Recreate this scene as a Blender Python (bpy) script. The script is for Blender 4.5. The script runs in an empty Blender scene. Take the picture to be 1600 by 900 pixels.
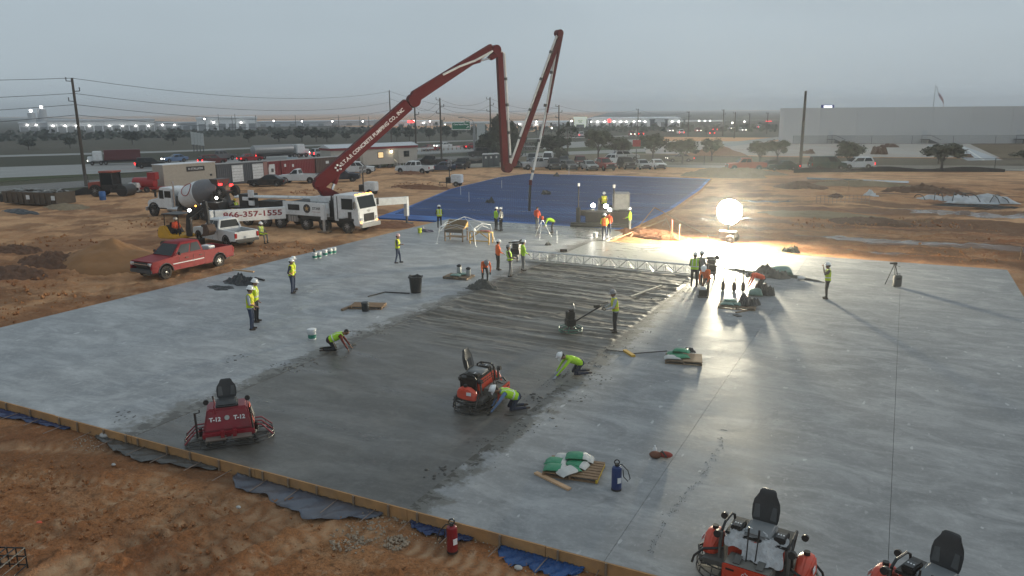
import bpy, bmesh, math, random
import numpy as np
from mathutils import Vector, Matrix, Euler
random.seed(7)
NPR = np.random.default_rng(7)
SC = bpy.context.scene
COL = SC.collection
R = math.radians

# ------------------------------------------------------------------ camera
FPX, PITCH, ROLL, YAW, CAMH = 1195.38, .22785844, -.00869548, .46879698, 9.2
_cp, _sp, _cr, _sr = math.cos(PITCH), math.sin(PITCH), math.cos(ROLL), math.sin(ROLL)
_cy, _sy = math.cos(YAW), math.sin(YAW)
def _w(a, b, c):
    return Vector((a*_cy - b*_sy, a*_sy + b*_cy, c))
cam_data = bpy.data.cameras.new('camera'); cam = bpy.data.objects.new('camera', cam_data); COL.objects.link(cam)
cam_data.sensor_width = 36; cam_data.lens = FPX*36/1600; cam_data.clip_end = 6000; cam_data.clip_start = .2
_rt, _up, _fw = _w(_cr, _sr*_sp, _sr*_cp), _w(-_sr, _cr*_sp, _cr*_cp), _w(0, _cp, -_sp)
cam.matrix_world = Matrix(((_rt.x, _up.x, -_fw.x, 0), (_rt.y, _up.y, -_fw.y, 0), (_rt.z, _up.z, -_fw.z, CAMH), (0, 0, 0, 1)))
SC.camera = cam
# ------------------------------------------------------------------ world, sun, exposure
wd = bpy.data.worlds.new('World'); SC.world = wd; wd.use_nodes = True
nt = wd.node_tree; nt.nodes.clear()
_o = nt.nodes.new('ShaderNodeOutputWorld'); _b = nt.nodes.new('ShaderNodeBackground')
_s = nt.nodes.new('ShaderNodeTexSky'); _s.sky_type = 'NISHITA'; _s.sun_disc = False
SUN_EL, SUN_AZ = R(24), R(60)
_s.sun_elevation = SUN_EL; _s.sun_rotation = SUN_AZ; _s.dust_density = 3
_m = nt.nodes.new('ShaderNodeMix'); _m.data_type = 'RGBA'
_m.inputs[0].default_value = .93                     # mostly an even overcast layer
_m.inputs[7].default_value = (4.35, 5.15, 5.7, 1)
nt.links.new(_s.outputs[0], _m.inputs[6])
_tc = nt.nodes.new('ShaderNodeTexCoord'); _mp = nt.nodes.new('ShaderNodeMapping'); _mp.inputs['Scale'].default_value = (1.2, 1.2, 5); _cn = nt.nodes.new('ShaderNodeTexNoise')
_cn.inputs['Scale'].default_value = 1.6; _cn.inputs['Detail'].default_value = 5; _cr2 = nt.nodes.new('ShaderNodeMapRange'); _cr2.inputs[1].default_value = .3; _cr2.inputs[2].default_value = .7; _cr2.inputs[3].default_value = .95; _cr2.inputs[4].default_value = 1.06
_cm = nt.nodes.new('ShaderNodeMix'); _cm.data_type = 'RGBA'; _cm.blend_type = 'MULTIPLY'; _cm.inputs[0].default_value = 1          # faint cloud structure
nt.links.new(_tc.outputs['Generated'], _mp.inputs[0]); nt.links.new(_mp.outputs[0], _cn.inputs['Vector']); nt.links.new(_cn.outputs['Fac'], _cr2.inputs[0]); nt.links.new(_m.outputs[2], _cm.inputs[6]); nt.links.new(_cr2.outputs[0], _cm.inputs[7]); nt.links.new(_cm.outputs[2], _b.inputs[0])
_b.inputs[1].default_value = .1
nt.links.new(_b.outputs[0], _o.inputs[0])
sd = bpy.data.lights.new('sun', 'SUN'); sd.energy = .5; sd.angle = R(20); sd.color = (1, .96, .9)
sun = bpy.data.objects.new('sun', sd); COL.objects.link(sun)
sun.rotation_euler = Vector((math.sin(SUN_AZ)*math.cos(SUN_EL), math.cos(SUN_AZ)*math.cos(SUN_EL), math.sin(SUN_EL))).to_track_quat('Z', 'Y').to_euler()
SC.view_settings.view_transform = 'Standard'; SC.view_settings.look = 'None'
SC.view_settings.exposure = 0; SC.view_settings.gamma = 1
SC.render.engine = 'CYCLES'
SC.cycles.use_denoising = True
try: SC.cycles.denoiser = 'OPENIMAGEDENOISE'
except Exception: pass
SC.cycles.max_bounces = 6; SC.cycles.diffuse_bounces = 3; SC.cycles.glossy_bounces = 3
SC.cycles.transmission_bounces = 4; SC.cycles.volume_bounces = 1; SC.cycles.transparent_max_bounces = 6
SC.cycles.sample_clamp_indirect = 4; SC.cycles.use_light_tree = True
SC.cycles.caustics_reflective = False; SC.cycles.caustics_refractive = False

# ------------------------------------------------------------------ site coordinates (X along the slab front, Y away)
def ray(px, py):
    x = (px-800)/FPX; y = -(py-450)/FPX
    x, y = _cr*x-_sr*y, _sr*x+_cr*y
    return _w(x, _cp+y*_sp, -_sp+y*_cp)
def G(px, py, z=0.):
    d = ray(px, py); t = (z-CAMH)/d.z
    return Vector((d.x*t, d.y*t, z))
def AT(px, py, dist):
    "point on a sight line at a horizontal distance"
    d = ray(px, py); t = dist/math.hypot(d.x, d.y)
    return Vector((d.x*t, d.y*t, CAMH+d.z*t))
def sm(a, b, x):
    t = min(1, max(0, (x-a)/(b-a))); return t*t*(3-2*t)
def npsm(a, b, x):
    t = np.clip((x-a)/(b-a), 0, 1); return t*t*(3-2*t)
SX0, SX1, SY0, SY1 = -35.1, 6.0, 13.6, 51.5        # the slab rectangle
# value noise in numpy
_perm = np.random.default_rng(3).random(65536)
def vnoise(x, y, s=0):
    xi = np.floor(x).astype(np.int64); yi = np.floor(y).astype(np.int64)
    xf = x-xi; yf = y-yi; xf = xf*xf*(3-2*xf); yf = yf*yf*(3-2*yf)
    h = lambda a, b: _perm[(a*7349+b*19423+s*1013) & 65535]
    return (h(xi, yi)*(1-xf)+h(xi+1, yi)*xf)*(1-yf)+(h(xi, yi+1)*(1-xf)+h(xi+1, yi+1)*xf)*yf
def fbm(x, y, o=4, s=0):
    a = 0; k = .5; t = 0
    for i in range(o):
        a = a+k*vnoise(x, y, s+i); t += k; x = x*2.03+11.3; y = y*2.03+5.7; k *= .5
    return a/t
def gbase(X, Y):
    "smooth dirt level round the slab (numpy arrays)"
    X = np.asarray(X, float); Y = np.asarray(Y, float)
    z = np.full(np.broadcast(X, Y).shape, -.15)
    z = z-.17*(1-npsm(17, 30, Y))                        # lower in front of the slab
    z = z-.08*npsm(6, 9, X)*(1-npsm(60, 90, Y))
    z = z-.45*npsm(SX0+.05, SX0+1.2, X)*(1-npsm(SX1-1.5, SX1-.1, X))*npsm(SY0+.02, SY0+.8, Y)*(1-npsm(SY1-1, SY1-.1, Y))  # below the slab
    return z
def gz(x, y): return float(gbase(np.array([x]), np.array([y]))[0])
def GD(px, py):
    "point on the dirt under a pixel"
    p = G(px, py, -.15)
    for _ in range(4): p = G(px, py, gz(p.x, p.y))
    return p

# ------------------------------------------------------------------ materials
_mats = {}
def _newmat(name):
    m = bpy.data.materials.new(name); m.use_nodes = True
    n = m.node_tree; b = n.nodes['Principled BSDF']
    return m, n, b
def mat(name, col, rough=.55, metal=0., var=.18, scale=4., bump=0., bscale=20., dirt=0., dirtcol=(.23, .15, .09), coat=0., spec=.5):
    "a solid surface with slight mottling, optional dust and fine relief"
    if name in _mats: return _mats[name]
    m, n, b = _newmat(name); L = n.links
    tc = n.nodes.new('ShaderNodeTexCoord')
    nz = n.nodes.new('ShaderNodeTexNoise'); nz.inputs['Scale'].default_value = scale; nz.inputs['Detail'].default_value = 5
    L.new(tc.outputs['Object'], nz.inputs['Vector'])
    mx = n.nodes.new('ShaderNodeMix'); mx.data_type = 'RGBA'
    mx.inputs[6].default_value = (*[max(0, c*(1-var)) for c in col], 1); mx.inputs[7].default_value = (*[min(1, c*(1+var)) for c in col], 1)
    L.new(nz.outputs['Fac'], mx.inputs[0]); out = mx.outputs[2]
    if dirt:
        n2 = n.nodes.new('ShaderNodeTexNoise'); n2.inputs['Scale'].default_value = scale*.6; n2.inputs['Detail'].default_value = 8; n2.inputs['Roughness'].default_value = .7
        L.new(tc.outputs['Object'], n2.inputs['Vector'])
        rp = n.nodes.new('ShaderNodeMapRange'); rp.inputs[1].default_value = .45; rp.inputs[2].default_value = .75; rp.inputs[4].default_value = dirt
        L.new(n2.outputs['Fac'], rp.inputs[0])
        m2 = n.nodes.new('ShaderNodeMix'); m2.data_type = 'RGBA'; m2.inputs[7].default_value = (*dirtcol, 1)
        L.new(rp.outputs[0], m2.inputs[0]); L.new(out, m2.inputs[6]); out = m2.outputs[2]
        ma = n.nodes.new('ShaderNodeMath'); ma.operation = 'MULTIPLY_ADD'; ma.inputs[1].default_value = .5*(1-rough); ma.inputs[2].default_value = rough
        L.new(rp.outputs[0], ma.inputs[0]); L.new(ma.outputs[0], b.inputs['Roughness'])
    else:
        b.inputs['Roughness'].default_value = rough
    L.new(out, b.inputs['Base Color'])
    b.inputs['Metallic'].default_value = metal; b.inputs['Coat Weight'].default_value = coat
    b.inputs['Specular IOR Level'].default_value = spec
    if bump:
        n3 = n.nodes.new('ShaderNodeTexNoise'); n3.inputs['Scale'].default_value = bscale; n3.inputs['Detail'].default_value = 4
        L.new(tc.outputs['Object'], n3.inputs['Vector'])
        bp = n.nodes.new('ShaderNodeBump'); bp.inputs['Strength'].default_value = bump; bp.inputs['Distance'].default_value = .02
        L.new(n3.outputs['Fac'], bp.inputs['Height']); L.new(bp.outputs[0], b.inputs['Normal'])
    _mats[name] = m
    return m
def emis(name, col, st):
    if name in _mats: return _mats[name]
    m, n, b = _newmat(name)
    b.inputs['Base Color'].default_value = (*col, 1); b.inputs['Emission Color'].default_value = (*col, 1); b.inputs['Emission Strength'].default_value = st
    _mats[name] = m; return m
def glassm(name='glass_dark', col=(.012, .016, .018)):
    if name in _mats: return _mats[name]
    m, n, b = _newmat(name); b.inputs['Base Color'].default_value = (*col, 1); b.inputs['Roughness'].default_value = .2; b.inputs['Specular IOR Level'].default_value = .25
    _mats[name] = m; return m
PAL = dict(
 tyre=((.018, .018, .018), .85), rim=((.42, .42, .43), .35), black=((.014, .014, .015), .5), dkgrey=((.06, .062, .065), .6), grey=((.22, .22, .22), .6),
 white=((.72, .73, .73), .4), redp=((.27, .012, .014), .32), boomred=((.085, .003, .007), .6), orange=((.62, .075, .022), .42), yellow=((.62, .34, .02), .5),
 steel=((.32, .33, .34), .4), alu=((.55, .56, .57), .35), wood=((.36, .22, .11), .8), oldwood=((.21, .15, .1), .85), chrome=((.75, .75, .76), .15))
def M_(k):
    if k == 'rim': return mat('m_rim', PAL[k][0], .35, .6, dirt=.4)
    if k in ('steel', 'alu', 'chrome'): return mat('m_'+k, PAL[k][0], PAL[k][1], .8, dirt=.15)
    if k == 'tyre': return mat('m_tyre', PAL[k][0], .85, dirt=.5, dirtcol=(.16, .11, .07), bump=.3)
    if k in ('wood', 'oldwood'): return mat('m_'+k, PAL[k][0], PAL[k][1], var=.35, scale=9, bump=.3, bscale=40)
    if k == 'boomred': return mat('m_boomred', PAL[k][0], .6, dirt=.03, spec=.15)
    return mat('m_'+k, PAL[k][0], PAL[k][1], dirt=.25 if k not in ('black',) else .12)

# ------------------------------------------------------------------ mesh builder
class MB:
    def __init__(s): s.v = []; s.f = []; s.m = []; s.T = Matrix.Identity(4)
    def add(s, vs, fs, m=0):
        o = len(s.v); T = s.T
        s.v += [tuple(T @ Vector(v)) for v in vs]; s.f += [tuple(i+o for i in f) for f in fs]; s.m += [m]*len(fs); return s
    def box(s, c, d, m=0, rz=0., ry=0., rx=0., tx=1., ty=1.):
        hx, hy, hz = d[0]/2, d[1]/2, d[2]/2; E_ = Euler((rx, ry, rz)).to_matrix(); c = Vector(c)
        vs = [c+E_ @ Vector((x*hx*(tx if z > 0 else 1), y*hy*(ty if z > 0 else 1), z*hz)) for z in (-1, 1) for x, y in ((-1, -1), (1, -1), (1, 1), (-1, 1))]
        return s.add(vs, [(3, 2, 1, 0), (4, 5, 6, 7), (0, 1, 5, 4), (1, 2, 6, 5), (2, 3, 7, 6), (3, 0, 4, 7)], m)
    def bb(s, x0, x1, y0, y1, z0, z1, m=0): return s.box(((x0+x1)/2, (y0+y1)/2, (z0+z1)/2), (x1-x0, y1-y0, z1-z0), m)
    def cyl(s, p0, p1, r0, r1=None, n=10, m=0, caps=True):
        p0 = Vector(p0); p1 = Vector(p1); r1 = r0 if r1 is None else r1
        q = (p1-p0).to_track_quat('Z', 'Y'); ring = lambda p, r: [p+q @ Vector((math.cos(2*math.pi*i/n)*r, math.sin(2*math.pi*i/n)*r, 0)) for i in range(n)]
        fs = [(i, (i+1) % n, n+(i+1) % n, n+i) for i in range(n)]
        if caps: fs += [tuple(range(n-1, -1, -1)), tuple(range(n, 2*n))]
        return s.add(ring(p0, r0)+ring(p1, r1), fs, m)
    def tube(s, pts, r, n=6, m=0, closed=False):
        pts = [Vector(p) for p in pts]; k = len(pts); vs = []; fs = []; ref = None
        for i, p in enumerate(pts):
            a = pts[(i-1) % k] if (closed or i) else p; b = pts[(i+1) % k] if (closed or i < k-1) else p
            t = (b-a).normalized()
            if ref is None or abs(t.dot(ref)) > .98: ref = Vector((0, 0, 1)) if abs(t.z) < .9 else Vector((1, 0, 0))
            u = t.cross(ref).normalized(); w = u.cross(t); ref = w
            rr = r[i] if isinstance(r, (list, tuple)) else r
            vs += [p+(u*math.cos(2*math.pi*j/n)+w*math.sin(2*math.pi*j/n))*rr for j in range(n)]
        for i in range(k if closed else k-1):
            for j in range(n):
                a = i*n+j; b = i*n+(j+1) % n; c = ((i+1) % k)*n+(j+1) % n; d = ((i+1) % k)*n+j
                fs.append((a, b, c, d))
        if not closed: fs += [tuple(range(n-1, -1, -1)), tuple(range((k-1)*n, k*n))]
        return s.add(vs, fs, m)
    def lathe(s, prof, c=(0, 0, 0), n=12, m=0, axis='z'):
        c = Vector(c); vs = []; fs = []
        for r, h in prof:
            for j in range(n):
                a = 2*math.pi*j/n; x, y = r*math.cos(a), r*math.sin(a)
                vs.append(c+(Vector((x, y, h)) if axis == 'z' else Vector((h, x, y)) if axis == 'x' else Vector((y, h, x))))
        k = len(prof)
        for i in range(k-1):
            for j in range(n): fs.append((i*n+j, i*n+(j+1) % n, (i+1)*n+(j+1) % n, (i+1)*n+j))
        fs += [tuple(range(n-1, -1, -1)), tuple(range((k-1)*n, k*n))]
        return s.add(vs, fs, m)
    def prism(s, poly, y0, y1, m=0, axis='y', f=None):
        "extrude an outline given in (x, z) along y, or (y, z) along x, or (x, y) along z"
        n = len(poly); mk = {'y': lambda a, b, t: (a, t, b), 'x': lambda a, b, t: (t, a, b), 'z': lambda a, b, t: (a, b, t)}[axis]
        vs = [mk(a, b, y0) for a, b in poly]+[mk(a, b, y1) for a, b in poly]
        if f: vs = [f(v) for v in vs]
        fs = [tuple(range(n)), tuple(range(2*n-1, n-1, -1))]+[((i+1) % n, i, n+i, n+(i+1) % n) for i in range(n)]
        return s.add(vs, fs, m)
    def sph(s, c, r, m=0, nu=10, nv=7):
        r = (r, r, r) if not hasattr(r, '__len__') else r; c = Vector(c); vs = []; fs = []
        for i in range(1, nv):
            t = math.pi*i/nv
            for j in range(nu): a = 2*math.pi*j/nu; vs.append(c+Vector((r[0]*math.sin(t)*math.cos(a), r[1]*math.sin(t)*math.sin(a), r[2]*math.cos(t))))
        for i in range(nv-2):
            for j in range(nu): fs.append((i*nu+j, (i+1)*nu+j, (i+1)*nu+(j+1) % nu, i*nu+(j+1) % nu))
        vs += [c+Vector((0, 0, r[2])), c-Vector((0, 0, r[2]))]; t = len(vs)
        for j in range(nu): fs.append((j, (j+1) % nu, t-2)); fs.append(((nv-2)*nu+(j+1) % nu, (nv-2)*nu+j, t-1))
        return s.add(vs, fs, m)
    def loft(s, rings, m=0, caps=True):
        n = len(rings[0]); vs = [v for r in rings for v in r]; fs = []
        for i in range(len(rings)-1):
            for j in range(n): fs.append((i*n+j, i*n+(j+1) % n, (i+1)*n+(j+1) % n, (i+1)*n+j))
        if caps: fs += [tuple(range(n-1, -1, -1)), tuple(range((len(rings)-1)*n, len(rings)*n))]
        return s.add(vs, fs, m)
    def quad(s, a, b, c, d, m=0): return s.add([a, b, c, d], [(0, 1, 2, 3)], m)
    def plate(s, q, t=.012, m=0):
        "a thin slab on the quad q, t thick along its normal"
        q = [Vector(p) for p in q]; n = (q[1]-q[0]).cross(q[3]-q[0]).normalized()*t
        vs = q+[p+n for p in q]
        return s.add(vs, [(3, 2, 1, 0), (4, 5, 6, 7), (0, 1, 5, 4), (1, 2, 6, 5), (2, 3, 7, 6), (3, 0, 4, 7)], m)
    def mesh(s, name, mats, smooth=False, bevel=0., seg=2):
        me = bpy.data.meshes.new(name); me.from_pydata(s.v, [], s.f)
        for mm in mats: me.materials.append(mm)
        if len(mats) > 1: me.polygons.foreach_set('material_index', s.m)
        bm = bmesh.new(); bm.from_mesh(me)
        bmesh.ops.recalc_face_normals(bm, faces=bm.faces)
        if bevel:
            ed = [e for e in bm.edges if e.is_manifold and e.calc_face_angle(0) > R(28)]
            try: bmesh.ops.bevel(bm, geom=ed, offset=bevel, segments=seg, affect='EDGES', clamp_overlap=True)
            except Exception: pass
        bm.to_mesh(me); bm.free()
        if smooth:
            me.polygons.foreach_set('use_smooth', [True]*len(me.polygons))
            try: me.set_sharp_from_angle(angle=R(38))
            except Exception: pass
        return me
    def obj(s, name, mats, parent=None, smooth=False, bevel=0., seg=2):
        if not isinstance(mats, (list, tuple)): mats = [mats]
        return link(name, s.mesh(name, mats, smooth, bevel, seg), parent)
def link(name, me, parent=None, loc=None, rot=None):
    o = bpy.data.objects.new(name, me); COL.objects.link(o)
    if parent is not None: o.parent = parent
    if loc is not None: o.location = loc
    if rot is not None: o.rotation_euler = rot
    return o
def tag(o, label, cat, group=None, kind=None):
    o['label'] = label
    if cat: o['category'] = cat
    if group: o['group'] = group
    if kind: o['kind'] = kind
    return o
def thing(name, label, cat, loc=(0, 0, 0), rz=0., group=None, rx=0., ry=0.):
    o = bpy.data.objects.new(name, None); COL.objects.link(o); o.empty_display_size = .2
    o.location = loc; o.rotation_euler = (rx, ry, rz); return tag(o, label, cat, group)
def struct(o, label=None, cat=None):
    o['kind'] = 'structure'
    if label: o['label'] = label
    if cat: o['category'] = cat
    return o
def dup(root, loc, rz, label, group=None, scale=1.):
    "copy a thing with its parts and sub-parts"
    def cp(o, par):
        c = o.copy(); COL.objects.link(c); c.parent = par
        for ch in o.children: cp(ch, c)
        return c
    r = cp(root, None); r.location = loc; r.rotation_euler = (0, 0, rz); r['label'] = label; r.scale = (scale,)*3
    if group: r['group'] = group
    return r
# writing -> mesh
def text_mesh(txt, size, bold=.0, ext=.004, sx=1., align='CENTER'):
    cu = bpy.data.curves.new('lettering', 'FONT'); cu.body = txt; cu.size = size; cu.offset = bold; cu.extrude = ext; cu.align_x = align; cu.align_y = 'CENTER'; cu.resolution_u = 3
    o = bpy.data.objects.new('lettering', cu); COL.objects.link(o)
    dg = bpy.context.evaluated_depsgraph_get(); me = bpy.data.meshes.new_from_object(o.evaluated_get(dg))
    bpy.data.objects.remove(o); bpy.data.curves.remove(cu)
    if sx != 1: me.transform(Matrix.Scale(sx, 4, (1, 0, 0)))
    return me
def lettering(txt, size, pos, xdir, updir, m, parent, name='lettering', fit=0, **k):
    "flat letters lying in the plane of xdir (reading direction) and updir"
    me = text_mesh(txt, size, **k); me.materials.clear(); me.materials.append(m)
    if fit:
        xs = [v.co.x for v in me.vertices]; me.transform(Matrix.Scale(fit/(max(xs)-min(xs)), 4, (1, 0, 0)))
    x = Vector(xdir).normalized(); u = Vector(updir).normalized(); n = x.cross(u); u = n.cross(x)
    T = Matrix(((x.x, u.x, n.x, pos[0]), (x.y, u.y, n.y, pos[1]), (x.z, u.z, n.z, pos[2]), (0, 0, 0, 1)))
    me.transform(T); return link(name, me, parent)
# ================================================================== SETTING
def nodes_of(m): return m.node_tree.nodes, m.node_tree.links
def N(n, t, **k):
    x = n.new('ShaderNode'+t)
    for a, b in k.items(): setattr(x, a, b)
    return x
def noise_node(n, L, vec, scale, detail=5, rough=.55):
    z = N(n, 'TexNoise'); z.inputs['Scale'].default_value = scale; z.inputs['Detail'].default_value = detail; z.inputs['Roughness'].default_value = rough
    L.new(vec, z.inputs['Vector']); return z.outputs['Fac']
def rng_node(n, L, src, a, b, c=0., d=1.):
    z = N(n, 'MapRange'); z.inputs[1].default_value = a; z.inputs[2].default_value = b; z.inputs[3].default_value = c; z.inputs[4].default_value = d
    L.new(src, z.inputs[0]); return z.outputs[0]
def mix_node(n, L, fac, a, b, blend='MIX'):
    z = N(n, 'Mix'); z.data_type = 'RGBA'; z.blend_type = blend
    for s_, v in ((0, fac), (6, a), (7, b)):
        if hasattr(v, 'node'): L.new(v, z.inputs[s_])
        else: z.inputs[s_].default_value = v if s_ == 0 else (*v, 1)
    return z.outputs[2]
def math_node(n, L, op, a, b):
    z = N(n, 'Math'); z.operation = op
    for i, v in ((0, a), (1, b)):
        if hasattr(v, 'node'): L.new(v, z.inputs[i])
        else: z.inputs[i].default_value = v
    return z.outputs[0]
def map_node(n, L, vec, sc, rot=0.):
    z = N(n, 'Mapping'); z.inputs['Scale'].default_value = sc; z.inputs['Rotation'].default_value = (0, 0, rot); L.new(vec, z.inputs['Vector']); return z.outputs[0]

def dirt_material(name, use_attr=True):
    m, nt_, b = _newmat(name); n, L = nodes_of(m)
    pos = N(n, 'NewGeometry').outputs['Position']
    big = noise_node(n, L, pos, .09, 4); mid = noise_node(n, L, pos, .55, 6, .65); fine = noise_node(n, L, pos, 3.2, 8, .7)
    grit = noise_node(n, L, pos, 17, 4, .7)
    streak = noise_node(n, L, map_node(n, L, pos, (.12, .9, 1), .25), 1.2, 6, .65)
    c = mix_node(n, L, rng_node(n, L, mid, .36, .62), (.37, .158, .060), (.47, .228, .102))
    c = mix_node(n, L, rng_node(n, L, big, .42, .68, 0, .85), c, (.33, .112, .042))
    c = mix_node(n, L, rng_node(n, L, streak, .55, .72, 0, .6), c, (.50, .33, .195))
    c = mix_node(n, L, rng_node(n, L, fine, .54, .70, 0, .75), c, (.54, .385, .25))
    c = mix_node(n, L, rng_node(n, L, fine, .46, .30, 0, .9), c, (.12, .058, .028))  # fine hollows darker, crests paler: relief shading put into the colour
    c = mix_node(n, L, rng_node(n, L, grit, .46, .66, .0, .7), c, (.15, .08, .042))
    rough = .88; b.inputs['Specular IOR Level'].default_value = .12
    if use_attr:
        at = N(n, 'Attribute'); at.attribute_name = 'tone'; sp = N(n, 'SeparateColor'); L.new(at.outputs['Color'], sp.inputs[0])
        dry = math_node(n, L, 'MULTIPLY', sp.outputs[0], rng_node(n, L, mid, .25, .6, .35, 1))
        c = mix_node(n, L, dry, c, (.64, .375, .20))
        c = mix_node(n, L, math_node(n, L, 'MULTIPLY', sp.outputs[1], rng_node(n, L, grit, .3, .6, .45, .95)), c, (.64, .42, .25))
        c = mix_node(n, L, math_node(n, L, 'MULTIPLY', sp.outputs[2], .85), c, (.10, .055, .034))
        rg = rng_node(n, L, sp.outputs[2], .82, 1., .88, .1); L.new(rg, b.inputs['Roughness'])
    else: b.inputs['Roughness'].default_value = rough
    L.new(c, b.inputs['Base Color'])
    h = math_node(n, L, 'ADD', math_node(n, L, 'MULTIPLY', fine, .6), math_node(n, L, 'MULTIPLY', grit, .25))
    if use_attr:
        inv = rng_node(n, L, sp.outputs[2], .8, 1., 1, 0); h = math_node(n, L, 'MULTIPLY', h, inv)
    bp = N(n, 'Bump'); bp.inputs['Strength'].default_value = 1.; bp.inputs['Distance'].default_value = .2
    L.new(h, bp.inputs['Height']); L.new(bp.outputs[0], b.inputs['Normal'])
    return m
DIRT = dirt_material('dirt'); DIRT2 = dirt_material('dirt_piles', False)

def seg_dist(X, Y, pts):
    "distance to a polyline and length along it"
    best = np.full(X.shape, 1e9); al = np.zeros(X.shape); off = 0
    for (x0, y0), (x1, y1) in zip(pts, pts[1:]):
        dx, dy = x1-x0, y1-y0; l2 = dx*dx+dy*dy; t = np.clip(((X-x0)*dx+(Y-y0)*dy)/l2, 0, 1)
        d = np.hypot(X-x0-t*dx, Y-y0-t*dy); mk = d < best; best = np.where(mk, d, best); al = np.where(mk, off+t*math.sqrt(l2), al); off += math.sqrt(l2)
    return best, al
def gpts(*p): return [tuple(GD(*q)[:2]) for q in p]
TRACKS = [gpts((0, 720), (260, 735), (520, 800), (900, 890)), gpts((40, 890), (230, 790), (330, 730)), gpts((140, 900), (350, 830), (470, 770)), gpts((300, 900), (420, 830), (520, 800)),
          gpts((0, 480), (150, 455), (330, 430), (420, 405)), gpts((0, 440), (180, 450), (300, 452)), gpts((0, 370), (120, 345), (230, 335)), gpts((0, 340), (150, 330), (260, 300)),
          gpts((420, 330), (480, 300), (620, 285), (820, 275)), gpts((560, 300), (700, 275), (1000, 272)), gpts((1150, 395), (1350, 385), (1600, 400)), gpts((1200, 360), (1400, 370), (1600, 372)),
          gpts((1180, 330), (1400, 345), (1600, 330)), gpts((1250, 300), (1600, 300))]
def build_ground():
    rr = np.concatenate([np.exp(np.arange(math.log(5.), math.log(11.), .012)), np.exp(np.arange(math.log(11.), math.log(24.), .0042)), np.exp(np.arange(math.log(24.), math.log(4500.), .0088))])
    dense = np.linspace(-R(38), R(38), 400); rest = np.linspace(R(38), 2*math.pi-R(38), 50)[1:-1]
    ang = np.concatenate([dense, rest]); na, nr = len(ang), len(rr)
    A, RR = np.meshgrid(ang, rr); th = math.pi/2+YAW-A
    X = RR*np.cos(th); Y = RR*np.sin(th)
    z = gbase(X, Y)
    inslab = npsm(SX0-.3, SX0+.3, X)*(1-npsm(SX1-.3, SX1+.3, X))*npsm(SY0-.4, SY0+.2, Y)*(1-npsm(SY1-.3, SY1+.3, Y))
    tarp = npsm(-52, -49, X)*(1-npsm(-19.5, -18, X))*npsm(50, 52, Y)*(1-npsm(104, 107, Y))
    far = np.maximum(npsm(-82, -90, X), npsm(112, 122, Y)); far = np.maximum(far, npsm(150, 190, RR))
    lot = npsm(104, 112, Y)
    ebd = 1-.8*np.exp(-((SY0-Y)/1.5)**2)*(Y < SY0)*(X > SX0-2)*(X < SX1+1)
    amp = ebd*(1-inslab)*(1-tarp)*(1-far)*(1-.7*lot)
    near = 1-npsm(30, 60, RR)
    field = npsm(6, 9, X)+npsm(52, 56, Y)*npsm(-18, -14, X); field = np.clip(field, 0, 1)
    n1 = fbm(X*.45, Y*.45, 4, 1)-.5; n2 = fbm(X*1.7, Y*1.7, 4, 20)-.5; n3 = fbm(X*6, Y*6, 3, 40)-.5
    ridge = 1-np.abs(fbm(X*.9+3, Y*2.2, 4, 60)-.5)*4
    n4 = np.clip(fbm(X*3.1+9, Y*3.1, 4, 440)-.56, 0, 1)
    dz = n1*.18+n2*.2+n3*.13*(.4+.6*near)+n4*.45*near+np.clip(ridge, 0, 1)*.035
    rough_l = npsm(-75, -60, X)*(1-npsm(-44, -40, X))*(1-npsm(30, 38, Y)); dz = dz*(1+rough_l*.8)
    dz = dz+field*(fbm(X*.16, Y*.3, 4, 80)-.5)*.75+field*np.clip(1-np.abs(fbm(X*.12, Y*.9, 3, 90)-.5)*6, 0, 1)*.12
    trk = np.zeros_like(X); tread = np.zeros_like(X)
    for i, pts in enumerate(TRACKS):
        wob = (fbm(X*.2, Y*.2, 2, 100+i)-.5)*1.2
        d, al = seg_dist(X, Y, pts); d = np.abs(d+wob)
        for off in (.85,):
            e = np.abs(d-off); m_ = np.exp(-(e/.28)**4); rim_ = np.exp(-((e-.42)/.14)**2)
            fade = .65+.35*npsm(.35, .6, fbm(X*.35, Y*.35, 2, 140+i))
            dz = dz-(.12*m_-.06*rim_)*fade; dz = dz+.016*m_*fade*(np.sin(al*2*math.pi/.34+5*e)*.5+.2)*near*1.6
            trk = np.maximum(trk, m_*fade*(.55+.45*np.sin(al*2*math.pi/.34+5*e)*near))
    toslab = np.minimum(np.abs(X-SX0), 3)/3
    z = z+dz*amp+(.0)
    # ground beside the form boards slopes up to them a little unevenly
    z = z+.07*(1-inslab)*np.exp(-((SY0-Y)/1.0)**2)*(Y < SY0)*(fbm(X*.9, Y*.9, 3, 160)-.3)
    wet = field*npsm(.52, .66, fbm(X*.08+7, Y*.33, 4, 200))*(1-lot)
    wet = np.maximum(wet, (1-far)*npsm(.66, .74, fbm(X*.22, Y*.22, 3, 220))*.5)
    wet = np.maximum(wet, np.exp(-((SY0-.45-Y)/.45)**2)*npsm(.35, .6, fbm(X*.35, Y*.35, 3, 230))*.8*((X > SX0) & (X < -8)))
    wet = np.clip(wet, 0, .78)
    dk = npsm(.50, .60, fbm(X*.13+3, Y*.75, 5, 400))*.75*field*(1-.5*lot)
    dk = np.maximum(dk, npsm(.53, .64, fbm(X*.3, Y*.5, 5, 420))*.45*(1-field)*(1-lot)*(1-tarp))
    wet = np.maximum(wet, dk)
    pud = field*npsm(.62, .68, fbm(X*.07+7, Y*.3, 4, 200))*(1-lot)
    wet = np.maximum(wet, pud)
    z = z-pud*0.03
    dry = npsm(.42, .68, fbm(X*.06, Y*.1, 3, 260))*.9*npsm(24, 40, RR)+.35*npsm(60, 90, RR)+.25*lot+.4*npsm(34, 50, RR)*(1-field)
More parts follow.
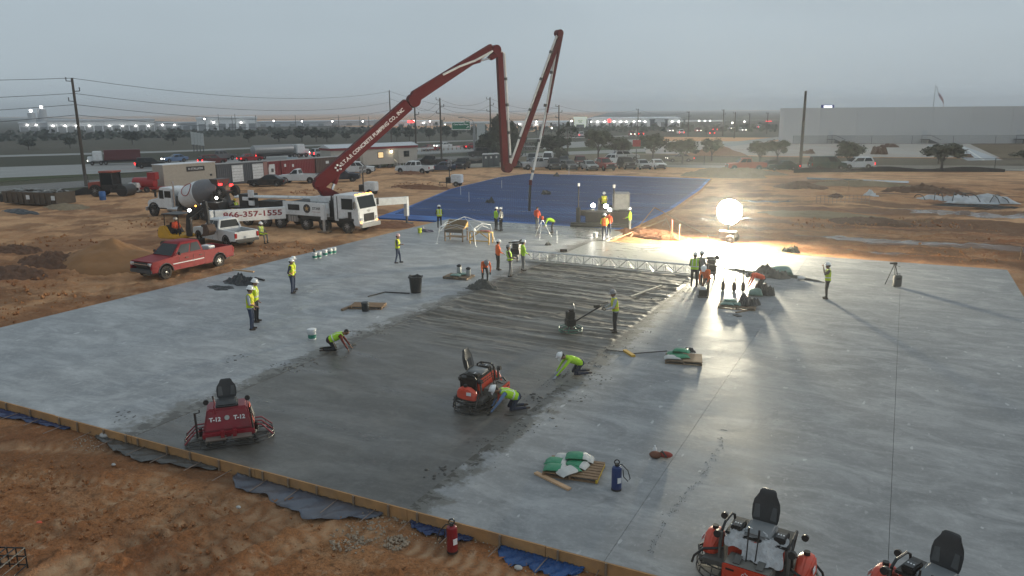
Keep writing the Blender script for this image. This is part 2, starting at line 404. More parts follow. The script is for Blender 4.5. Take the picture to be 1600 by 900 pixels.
    dry = dry*(1-rough_l*.6)*(1-wet)
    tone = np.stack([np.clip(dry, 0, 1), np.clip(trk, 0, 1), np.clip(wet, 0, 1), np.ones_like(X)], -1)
    V = np.stack([X, Y, z], -1).reshape(-1, 3)
    V = np.vstack([V, [[0, 0, -.35]]]); ctr = len(V)-1
    i, j = np.meshgrid(np.arange(nr-1), np.arange(na), indexing='ij'); j2 = (j+1) % na
    F = np.stack([i*na+j, i*na+j2, (i+1)*na+j2, (i+1)*na+j], -1).reshape(-1, 4)
    tri = [(ctr, (k+1) % na, k) for k in range(na)]
    me = bpy.data.meshes.new('ground')
    me.vertices.add(len(V)); me.vertices.foreach_set('co', V.ravel())
    loops = np.concatenate([F.ravel(), np.array(tri).ravel()]); me.loops.add(len(loops)); me.loops.foreach_set('vertex_index', loops)
    starts = np.concatenate([np.arange(len(F))*4, len(F)*4+np.arange(len(tri))*3]); me.polygons.add(len(starts)); me.polygons.foreach_set('loop_start', starts)
    me.update(calc_edges=True); me.validate()
    at = me.color_attributes.new('tone', 'FLOAT_COLOR', 'POINT')
    at.data.foreach_set('color', np.vstack([tone.reshape(-1, 4), [[0, 0, 0, 1]]]).ravel().astype(np.float32))
    me.polygons.foreach_set('use_smooth', [True]*len(me.polygons))
    me.materials.append(DIRT)
    o = link('ground', me); struct(o, 'rutted brown bare dirt of the building site')
    # make sure faces look up
    if me.polygons[5].normal.z < 0: me.flip_normals()
build_ground()

# ---------------------------------------------------------------- concrete
def concrete_material(name, base, light, dark, rough, streak_rot=0., spec=.42, bumpd=.004, scuff=.5, splat=0.):
    m, nt_, b = _newmat(name); n, L = nodes_of(m)
    pos = N(n, 'NewGeometry').outputs['Position']
    def dn(sc, de, ro, di, v=pos):
        z = N(n, 'TexNoise'); z.inputs['Scale'].default_value = sc; z.inputs['Detail'].default_value = de; z.inputs['Roughness'].default_value = ro; z.inputs['Distortion'].default_value = di; L.new(v, z.inputs['Vector']); return z.outputs['Fac']
    big = dn(.17, 6, .62, 1.1); blot = dn(.75, 7, .68, .9, map_node(n, L, pos, (.6, 1.2, 1), streak_rot+.1))
    st = dn(1.2, 7, .68, .5, map_node(n, L, pos, (.28, 1.25, 1), streak_rot)); st2 = dn(2.4, 6, .7, .6, map_node(n, L, pos, (.5, 1.9, 1), streak_rot+.3))
    fine = noise_node(n, L, pos, 7, 6, .7)
    c = mix_node(n, L, rng_node(n, L, big, .36, .64), dark, base)
    c = mix_node(n, L, rng_node(n, L, blot, .46, .72, 0, .75), c, light)
    c = mix_node(n, L, rng_node(n, L, blot, .46, .26, 0, .7), c, dark)
    c = mix_node(n, L, rng_node(n, L, st, .5, .74, 0, .5), c, light)
    c = mix_node(n, L, rng_node(n, L, st2, .46, .26, 0, .45), c, dark)
    sp_ = noise_node(n, L, pos, 2.3, 8, .78)
    c = mix_node(n, L, rng_node(n, L, sp_, .54, .72, 0, .55), c, light)
    c = mix_node(n, L, rng_node(n, L, sp_, .45, .28, 0, .6), c, dark)
    c = mix_node(n, L, rng_node(n, L, fine, .53, .75, 0, .5), c, light)
    c = mix_node(n, L, rng_node(n, L, fine, .44, .24, 0, .55), c, dark)
    damp = dn(.42, 6, .7, 1.4); c = mix_node(n, L, rng_node(n, L, damp, .60, .68, 0, .4), c, tuple(x*.62 for x in dark))
    if scuff:
        sc = noise_node(n, L, map_node(n, L, pos, (1.1, .45, 1), .5), 4.5, 2, .4)
        ms = noise_node(n, L, pos, .6, 2)
        k = math_node(n, L, 'MULTIPLY', rng_node(n, L, sc, .695, .725), rng_node(n, L, ms, .45, .6, 0, scuff))
        c = mix_node(n, L, k, c, tuple(min(1, x*1.5) for x in light))
        sd_ = noise_node(n, L, map_node(n, L, pos, (.8, .8, 1), 1.), 6, 3, .5)
        k2 = math_node(n, L, 'MULTIPLY', rng_node(n, L, sd_, .30, .265), rng_node(n, L, ms, .5, .66, 0, .55))
        c = mix_node(n, L, k2, c, (.06, .058, .055))
    if splat:   # smears of fresh cement paste near the pour
        tx = N(n, 'SeparateXYZ'); L.new(pos, tx.inputs[0])
        dl = math_node(n, L, 'MULTIPLY', rng_node(n, L, tx.outputs[0], -22.2, -19.4, 0, 1), rng_node(n, L, tx.outputs[0], -9.9, -7.2, 1, 0))
        sn = noise_node(n, L, pos, 1.1, 7, .72)
        k = rng_node(n, L, math_node(n, L, 'MULTIPLY', dl, sn), .34, .41, 0, splat)
        c = mix_node(n, L, k, c, (.125, .12, .105))
        sn2 = noise_node(n, L, map_node(n, L, pos, (1, 1.6, 1), .3), 1.7, 8, .75)
        k = rng_node(n, L, math_node(n, L, 'MULTIPLY', dl, sn2), .44, .48, 0, splat)
        c = mix_node(n, L, k, c, (.055, .05, .042))
    L.new(c, b.inputs['Base Color'])
    rg = rng_node(n, L, big, .3, .7, rough-.07, rough+.09)
    rg = math_node(n, L, 'ADD', rg, rng_node(n, L, st, .3, .7, -.05, .06)); L.new(rg, b.inputs['Roughness'])
    b.inputs['Specular IOR Level'].default_value = spec
    h = math_node(n, L, 'ADD', math_node(n, L, 'MULTIPLY', st2, .7), math_node(n, L, 'MULTIPLY', fine, .35))
    bp = N(n, 'Bump'); bp.inputs['Strength'].default_value = .6; bp.inputs['Distance'].default_value = bumpd
    L.new(h, bp.inputs['Height']); L.new(bp.outputs[0], b.inputs['Normal'])
    return m
CONC = concrete_material('concrete_set', (.28, .288, .293), (.47, .478, .48), (.185, .193, .199), .46, splat=.85)
CONC_R = concrete_material('concrete_finished', (.245, .251, .254), (.385, .39, .39), (.165, .171, .175), .60, .12, spec=.28, splat=.85)
CONC_N = concrete_material('concrete_new', (.21, .21, .195), (.28, .28, .262), (.15, .15, .137), .3, .2, scuff=.2)
WET = concrete_material('concrete_wet', (.105, .101, .091), (.17, .165, .152), (.062, .058, .051), .42, -.12, bumpd=.02, scuff=0)
slab_root = struct(thing('concrete_slab', 'large pale grey concrete floor slab poured in long strips', None))
T_ = .28
def panel(x0, x1, y0, y1, m):
    o = MB().bb(x0+.0045, x1-.0045, y0, y1, -T_, 0).obj('slab_panel', m, slab_root); return o
panel(SX0, -27.2, SY0, SY1+.4, CONC); panel(-27.2, -19.35, SY0, SY1+.4, CONC)
panel(-9.75, -4.78, SY0, SY1, CONC_R); panel(-4.78, .52, SY0, SY1, CONC_R); panel(.52, SX1, SY0, SY1, CONC_R)
panel(-19.35, -9.75, 42.9, SY1, CONC_N); panel(SX0, -18.6, SY1+.4, 57.2, CONC_N)
MB().bb(SX0+.3, SX1-.3, SY0+.3, SY1-.3, -T_-.02, -.09).obj('slab_bed', mat('joint_dark', (.03, .03, .03), .9), slab_root)

def fresh_pour():
    x0, x1, y0, y1 = -19.35, -9.75, SY0, 42.9
    nx, ny = 170, 400
    X, Y = np.meshgrid(np.linspace(x0, x1, nx), np.linspace(y0, y1, ny))
    rough = npsm(24.5, 28.5, Y+(fbm(X*.5, Y*.5, 3, 300)-.5)*5)
    Yw = Y+.6*(fbm(X*.3, Y*.3, 3, 305)-.5)
    furrow = fbm(X*.2, (Yw+.06*X)*3.4, 5, 310)-.5
    clod = np.clip(fbm(X*2.5, Y*2.5, 4, 330)-.5, 0, 1)
    swirl = fbm(X*.5+fbm(X*.3, Y*.3, 2, 350)*3, Y*1.4, 4, 340)-.5
    z = -.012+swirl*.022*(1-rough)+rough*(furrow*.16+clod*.12)
    edge = np.exp(-(np.minimum(X-x0, x1-X)/.55)**2)*rough
    z = z+edge*(.03+.10*(fbm(X*1.8, Y*1.8, 4, 360)-.45))
    blend = npsm(0, .25, np.minimum(np.minimum(X-x0, x1-X), np.minimum(Y-y0, y1-Y)))
    z = np.where(blend < 1, z*blend-.006*(1-blend), z)
    # ragged edge: paste slopped over the joint
    Xr = X.copy()
    V = np.stack([Xr, Y, z], -1).reshape(-1, 3)
    i, j = np.meshgrid(np.arange(ny-1), np.arange(nx-1), indexing='ij')
    F = np.stack([i*nx+j, i*nx+j+1, (i+1)*nx+j+1, (i+1)*nx+j], -1).reshape(-1, 4)
    me = bpy.data.meshes.new('fresh_concrete'); me.from_pydata(V.tolist(), [], F.tolist())
    at = me.color_attributes.new('tone', 'FLOAT_COLOR', 'POINT')
    at.data.foreach_set('color', np.stack([rough, npsm(.44, .62, fbm(X*.22, (Y+.05*X)*1.1, 4, 380)), npsm(.5, .62, fbm(X*.22, (Yw+.06*X)*2.6, 5, 312)), np.ones_like(X)], -1).reshape(-1, 4).ravel().astype(np.float32))
    me.polygons.foreach_set('use_smooth', [True]*len(me.polygons)); me.materials.append(WET)
    n, L = nodes_of(WET); b = n['Principled BSDF']; c0 = b.inputs['Base Color'].links[0].from_socket; r0 = b.inputs['Roughness'].links[0].from_socket
    a = N(n, 'Attribute'); a.attribute_name = 'tone'; s = N(n, 'SeparateColor'); L.new(a.outputs['Color'], s.inputs[0])
    c = mix_node(n, L, math_node(n, L, 'MULTIPLY', s.outputs[0], .8), c0, (.070, .058, .041))
    pale = math_node(n, L, 'MULTIPLY', s.outputs[0], s.outputs[2]); c = mix_node(n, L, math_node(n, L, 'MULTIPLY', pale, .75), c, (.19, .182, .16))
    L.new(c, b.inputs['Base Color'])
    rg = math_node(n, L, 'ADD', r0, math_node(n, L, 'MULTIPLY', s.outputs[0], .12)); rg = math_node(n, L, 'SUBTRACT', rg, math_node(n, L, 'MULTIPLY', s.outputs[1], .13)); L.new(rg, b.inputs['Roughness'])
    o = link('fresh_concrete', me); return struct(o, 'dark wet strip of freshly poured concrete between the set slabs')
fresh_pour()
# spilled lumps of mortar along the strip edges
def lumps(name, label, pts, m, seed, kind='stuff'):
    rg = random.Random(seed); mb = MB()
    for (x, y, r, h, n_) in pts:
        for _ in range(n_*3):
            a = rg.uniform(0, 6.3); d = r*rg.random()**.7; s = r*rg.uniform(.03, .3)**1.5
            c = (x+d*math.cos(a), y+d*math.sin(a), .004); k = 6
            ph = rg.uniform(0, 6); e = rg.uniform(.4, 1); rz = rg.uniform(0, 3)
            ring = lambda q, zz: [(c[0]+s*q*rg.uniform(.75, 1.2)*math.cos(6.283*i/k+ph)*math.cos(rz)-s*q*e*math.sin(6.283*i/k+ph)*math.sin(rz), c[1]+s*q*math.cos(6.283*i/k+ph)*math.sin(rz)+s*q*e*math.sin(6.283*i/k+ph)*math.cos(rz), zz) for i in range(k)]
            hh = h*rg.uniform(.3, 1)
            mb.loft([ring(1, -.004), ring(.7, hh*.7), ring(.25, hh)])
    o = mb.obj(name, m, None, True); o['kind'] = kind; o['label'] = label; return o
LP = []
_r = random.Random(5)
for _ in range(70):
    y = _r.uniform(20, 42); LP.append((-19.35+_r.gauss(-.1, .35), y, _r.uniform(.15, .5), _r.uniform(.008, .03), 2))
    y = _r.uniform(17, 42); LP.append((-9.75+_r.gauss(.1, .45), y, _r.uniform(.15, .5), _r.uniform(.008, .03), 2))
lumps('mortar_spill', 'spilled grey mortar crumbs along the edges of the fresh strip', LP, mat('mortar', (.10, .094, .082), .7, bump=.4), 9)
LP = []
for q in ((750, 725), (690, 740), (830, 620), (455, 575), (440, 570), (560, 520), (815, 670), (905, 620), (940, 590), (760, 700), (370, 560), (190, 650)):
    p = G(*q); LP.append((p.x, p.y, .5, .012, 7))
lumps('cement_splatter', 'dark cement splatter dried on the finished slab', LP, mat('mortar_dark', (.055, .052, .047), .8, bump=.4), 10)
# footprints: a wandering line of small dark clods across the slab
LP = []
tr = [(1018, 860), (1030, 840), (1040, 815), (1055, 795), (1068, 775), (1085, 760), (1100, 740), (1112, 725), (1120, 705), (1128, 690), (1130, 672)]
for a, b in zip(tr, tr[1:]):
    for t in (0, .35, .7):
        p = G(a[0]+(b[0]-a[0])*t+_r.gauss(0, 3), a[1]+(b[1]-a[1])*t+_r.gauss(0, 2)); LP.append((p.x, p.y, .1, .012, 4))
lumps('dirt_crumbs', 'wandering trail of dark crumbs across the finished slab', LP, mat('mortar_dark', (.055, .052, .047), .8), 11)

# ---------------------------------------------------------------- form boards along the near edge
WOODF = mat('form_wood', (.40, .215, .085), .8, var=.4, scale=3, bump=.4, bscale=30, dirt=.5, dirtcol=(.16, .12, .09))
fr = thing('formwork', 'yellow timber form boards staked along the near edge of the slab', 'formwork')
x = SX0-1.2; k = 0
while x < SX1+.5:
    l = 4.85 if k % 3 else 3.6; z = random.uniform(-.012, .006); y = SY0-.024-random.uniform(0, .012)
    MB().bb(x, x+l-.015, y-.022, y+.018, -.30+z, .012+z).obj('board', WOODF, fr)
    s = x+.3
    while s < x+l-.1:
        mb = MB(); ww = .045
        mb.add([(s-ww/2, y-.07, -.52), (s+ww/2, y-.07, -.52), (s+ww/2, y-.026, -.52), (s-ww/2, y-.026, -.52), (s-ww/2, y-.07, .02), (s+ww/2, y-.07, .02), (s+ww/2, y-.026, .02), (s-ww/2, y-.026, .02)],
               [(3, 2, 1, 0), (4, 5, 6, 7), (0, 1, 5, 4), (1, 2, 6, 5), (2, 3, 7, 6), (3, 0, 4, 7)])
        mb.obj('stake', M_('oldwood'), fr); s += random.uniform(.85, 1.3)
    x += l; k += 1
for i in range(34):      # rebar dowels sticking out below the boards
    xx = SX0+2+i*1.18+random.uniform(-.1, .1)
    MB().cyl((xx, SY0-.05, -.20), (xx+random.uniform(-.05, .05), SY0-.62-random.random()*.15, -.22), .011, n=6).obj('dowel', mat('rebar', (.22, .17, .14), .6, .4), fr)
# plastic vapour sheet poking out under the boards, mud and pebbles
SHEET = mat('blue_sheet', (.012, .032, .10), .32, var=.5, scale=1.2, bump=.5, bscale=6)
GSHEET = mat('grey_sheet', (.075, .085, .11), .3, var=.4, scale=1.2, bump=.6, bscale=5, dirt=.6, dirtcol=(.13, .10, .08))
def sheet(name, label, cat, xs, m, w0=.9, seed=0, top=-.24):
    "a creased sheet lying from under the boards out onto the dirt"
    rg = random.Random(seed); nx, ny = 64, 9; V = []; F = []
    for i in range(nx):
        x = xs[0]+(xs[1]-xs[0])*i/(nx-1); w = w0*(math.sin(math.pi*(i+.3)/(nx-.4))**.5)*(1+.22*math.sin(i*.13+seed)+.1*math.sin(i*.37+seed*2)+.04*math.sin(i*1.1))
        for j in range(ny):
            t = j/(ny-1); y = SY0-.06-w*t
            V.append((x+.02*math.sin(j*1.7+i*.5), y, max(gz(x, y)+.06, top-(top+.31)*t)+.03*math.sin(i*.7+j*.8)*t+rg.uniform(0, .03)))
    for i in range(nx-1):
        for j in range(ny-1): a = i*ny+j; F.append((a, a+1, a+ny+1, a+ny))
    me = bpy.data.meshes.new(name); me.from_pydata(V, [], F); me.materials.append(m); me.polygons.foreach_set('use_smooth', [True]*len(F))
    o = link(name, me); md = o.modifiers.new('t', 'SOLIDIFY'); md.thickness = .004; return tag(o, label, cat)
sheet('plastic_sheet', 'wet grey blue plastic sheet under the boards of the fresh strip', 'plastic sheet', (-15.2, -10.4), GSHEET, .85, 2)
sheet('plastic_sheet', 'muddy dark sheet below the form board by the red trowel machine', 'plastic sheet', (-21.0, -15.9), mat('mud_sheet', (.07, .066, .06), .35, var=.5, scale=2, bump=.8, bscale=6), .5, 4)
sheet('plastic_sheet', 'blue plastic strip under the boards by the far end of the near edge', 'plastic sheet', (-27.5, -22.2), SHEET, .36, 5)
sheet('plastic_sheet', 'blue plastic strip under the boards beside the red sprayer', 'plastic sheet', (-9.6, -7.9), SHEET, .3, 6)
sheet('plastic_sheet', 'bright blue plastic strip in the dirt right of the red sprayer', 'plastic sheet', (-7.2, -5.2), mat('blue_sheet2', (.012, .065, .2), .35, var=.4, scale=1, bump=.4), .62, 7)
def pebbles(name, label, spots, n_, m, seed, smin=.02, smax=.09):
    rg = random.Random(seed); mb = MB()
    for _ in range(n_):
        x, y, r = rg.choice(spots); a = rg.uniform(0, 6.3); d = r*math.sqrt(rg.random()); px, py = x+d*math.cos(a), y+d*math.sin(a)
        s = smin+(smax-smin)*rg.random()**3
        vs = [Vector((rg.uniform(.6, 1)*s*X_, rg.uniform(.6, 1)*s*Y_, rg.uniform(.5, .8)*s*Z_)) for X_, Y_, Z_ in ((1, 0, 0), (0, 1, 0), (-1, 0, 0), (0, -1, 0), (0, 0, 1), (0, 0, -1))]
        q = Euler((rg.uniform(0, 6), rg.uniform(0, 6), rg.uniform(0, 6))).to_matrix(); c = Vector((px, py, gz(px, py)+s*.25+.02))
        mb.add([c+q @ v for v in vs], [(0, 1, 4), (1, 2, 4), (2, 3, 4), (3, 0, 4), (1, 0, 5), (2, 1, 5), (3, 2, 5), (0, 3, 5)])
    o = mb.obj(name, m); o['kind'] = 'stuff'; o['label'] = label; return o
_sp1 = [(p.x, p.y, r) for p, r in ((GD(560, 840), .7), (GD(600, 810), .6), (GD(545, 850), .4), (GD(620, 850), .3))]
pebbles('gravel', 'small pile of pale gravel spilled below the near form boards', _sp1, 900, mat('gravel', (.30, .235, .17), .9, var=.4), 21, .012, .07)
_sp2 = [(GD(*q).x, GD(*q).y, r) for q, r in (((700, 830), .9), ((800, 850), .9), ((870, 880), .8), ((90, 640), .7), ((160, 690), .8))]
pebbles('gravel', 'crushed stone strewn along the foot of the form boards', _sp2, 1400, mat('gravel2', (.34, .28, .21), .9, var=.4), 22, .01, .045)
_sp3 = [(GD(random.uniform(-60, 900), random.uniform(700, 900)).x, GD(random.uniform(-60, 900), random.uniform(700, 900)).y, 1.2) for _ in range(120)]
pebbles('rubble', 'loose dirt clods scattered over the bare ground', [(x, y, r) for x, y, r in _sp3 if y < SY0-1.8], 1800, DIRT2, 23, .015, .10)
_sp4 = [(GD(*q).x, GD(*q).y, 3.5) for q in ((60, 480), (150, 470), (30, 440), (250, 455), (80, 380), (200, 350), (420, 390), (600, 365), (1200, 385), (1350, 395), (1500, 395), (1450, 350), (1550, 370), (1300, 350), (500, 300), (650, 290))]
pebbles('rubble', 'dirt clods scattered over the ground round the slab', [s for s in _sp4 if not (SX0-2 < s[0] < SX1+2 and SY0 < s[1] < SY1+3.6)], 1500, DIRT2, 24, .04, .2)

# ---------------------------------------------------------------- blue vapour barrier with its mat of bars
VB = None
def tarp_material():
    m, nt_, b = _newmat('vapor_barrier'); n, L = nodes_of(m); pos = N(n, 'NewGeometry').outputs['Position']
    a = noise_node(n, L, map_node(n, L, pos, (.06, .35, 1), .2), 1.2, 5, .6); f = noise_node(n, L, pos, 2.5, 5, .7); g = noise_node(n, L, pos, .15, 3)
    c = mix_node(n, L, rng_node(n, L, g, .35, .65), (.005, .066, .27), (.012, .11, .38))
    c = mix_node(n, L, rng_node(n, L, a, .52, .60, 0, .9), c, (.05, .21, .58)); c = mix_node(n, L, rng_node(n, L, f, .55, .8, 0, .5), c, (.05, .075, .14))
    c = mix_node(n, L, rng_node(n, L, a, .44, .34, 0, .7), c, (.02, .035, .085))
    L.new(c, b.inputs['Base Color']); b.inputs['Roughness'].default_value = .5; b.inputs['Specular IOR Level'].default_value = .15
    bp = N(n, 'Bump'); bp.inputs['Strength'].default_value = .7; bp.inputs['Distance'].default_value = .05; L.new(f, bp.inputs['Height']); L.new(bp.outputs[0], b.inputs['Normal']); return m
tpoly = [(-18.65, 57.2), (-18.9, 70), (-20.8, 90), (-22.9, 104.8), (-36, 105.5), (-50, 104), (-51, 97), (-48.8, 80), (-43.5, 63), (-42.2, 57.6), (-41.6, 55.4), (-35.15, 55.7), (-35.13, 57.2)]
mb = MB(); mb.prism(tpoly, -.16, -.02, axis='z'); struct(mb.obj('vapor_barrier', tarp_material()), 'bright blue plastic ground sheet spread behind the finished slab')
mb = MB()
def tx_range(y):
    l = np.interp(y, [57.2, 63, 80, 97, 104], [-41.4, -43.4, -48.7, -50.9, -50]); r_ = np.interp(y, [57.2, 70, 90, 105], [-18.8, -19, -20.9, -22.9]); return l, r_
y = 58.
while y < 104: l, r_ = tx_range(y); mb.cyl((l+.3, y, .03), (r_-.3, y, .03), .017, n=4, caps=False); y += .48
x = -50.
while x < -19:
    ys = [yy for yy in np.arange(58, 104, 1.) if tx_range(yy)[0]+.3 < x < tx_range(yy)[1]-.3]
    if len(ys) > 1: mb.cyl((x, ys[0], .05), (x, ys[-1], .05), .017, n=4, caps=False)
    x += .48
o = mb.obj('rebar_mat', mat('rebar2', (.05, .08, .17), .6, .2)); o['kind'] = 'stuff'; o['label'] = 'grid of steel bars laid over the blue ground sheet'
for i, (y0, w) in enumerate(((63, .22), (72, .25), (80.5, .25), (89, .28), (96, .28))):       # pale lapped seams
    l, r_ = tx_range(y0); l2, r2 = tx_range(y0+6)
    mb = MB(); mb.plate([(l+1, y0-1, -.016), (r_-.6, y0+3.5, -.016), (r_-.6, y0+3.5+w, -.016), (l+1, y0-1+w, -.016)], .004)
    o = mb.obj('sheet_seam', mat('seam', (.26, .34, .48), .5)); tag(o, ['pale lap seam of the blue sheet nearest the laser screed', 'second pale lap seam across the blue sheet', 'third pale lap seam across the blue sheet', 'fourth pale lap seam across the blue sheet', 'farthest pale lap seam of the blue sheet'][i], 'seam', 'lap seams')
bl = thing('edge_board', 'long yellow form board along the right edge of the blue sheet', 'form board')
for (a, b_) in zip(tpoly[:3], tpoly[1:4]):
    d = Vector((b_[0]-a[0], b_[1]-a[1], 0)); L_ = d.length; k_ = int(L_/4.2); d.normalize(); nrm = Vector((-d.y, d.x, 0))
    for i in range(k_):
        p = Vector((a[0], a[1], 0))+d*(i*L_/k_)+nrm*-.08; q = p+d*(L_/k_-.02)
        mb = MB(); mb.plate([p+Vector((0, 0, -.2)), q+Vector((0, 0, -.2)), q+Vector((0, 0, .06)), p+Vector((0, 0, .06))], .04); mb.obj('board', WOODF, bl)

# ---------------------------------------------------------------- roads, verges, field
def strip(name, edge_a, edge_b, z, m, label, kind='structure', th=None):
    "a sheet between two polylines of (x, y)"
    V = []; n_ = len(edge_a)
    for a, b in zip(edge_a, edge_b): V += [(a[0], a[1], z), (b[0], b[1], z)]
    F = [(2*i, 2*i+1, 2*i+3, 2*i+2) for i in range(n_-1)]
    me = bpy.data.meshes.new(name); me.from_pydata(V, [], F); me.materials.append(m)
    bm = bmesh.new(); bm.from_mesh(me); bmesh.ops.recalc_face_normals(bm, faces=bm.faces); bm.to_mesh(me); bm.free()
    if me.polygons[0].normal.z < 0: me.flip_normals()
    o = link(name, me); o['kind'] = kind; o['label'] = label; return o
def ground_cover(name, c0, c1, c2, sc=.3):
    m, nt_, b = _newmat(name); n, L = nodes_of(m); pos = N(n, 'NewGeometry').outputs['Position']
    a = noise_node(n, L, map_node(n, L, pos, (.5, 1, 1), YAW), sc*.15, 4); f = noise_node(n, L, pos, sc*3, 6, .7)
    c = mix_node(n, L, rng_node(n, L, a, .35, .65), c0, c1); c = mix_node(n, L, rng_node(n, L, f, .4, .75), c, c2)
    L.new(c, b.inputs['Base Color']); b.inputs['Roughness'].default_value = .95; b.inputs['Specular IOR Level'].default_value = .1
    bp = N(n, 'Bump'); bp.inputs['Strength'].default_value = .8; bp.inputs['Distance'].default_value = .25; L.new(f, bp.inputs['Height']); L.new(bp.outputs[0], b.inputs['Normal']); return m
GRASS = ground_cover('verge_grass', (.055, .075, .03), (.075, .085, .04), (.095, .09, .05)); FIELD = ground_cover('dry_field', (.085, .078, .055), (.11, .095, .07), (.07, .066, .048), .12)
ASPH = mat('asphalt', (.155, .152, .145), .8, var=.15, scale=.3); ROADC = mat('concrete_road', (.27, .265, .25), .75, var=.12, scale=.3)
GRASS2 = ground_cover('median_grass', (.06, .062, .042), (.08, .075, .05), (.055, .055, .04))
def ext(pts, k=3.):
    a, b = Vector(pts[0]), Vector(pts[1]); c, d = Vector(pts[-2]), Vector(pts[-1])
    return [tuple(a+(a-b)*k)]+[tuple(p) for p in pts]+[tuple(d+(d-c)*k)]
def lineG(*p): return [tuple(G(px, py, -.15)[:2]) for px, py in p]
# edges of the corridor from near to far, sampled at the same picture columns
E_dirt = ext(lineG((0, 312), (255, 291), (500, 268), (690, 256), (800, 250), (900, 246)), 1.2)
E_f0 = ext(lineG((0, 303), (255, 284), (500, 264), (690, 251), (800, 246), (900, 242)), 1.2)
E_f1 = ext(lineG((0, 292), (255, 275), (500, 256.5), (690, 246), (800, 241), (900, 237)), 1.2)
E_h0 = ext(lineG((0, 279), (255, 268), (500, 252), (690, 241), (800, 236), (900, 231)), 1.2)
E_h1 = ext(lineG((0, 262), (255, 253.5), (500, 240.5), (690, 231), (800, 226), (900, 222)), 1.2)
E_k0 = ext(lineG((0, 246), (255, 239), (500, 228.5), (690, 222.5), (800, 219), (900, 216)), 1.2)
E_k1 = ext(lineG((0, 243.2), (255, 236.6), (500, 226.4), (690, 220.8), (800, 217.5), (900, 214.6)), 1.2)
def far_edge(e, k): return [tuple(Vector(p)+Vector((-.88, .47))*k) for p in e]
strip('verge', E_dirt, E_h0, -.075, GRASS, 'dark green grass verge between the site and the highway')
strip('frontage_road', E_f0, E_f1, -.055, ROADC, 'pale frontage road behind the wire fence')
strip('highway', E_h0, E_h1, -.05, ROADC, 'pale concrete highway lanes')
strip('median', E_h1, E_k0, -.07, GRASS2, 'dull grass median of the highway')
strip('far_carriageway', E_k0, E_k1, -.05, ROADC, 'far pale carriageway beyond the median')
strip('field', E_k1, far_edge(E_k1, 3000), -.08, FIELD, 'wide dull grass field behind the highway')
# lane lines
def lane(ea, eb, f, w, dash, label):
    mb = MB(); m_ = mat('lane_paint', (.62, .62, .58), .7)
    P = [Vector(a).lerp(Vector(b), f) for a, b in zip(ea, eb)]
    for a, b in zip(P[1:-1], P[2:-1]):
        d = b-a; L_ = d.length; d.normalize(); nn = Vector((-d.y, d.x))*w/2; t = 0
        while t < L_:
            e = min(L_, t+(3 if dash else L_)); p, q = a+d*t, a+d*e
            mb.quad((*(p-nn), -.044), (*(q-nn), -.044), (*(q+nn), -.044), (*(p+nn), -.044)); t += 12 if dash else L_
    o = mb.obj('lane_marking', m_); o['kind'] = 'structure'; o['label'] = label
me = bpy.data.meshes.new('field'); me.from_pydata([(-130, 262, -.1), (900, 300, -.1), (3200, 3200, -.1), (-1200, 3400, -.1)], [], [(0, 1, 2, 3)]); me.materials.append(FIELD); o = link('field', me); o['kind'] = 'structure'; o['label'] = 'dim far grassland behind the depots'
lane(E_h0, E_h1, .33, .2, True, 'dashed white lane line nearer the site'); lane(E_h0, E_h1, .64, .2, True, 'dashed white lane line nearer the median')
lane(E_h0, E_h1, .06, .2, False, 'solid edge line of the highway'); lane(E_f0, E_f1, .5, .15, True, 'dashed centre line of the frontage road')
# street and lots to the right, behind the parked cars
STREET = mat('street_tan', (.27, .24, .19), .85, var=.15, scale=.3)
e0 = ext(lineG((830, 262), (1000, 261), (1200, 266), (1400, 267), (1600, 268)), 1.); e1 = ext(lineG((830, 252), (1000, 252.5), (1200, 257), (1400, 259), (1600, 260)), 1.)
strip('street', e0, e1, -.06, STREET, 'tan side street behind the parked cars')
e2 = ext(lineG((830, 243), (1000, 240), (1200, 246), (1400, 248), (1600, 250)), 1.)
strip('verge', e1, e2, -.07, ground_cover('dry_verge', (.17, .14, .09), (.21, .17, .115), (.13, .11, .075)), 'dry grass verge behind the side street')
PADM = mat('pad_concrete', (.36, .33, .29), .7, var=.2, scale=.15, dirt=.6, dirtcol=(.30, .19, .12))
e3 = ext(lineG((1000, 240), (1200, 244), (1400, 246), (1600, 247)), 1.); e4 = ext(lineG((1000, 221), (1200, 221), (1400, 222), (1600, 222)), 1.)
strip('building_pad', e3, e4, -.085, PADM, 'wide pale building pad of bare dirt and slabs in front of the big wall')
def quadsheet(name, px, z, m, label):
    V = [tuple(G(*p, z)) for p in px]; me = bpy.data.meshes.new(name); me.from_pydata(V, [], [tuple(range(len(V)))]); me.materials.append(m)
    if me.polygons[0].normal.z < 0: me.flip_normals()
    o = link(name, me); o['kind'] = 'structure'; o['label'] = label; return o
LC = mat('lane_concrete', (.36, .385, .40), .6, var=.08, scale=.3)
quadsheet('road', [(1512, 251), (1566, 250), (1497, 225), (1447, 226)], -.055, LC, 'fresh pale concrete lane leading to the big wall')
quadsheet('road', [(1536, 250.5), (1540, 250.4), (1499, 224.8), (1497, 225)], -.049, mat('lane_paint', (.62, .62, .58), .7), 'white edge line of the fresh concrete lane')
quadsheet('verge', [(1570, 250), (1700, 250), (1700, 223), (1515, 225)], -.06, ground_cover('brown_scrub', (.14, .10, .06), (.17, .125, .075), (.10, .08, .05)), 'brown scrub beside the fresh concrete lane')
quadsheet('road', [(1120, 224.5), (1215, 214), (1225, 217), (1140, 229)], -.05, ROADC, 'pale crossing road beyond the lot trees')
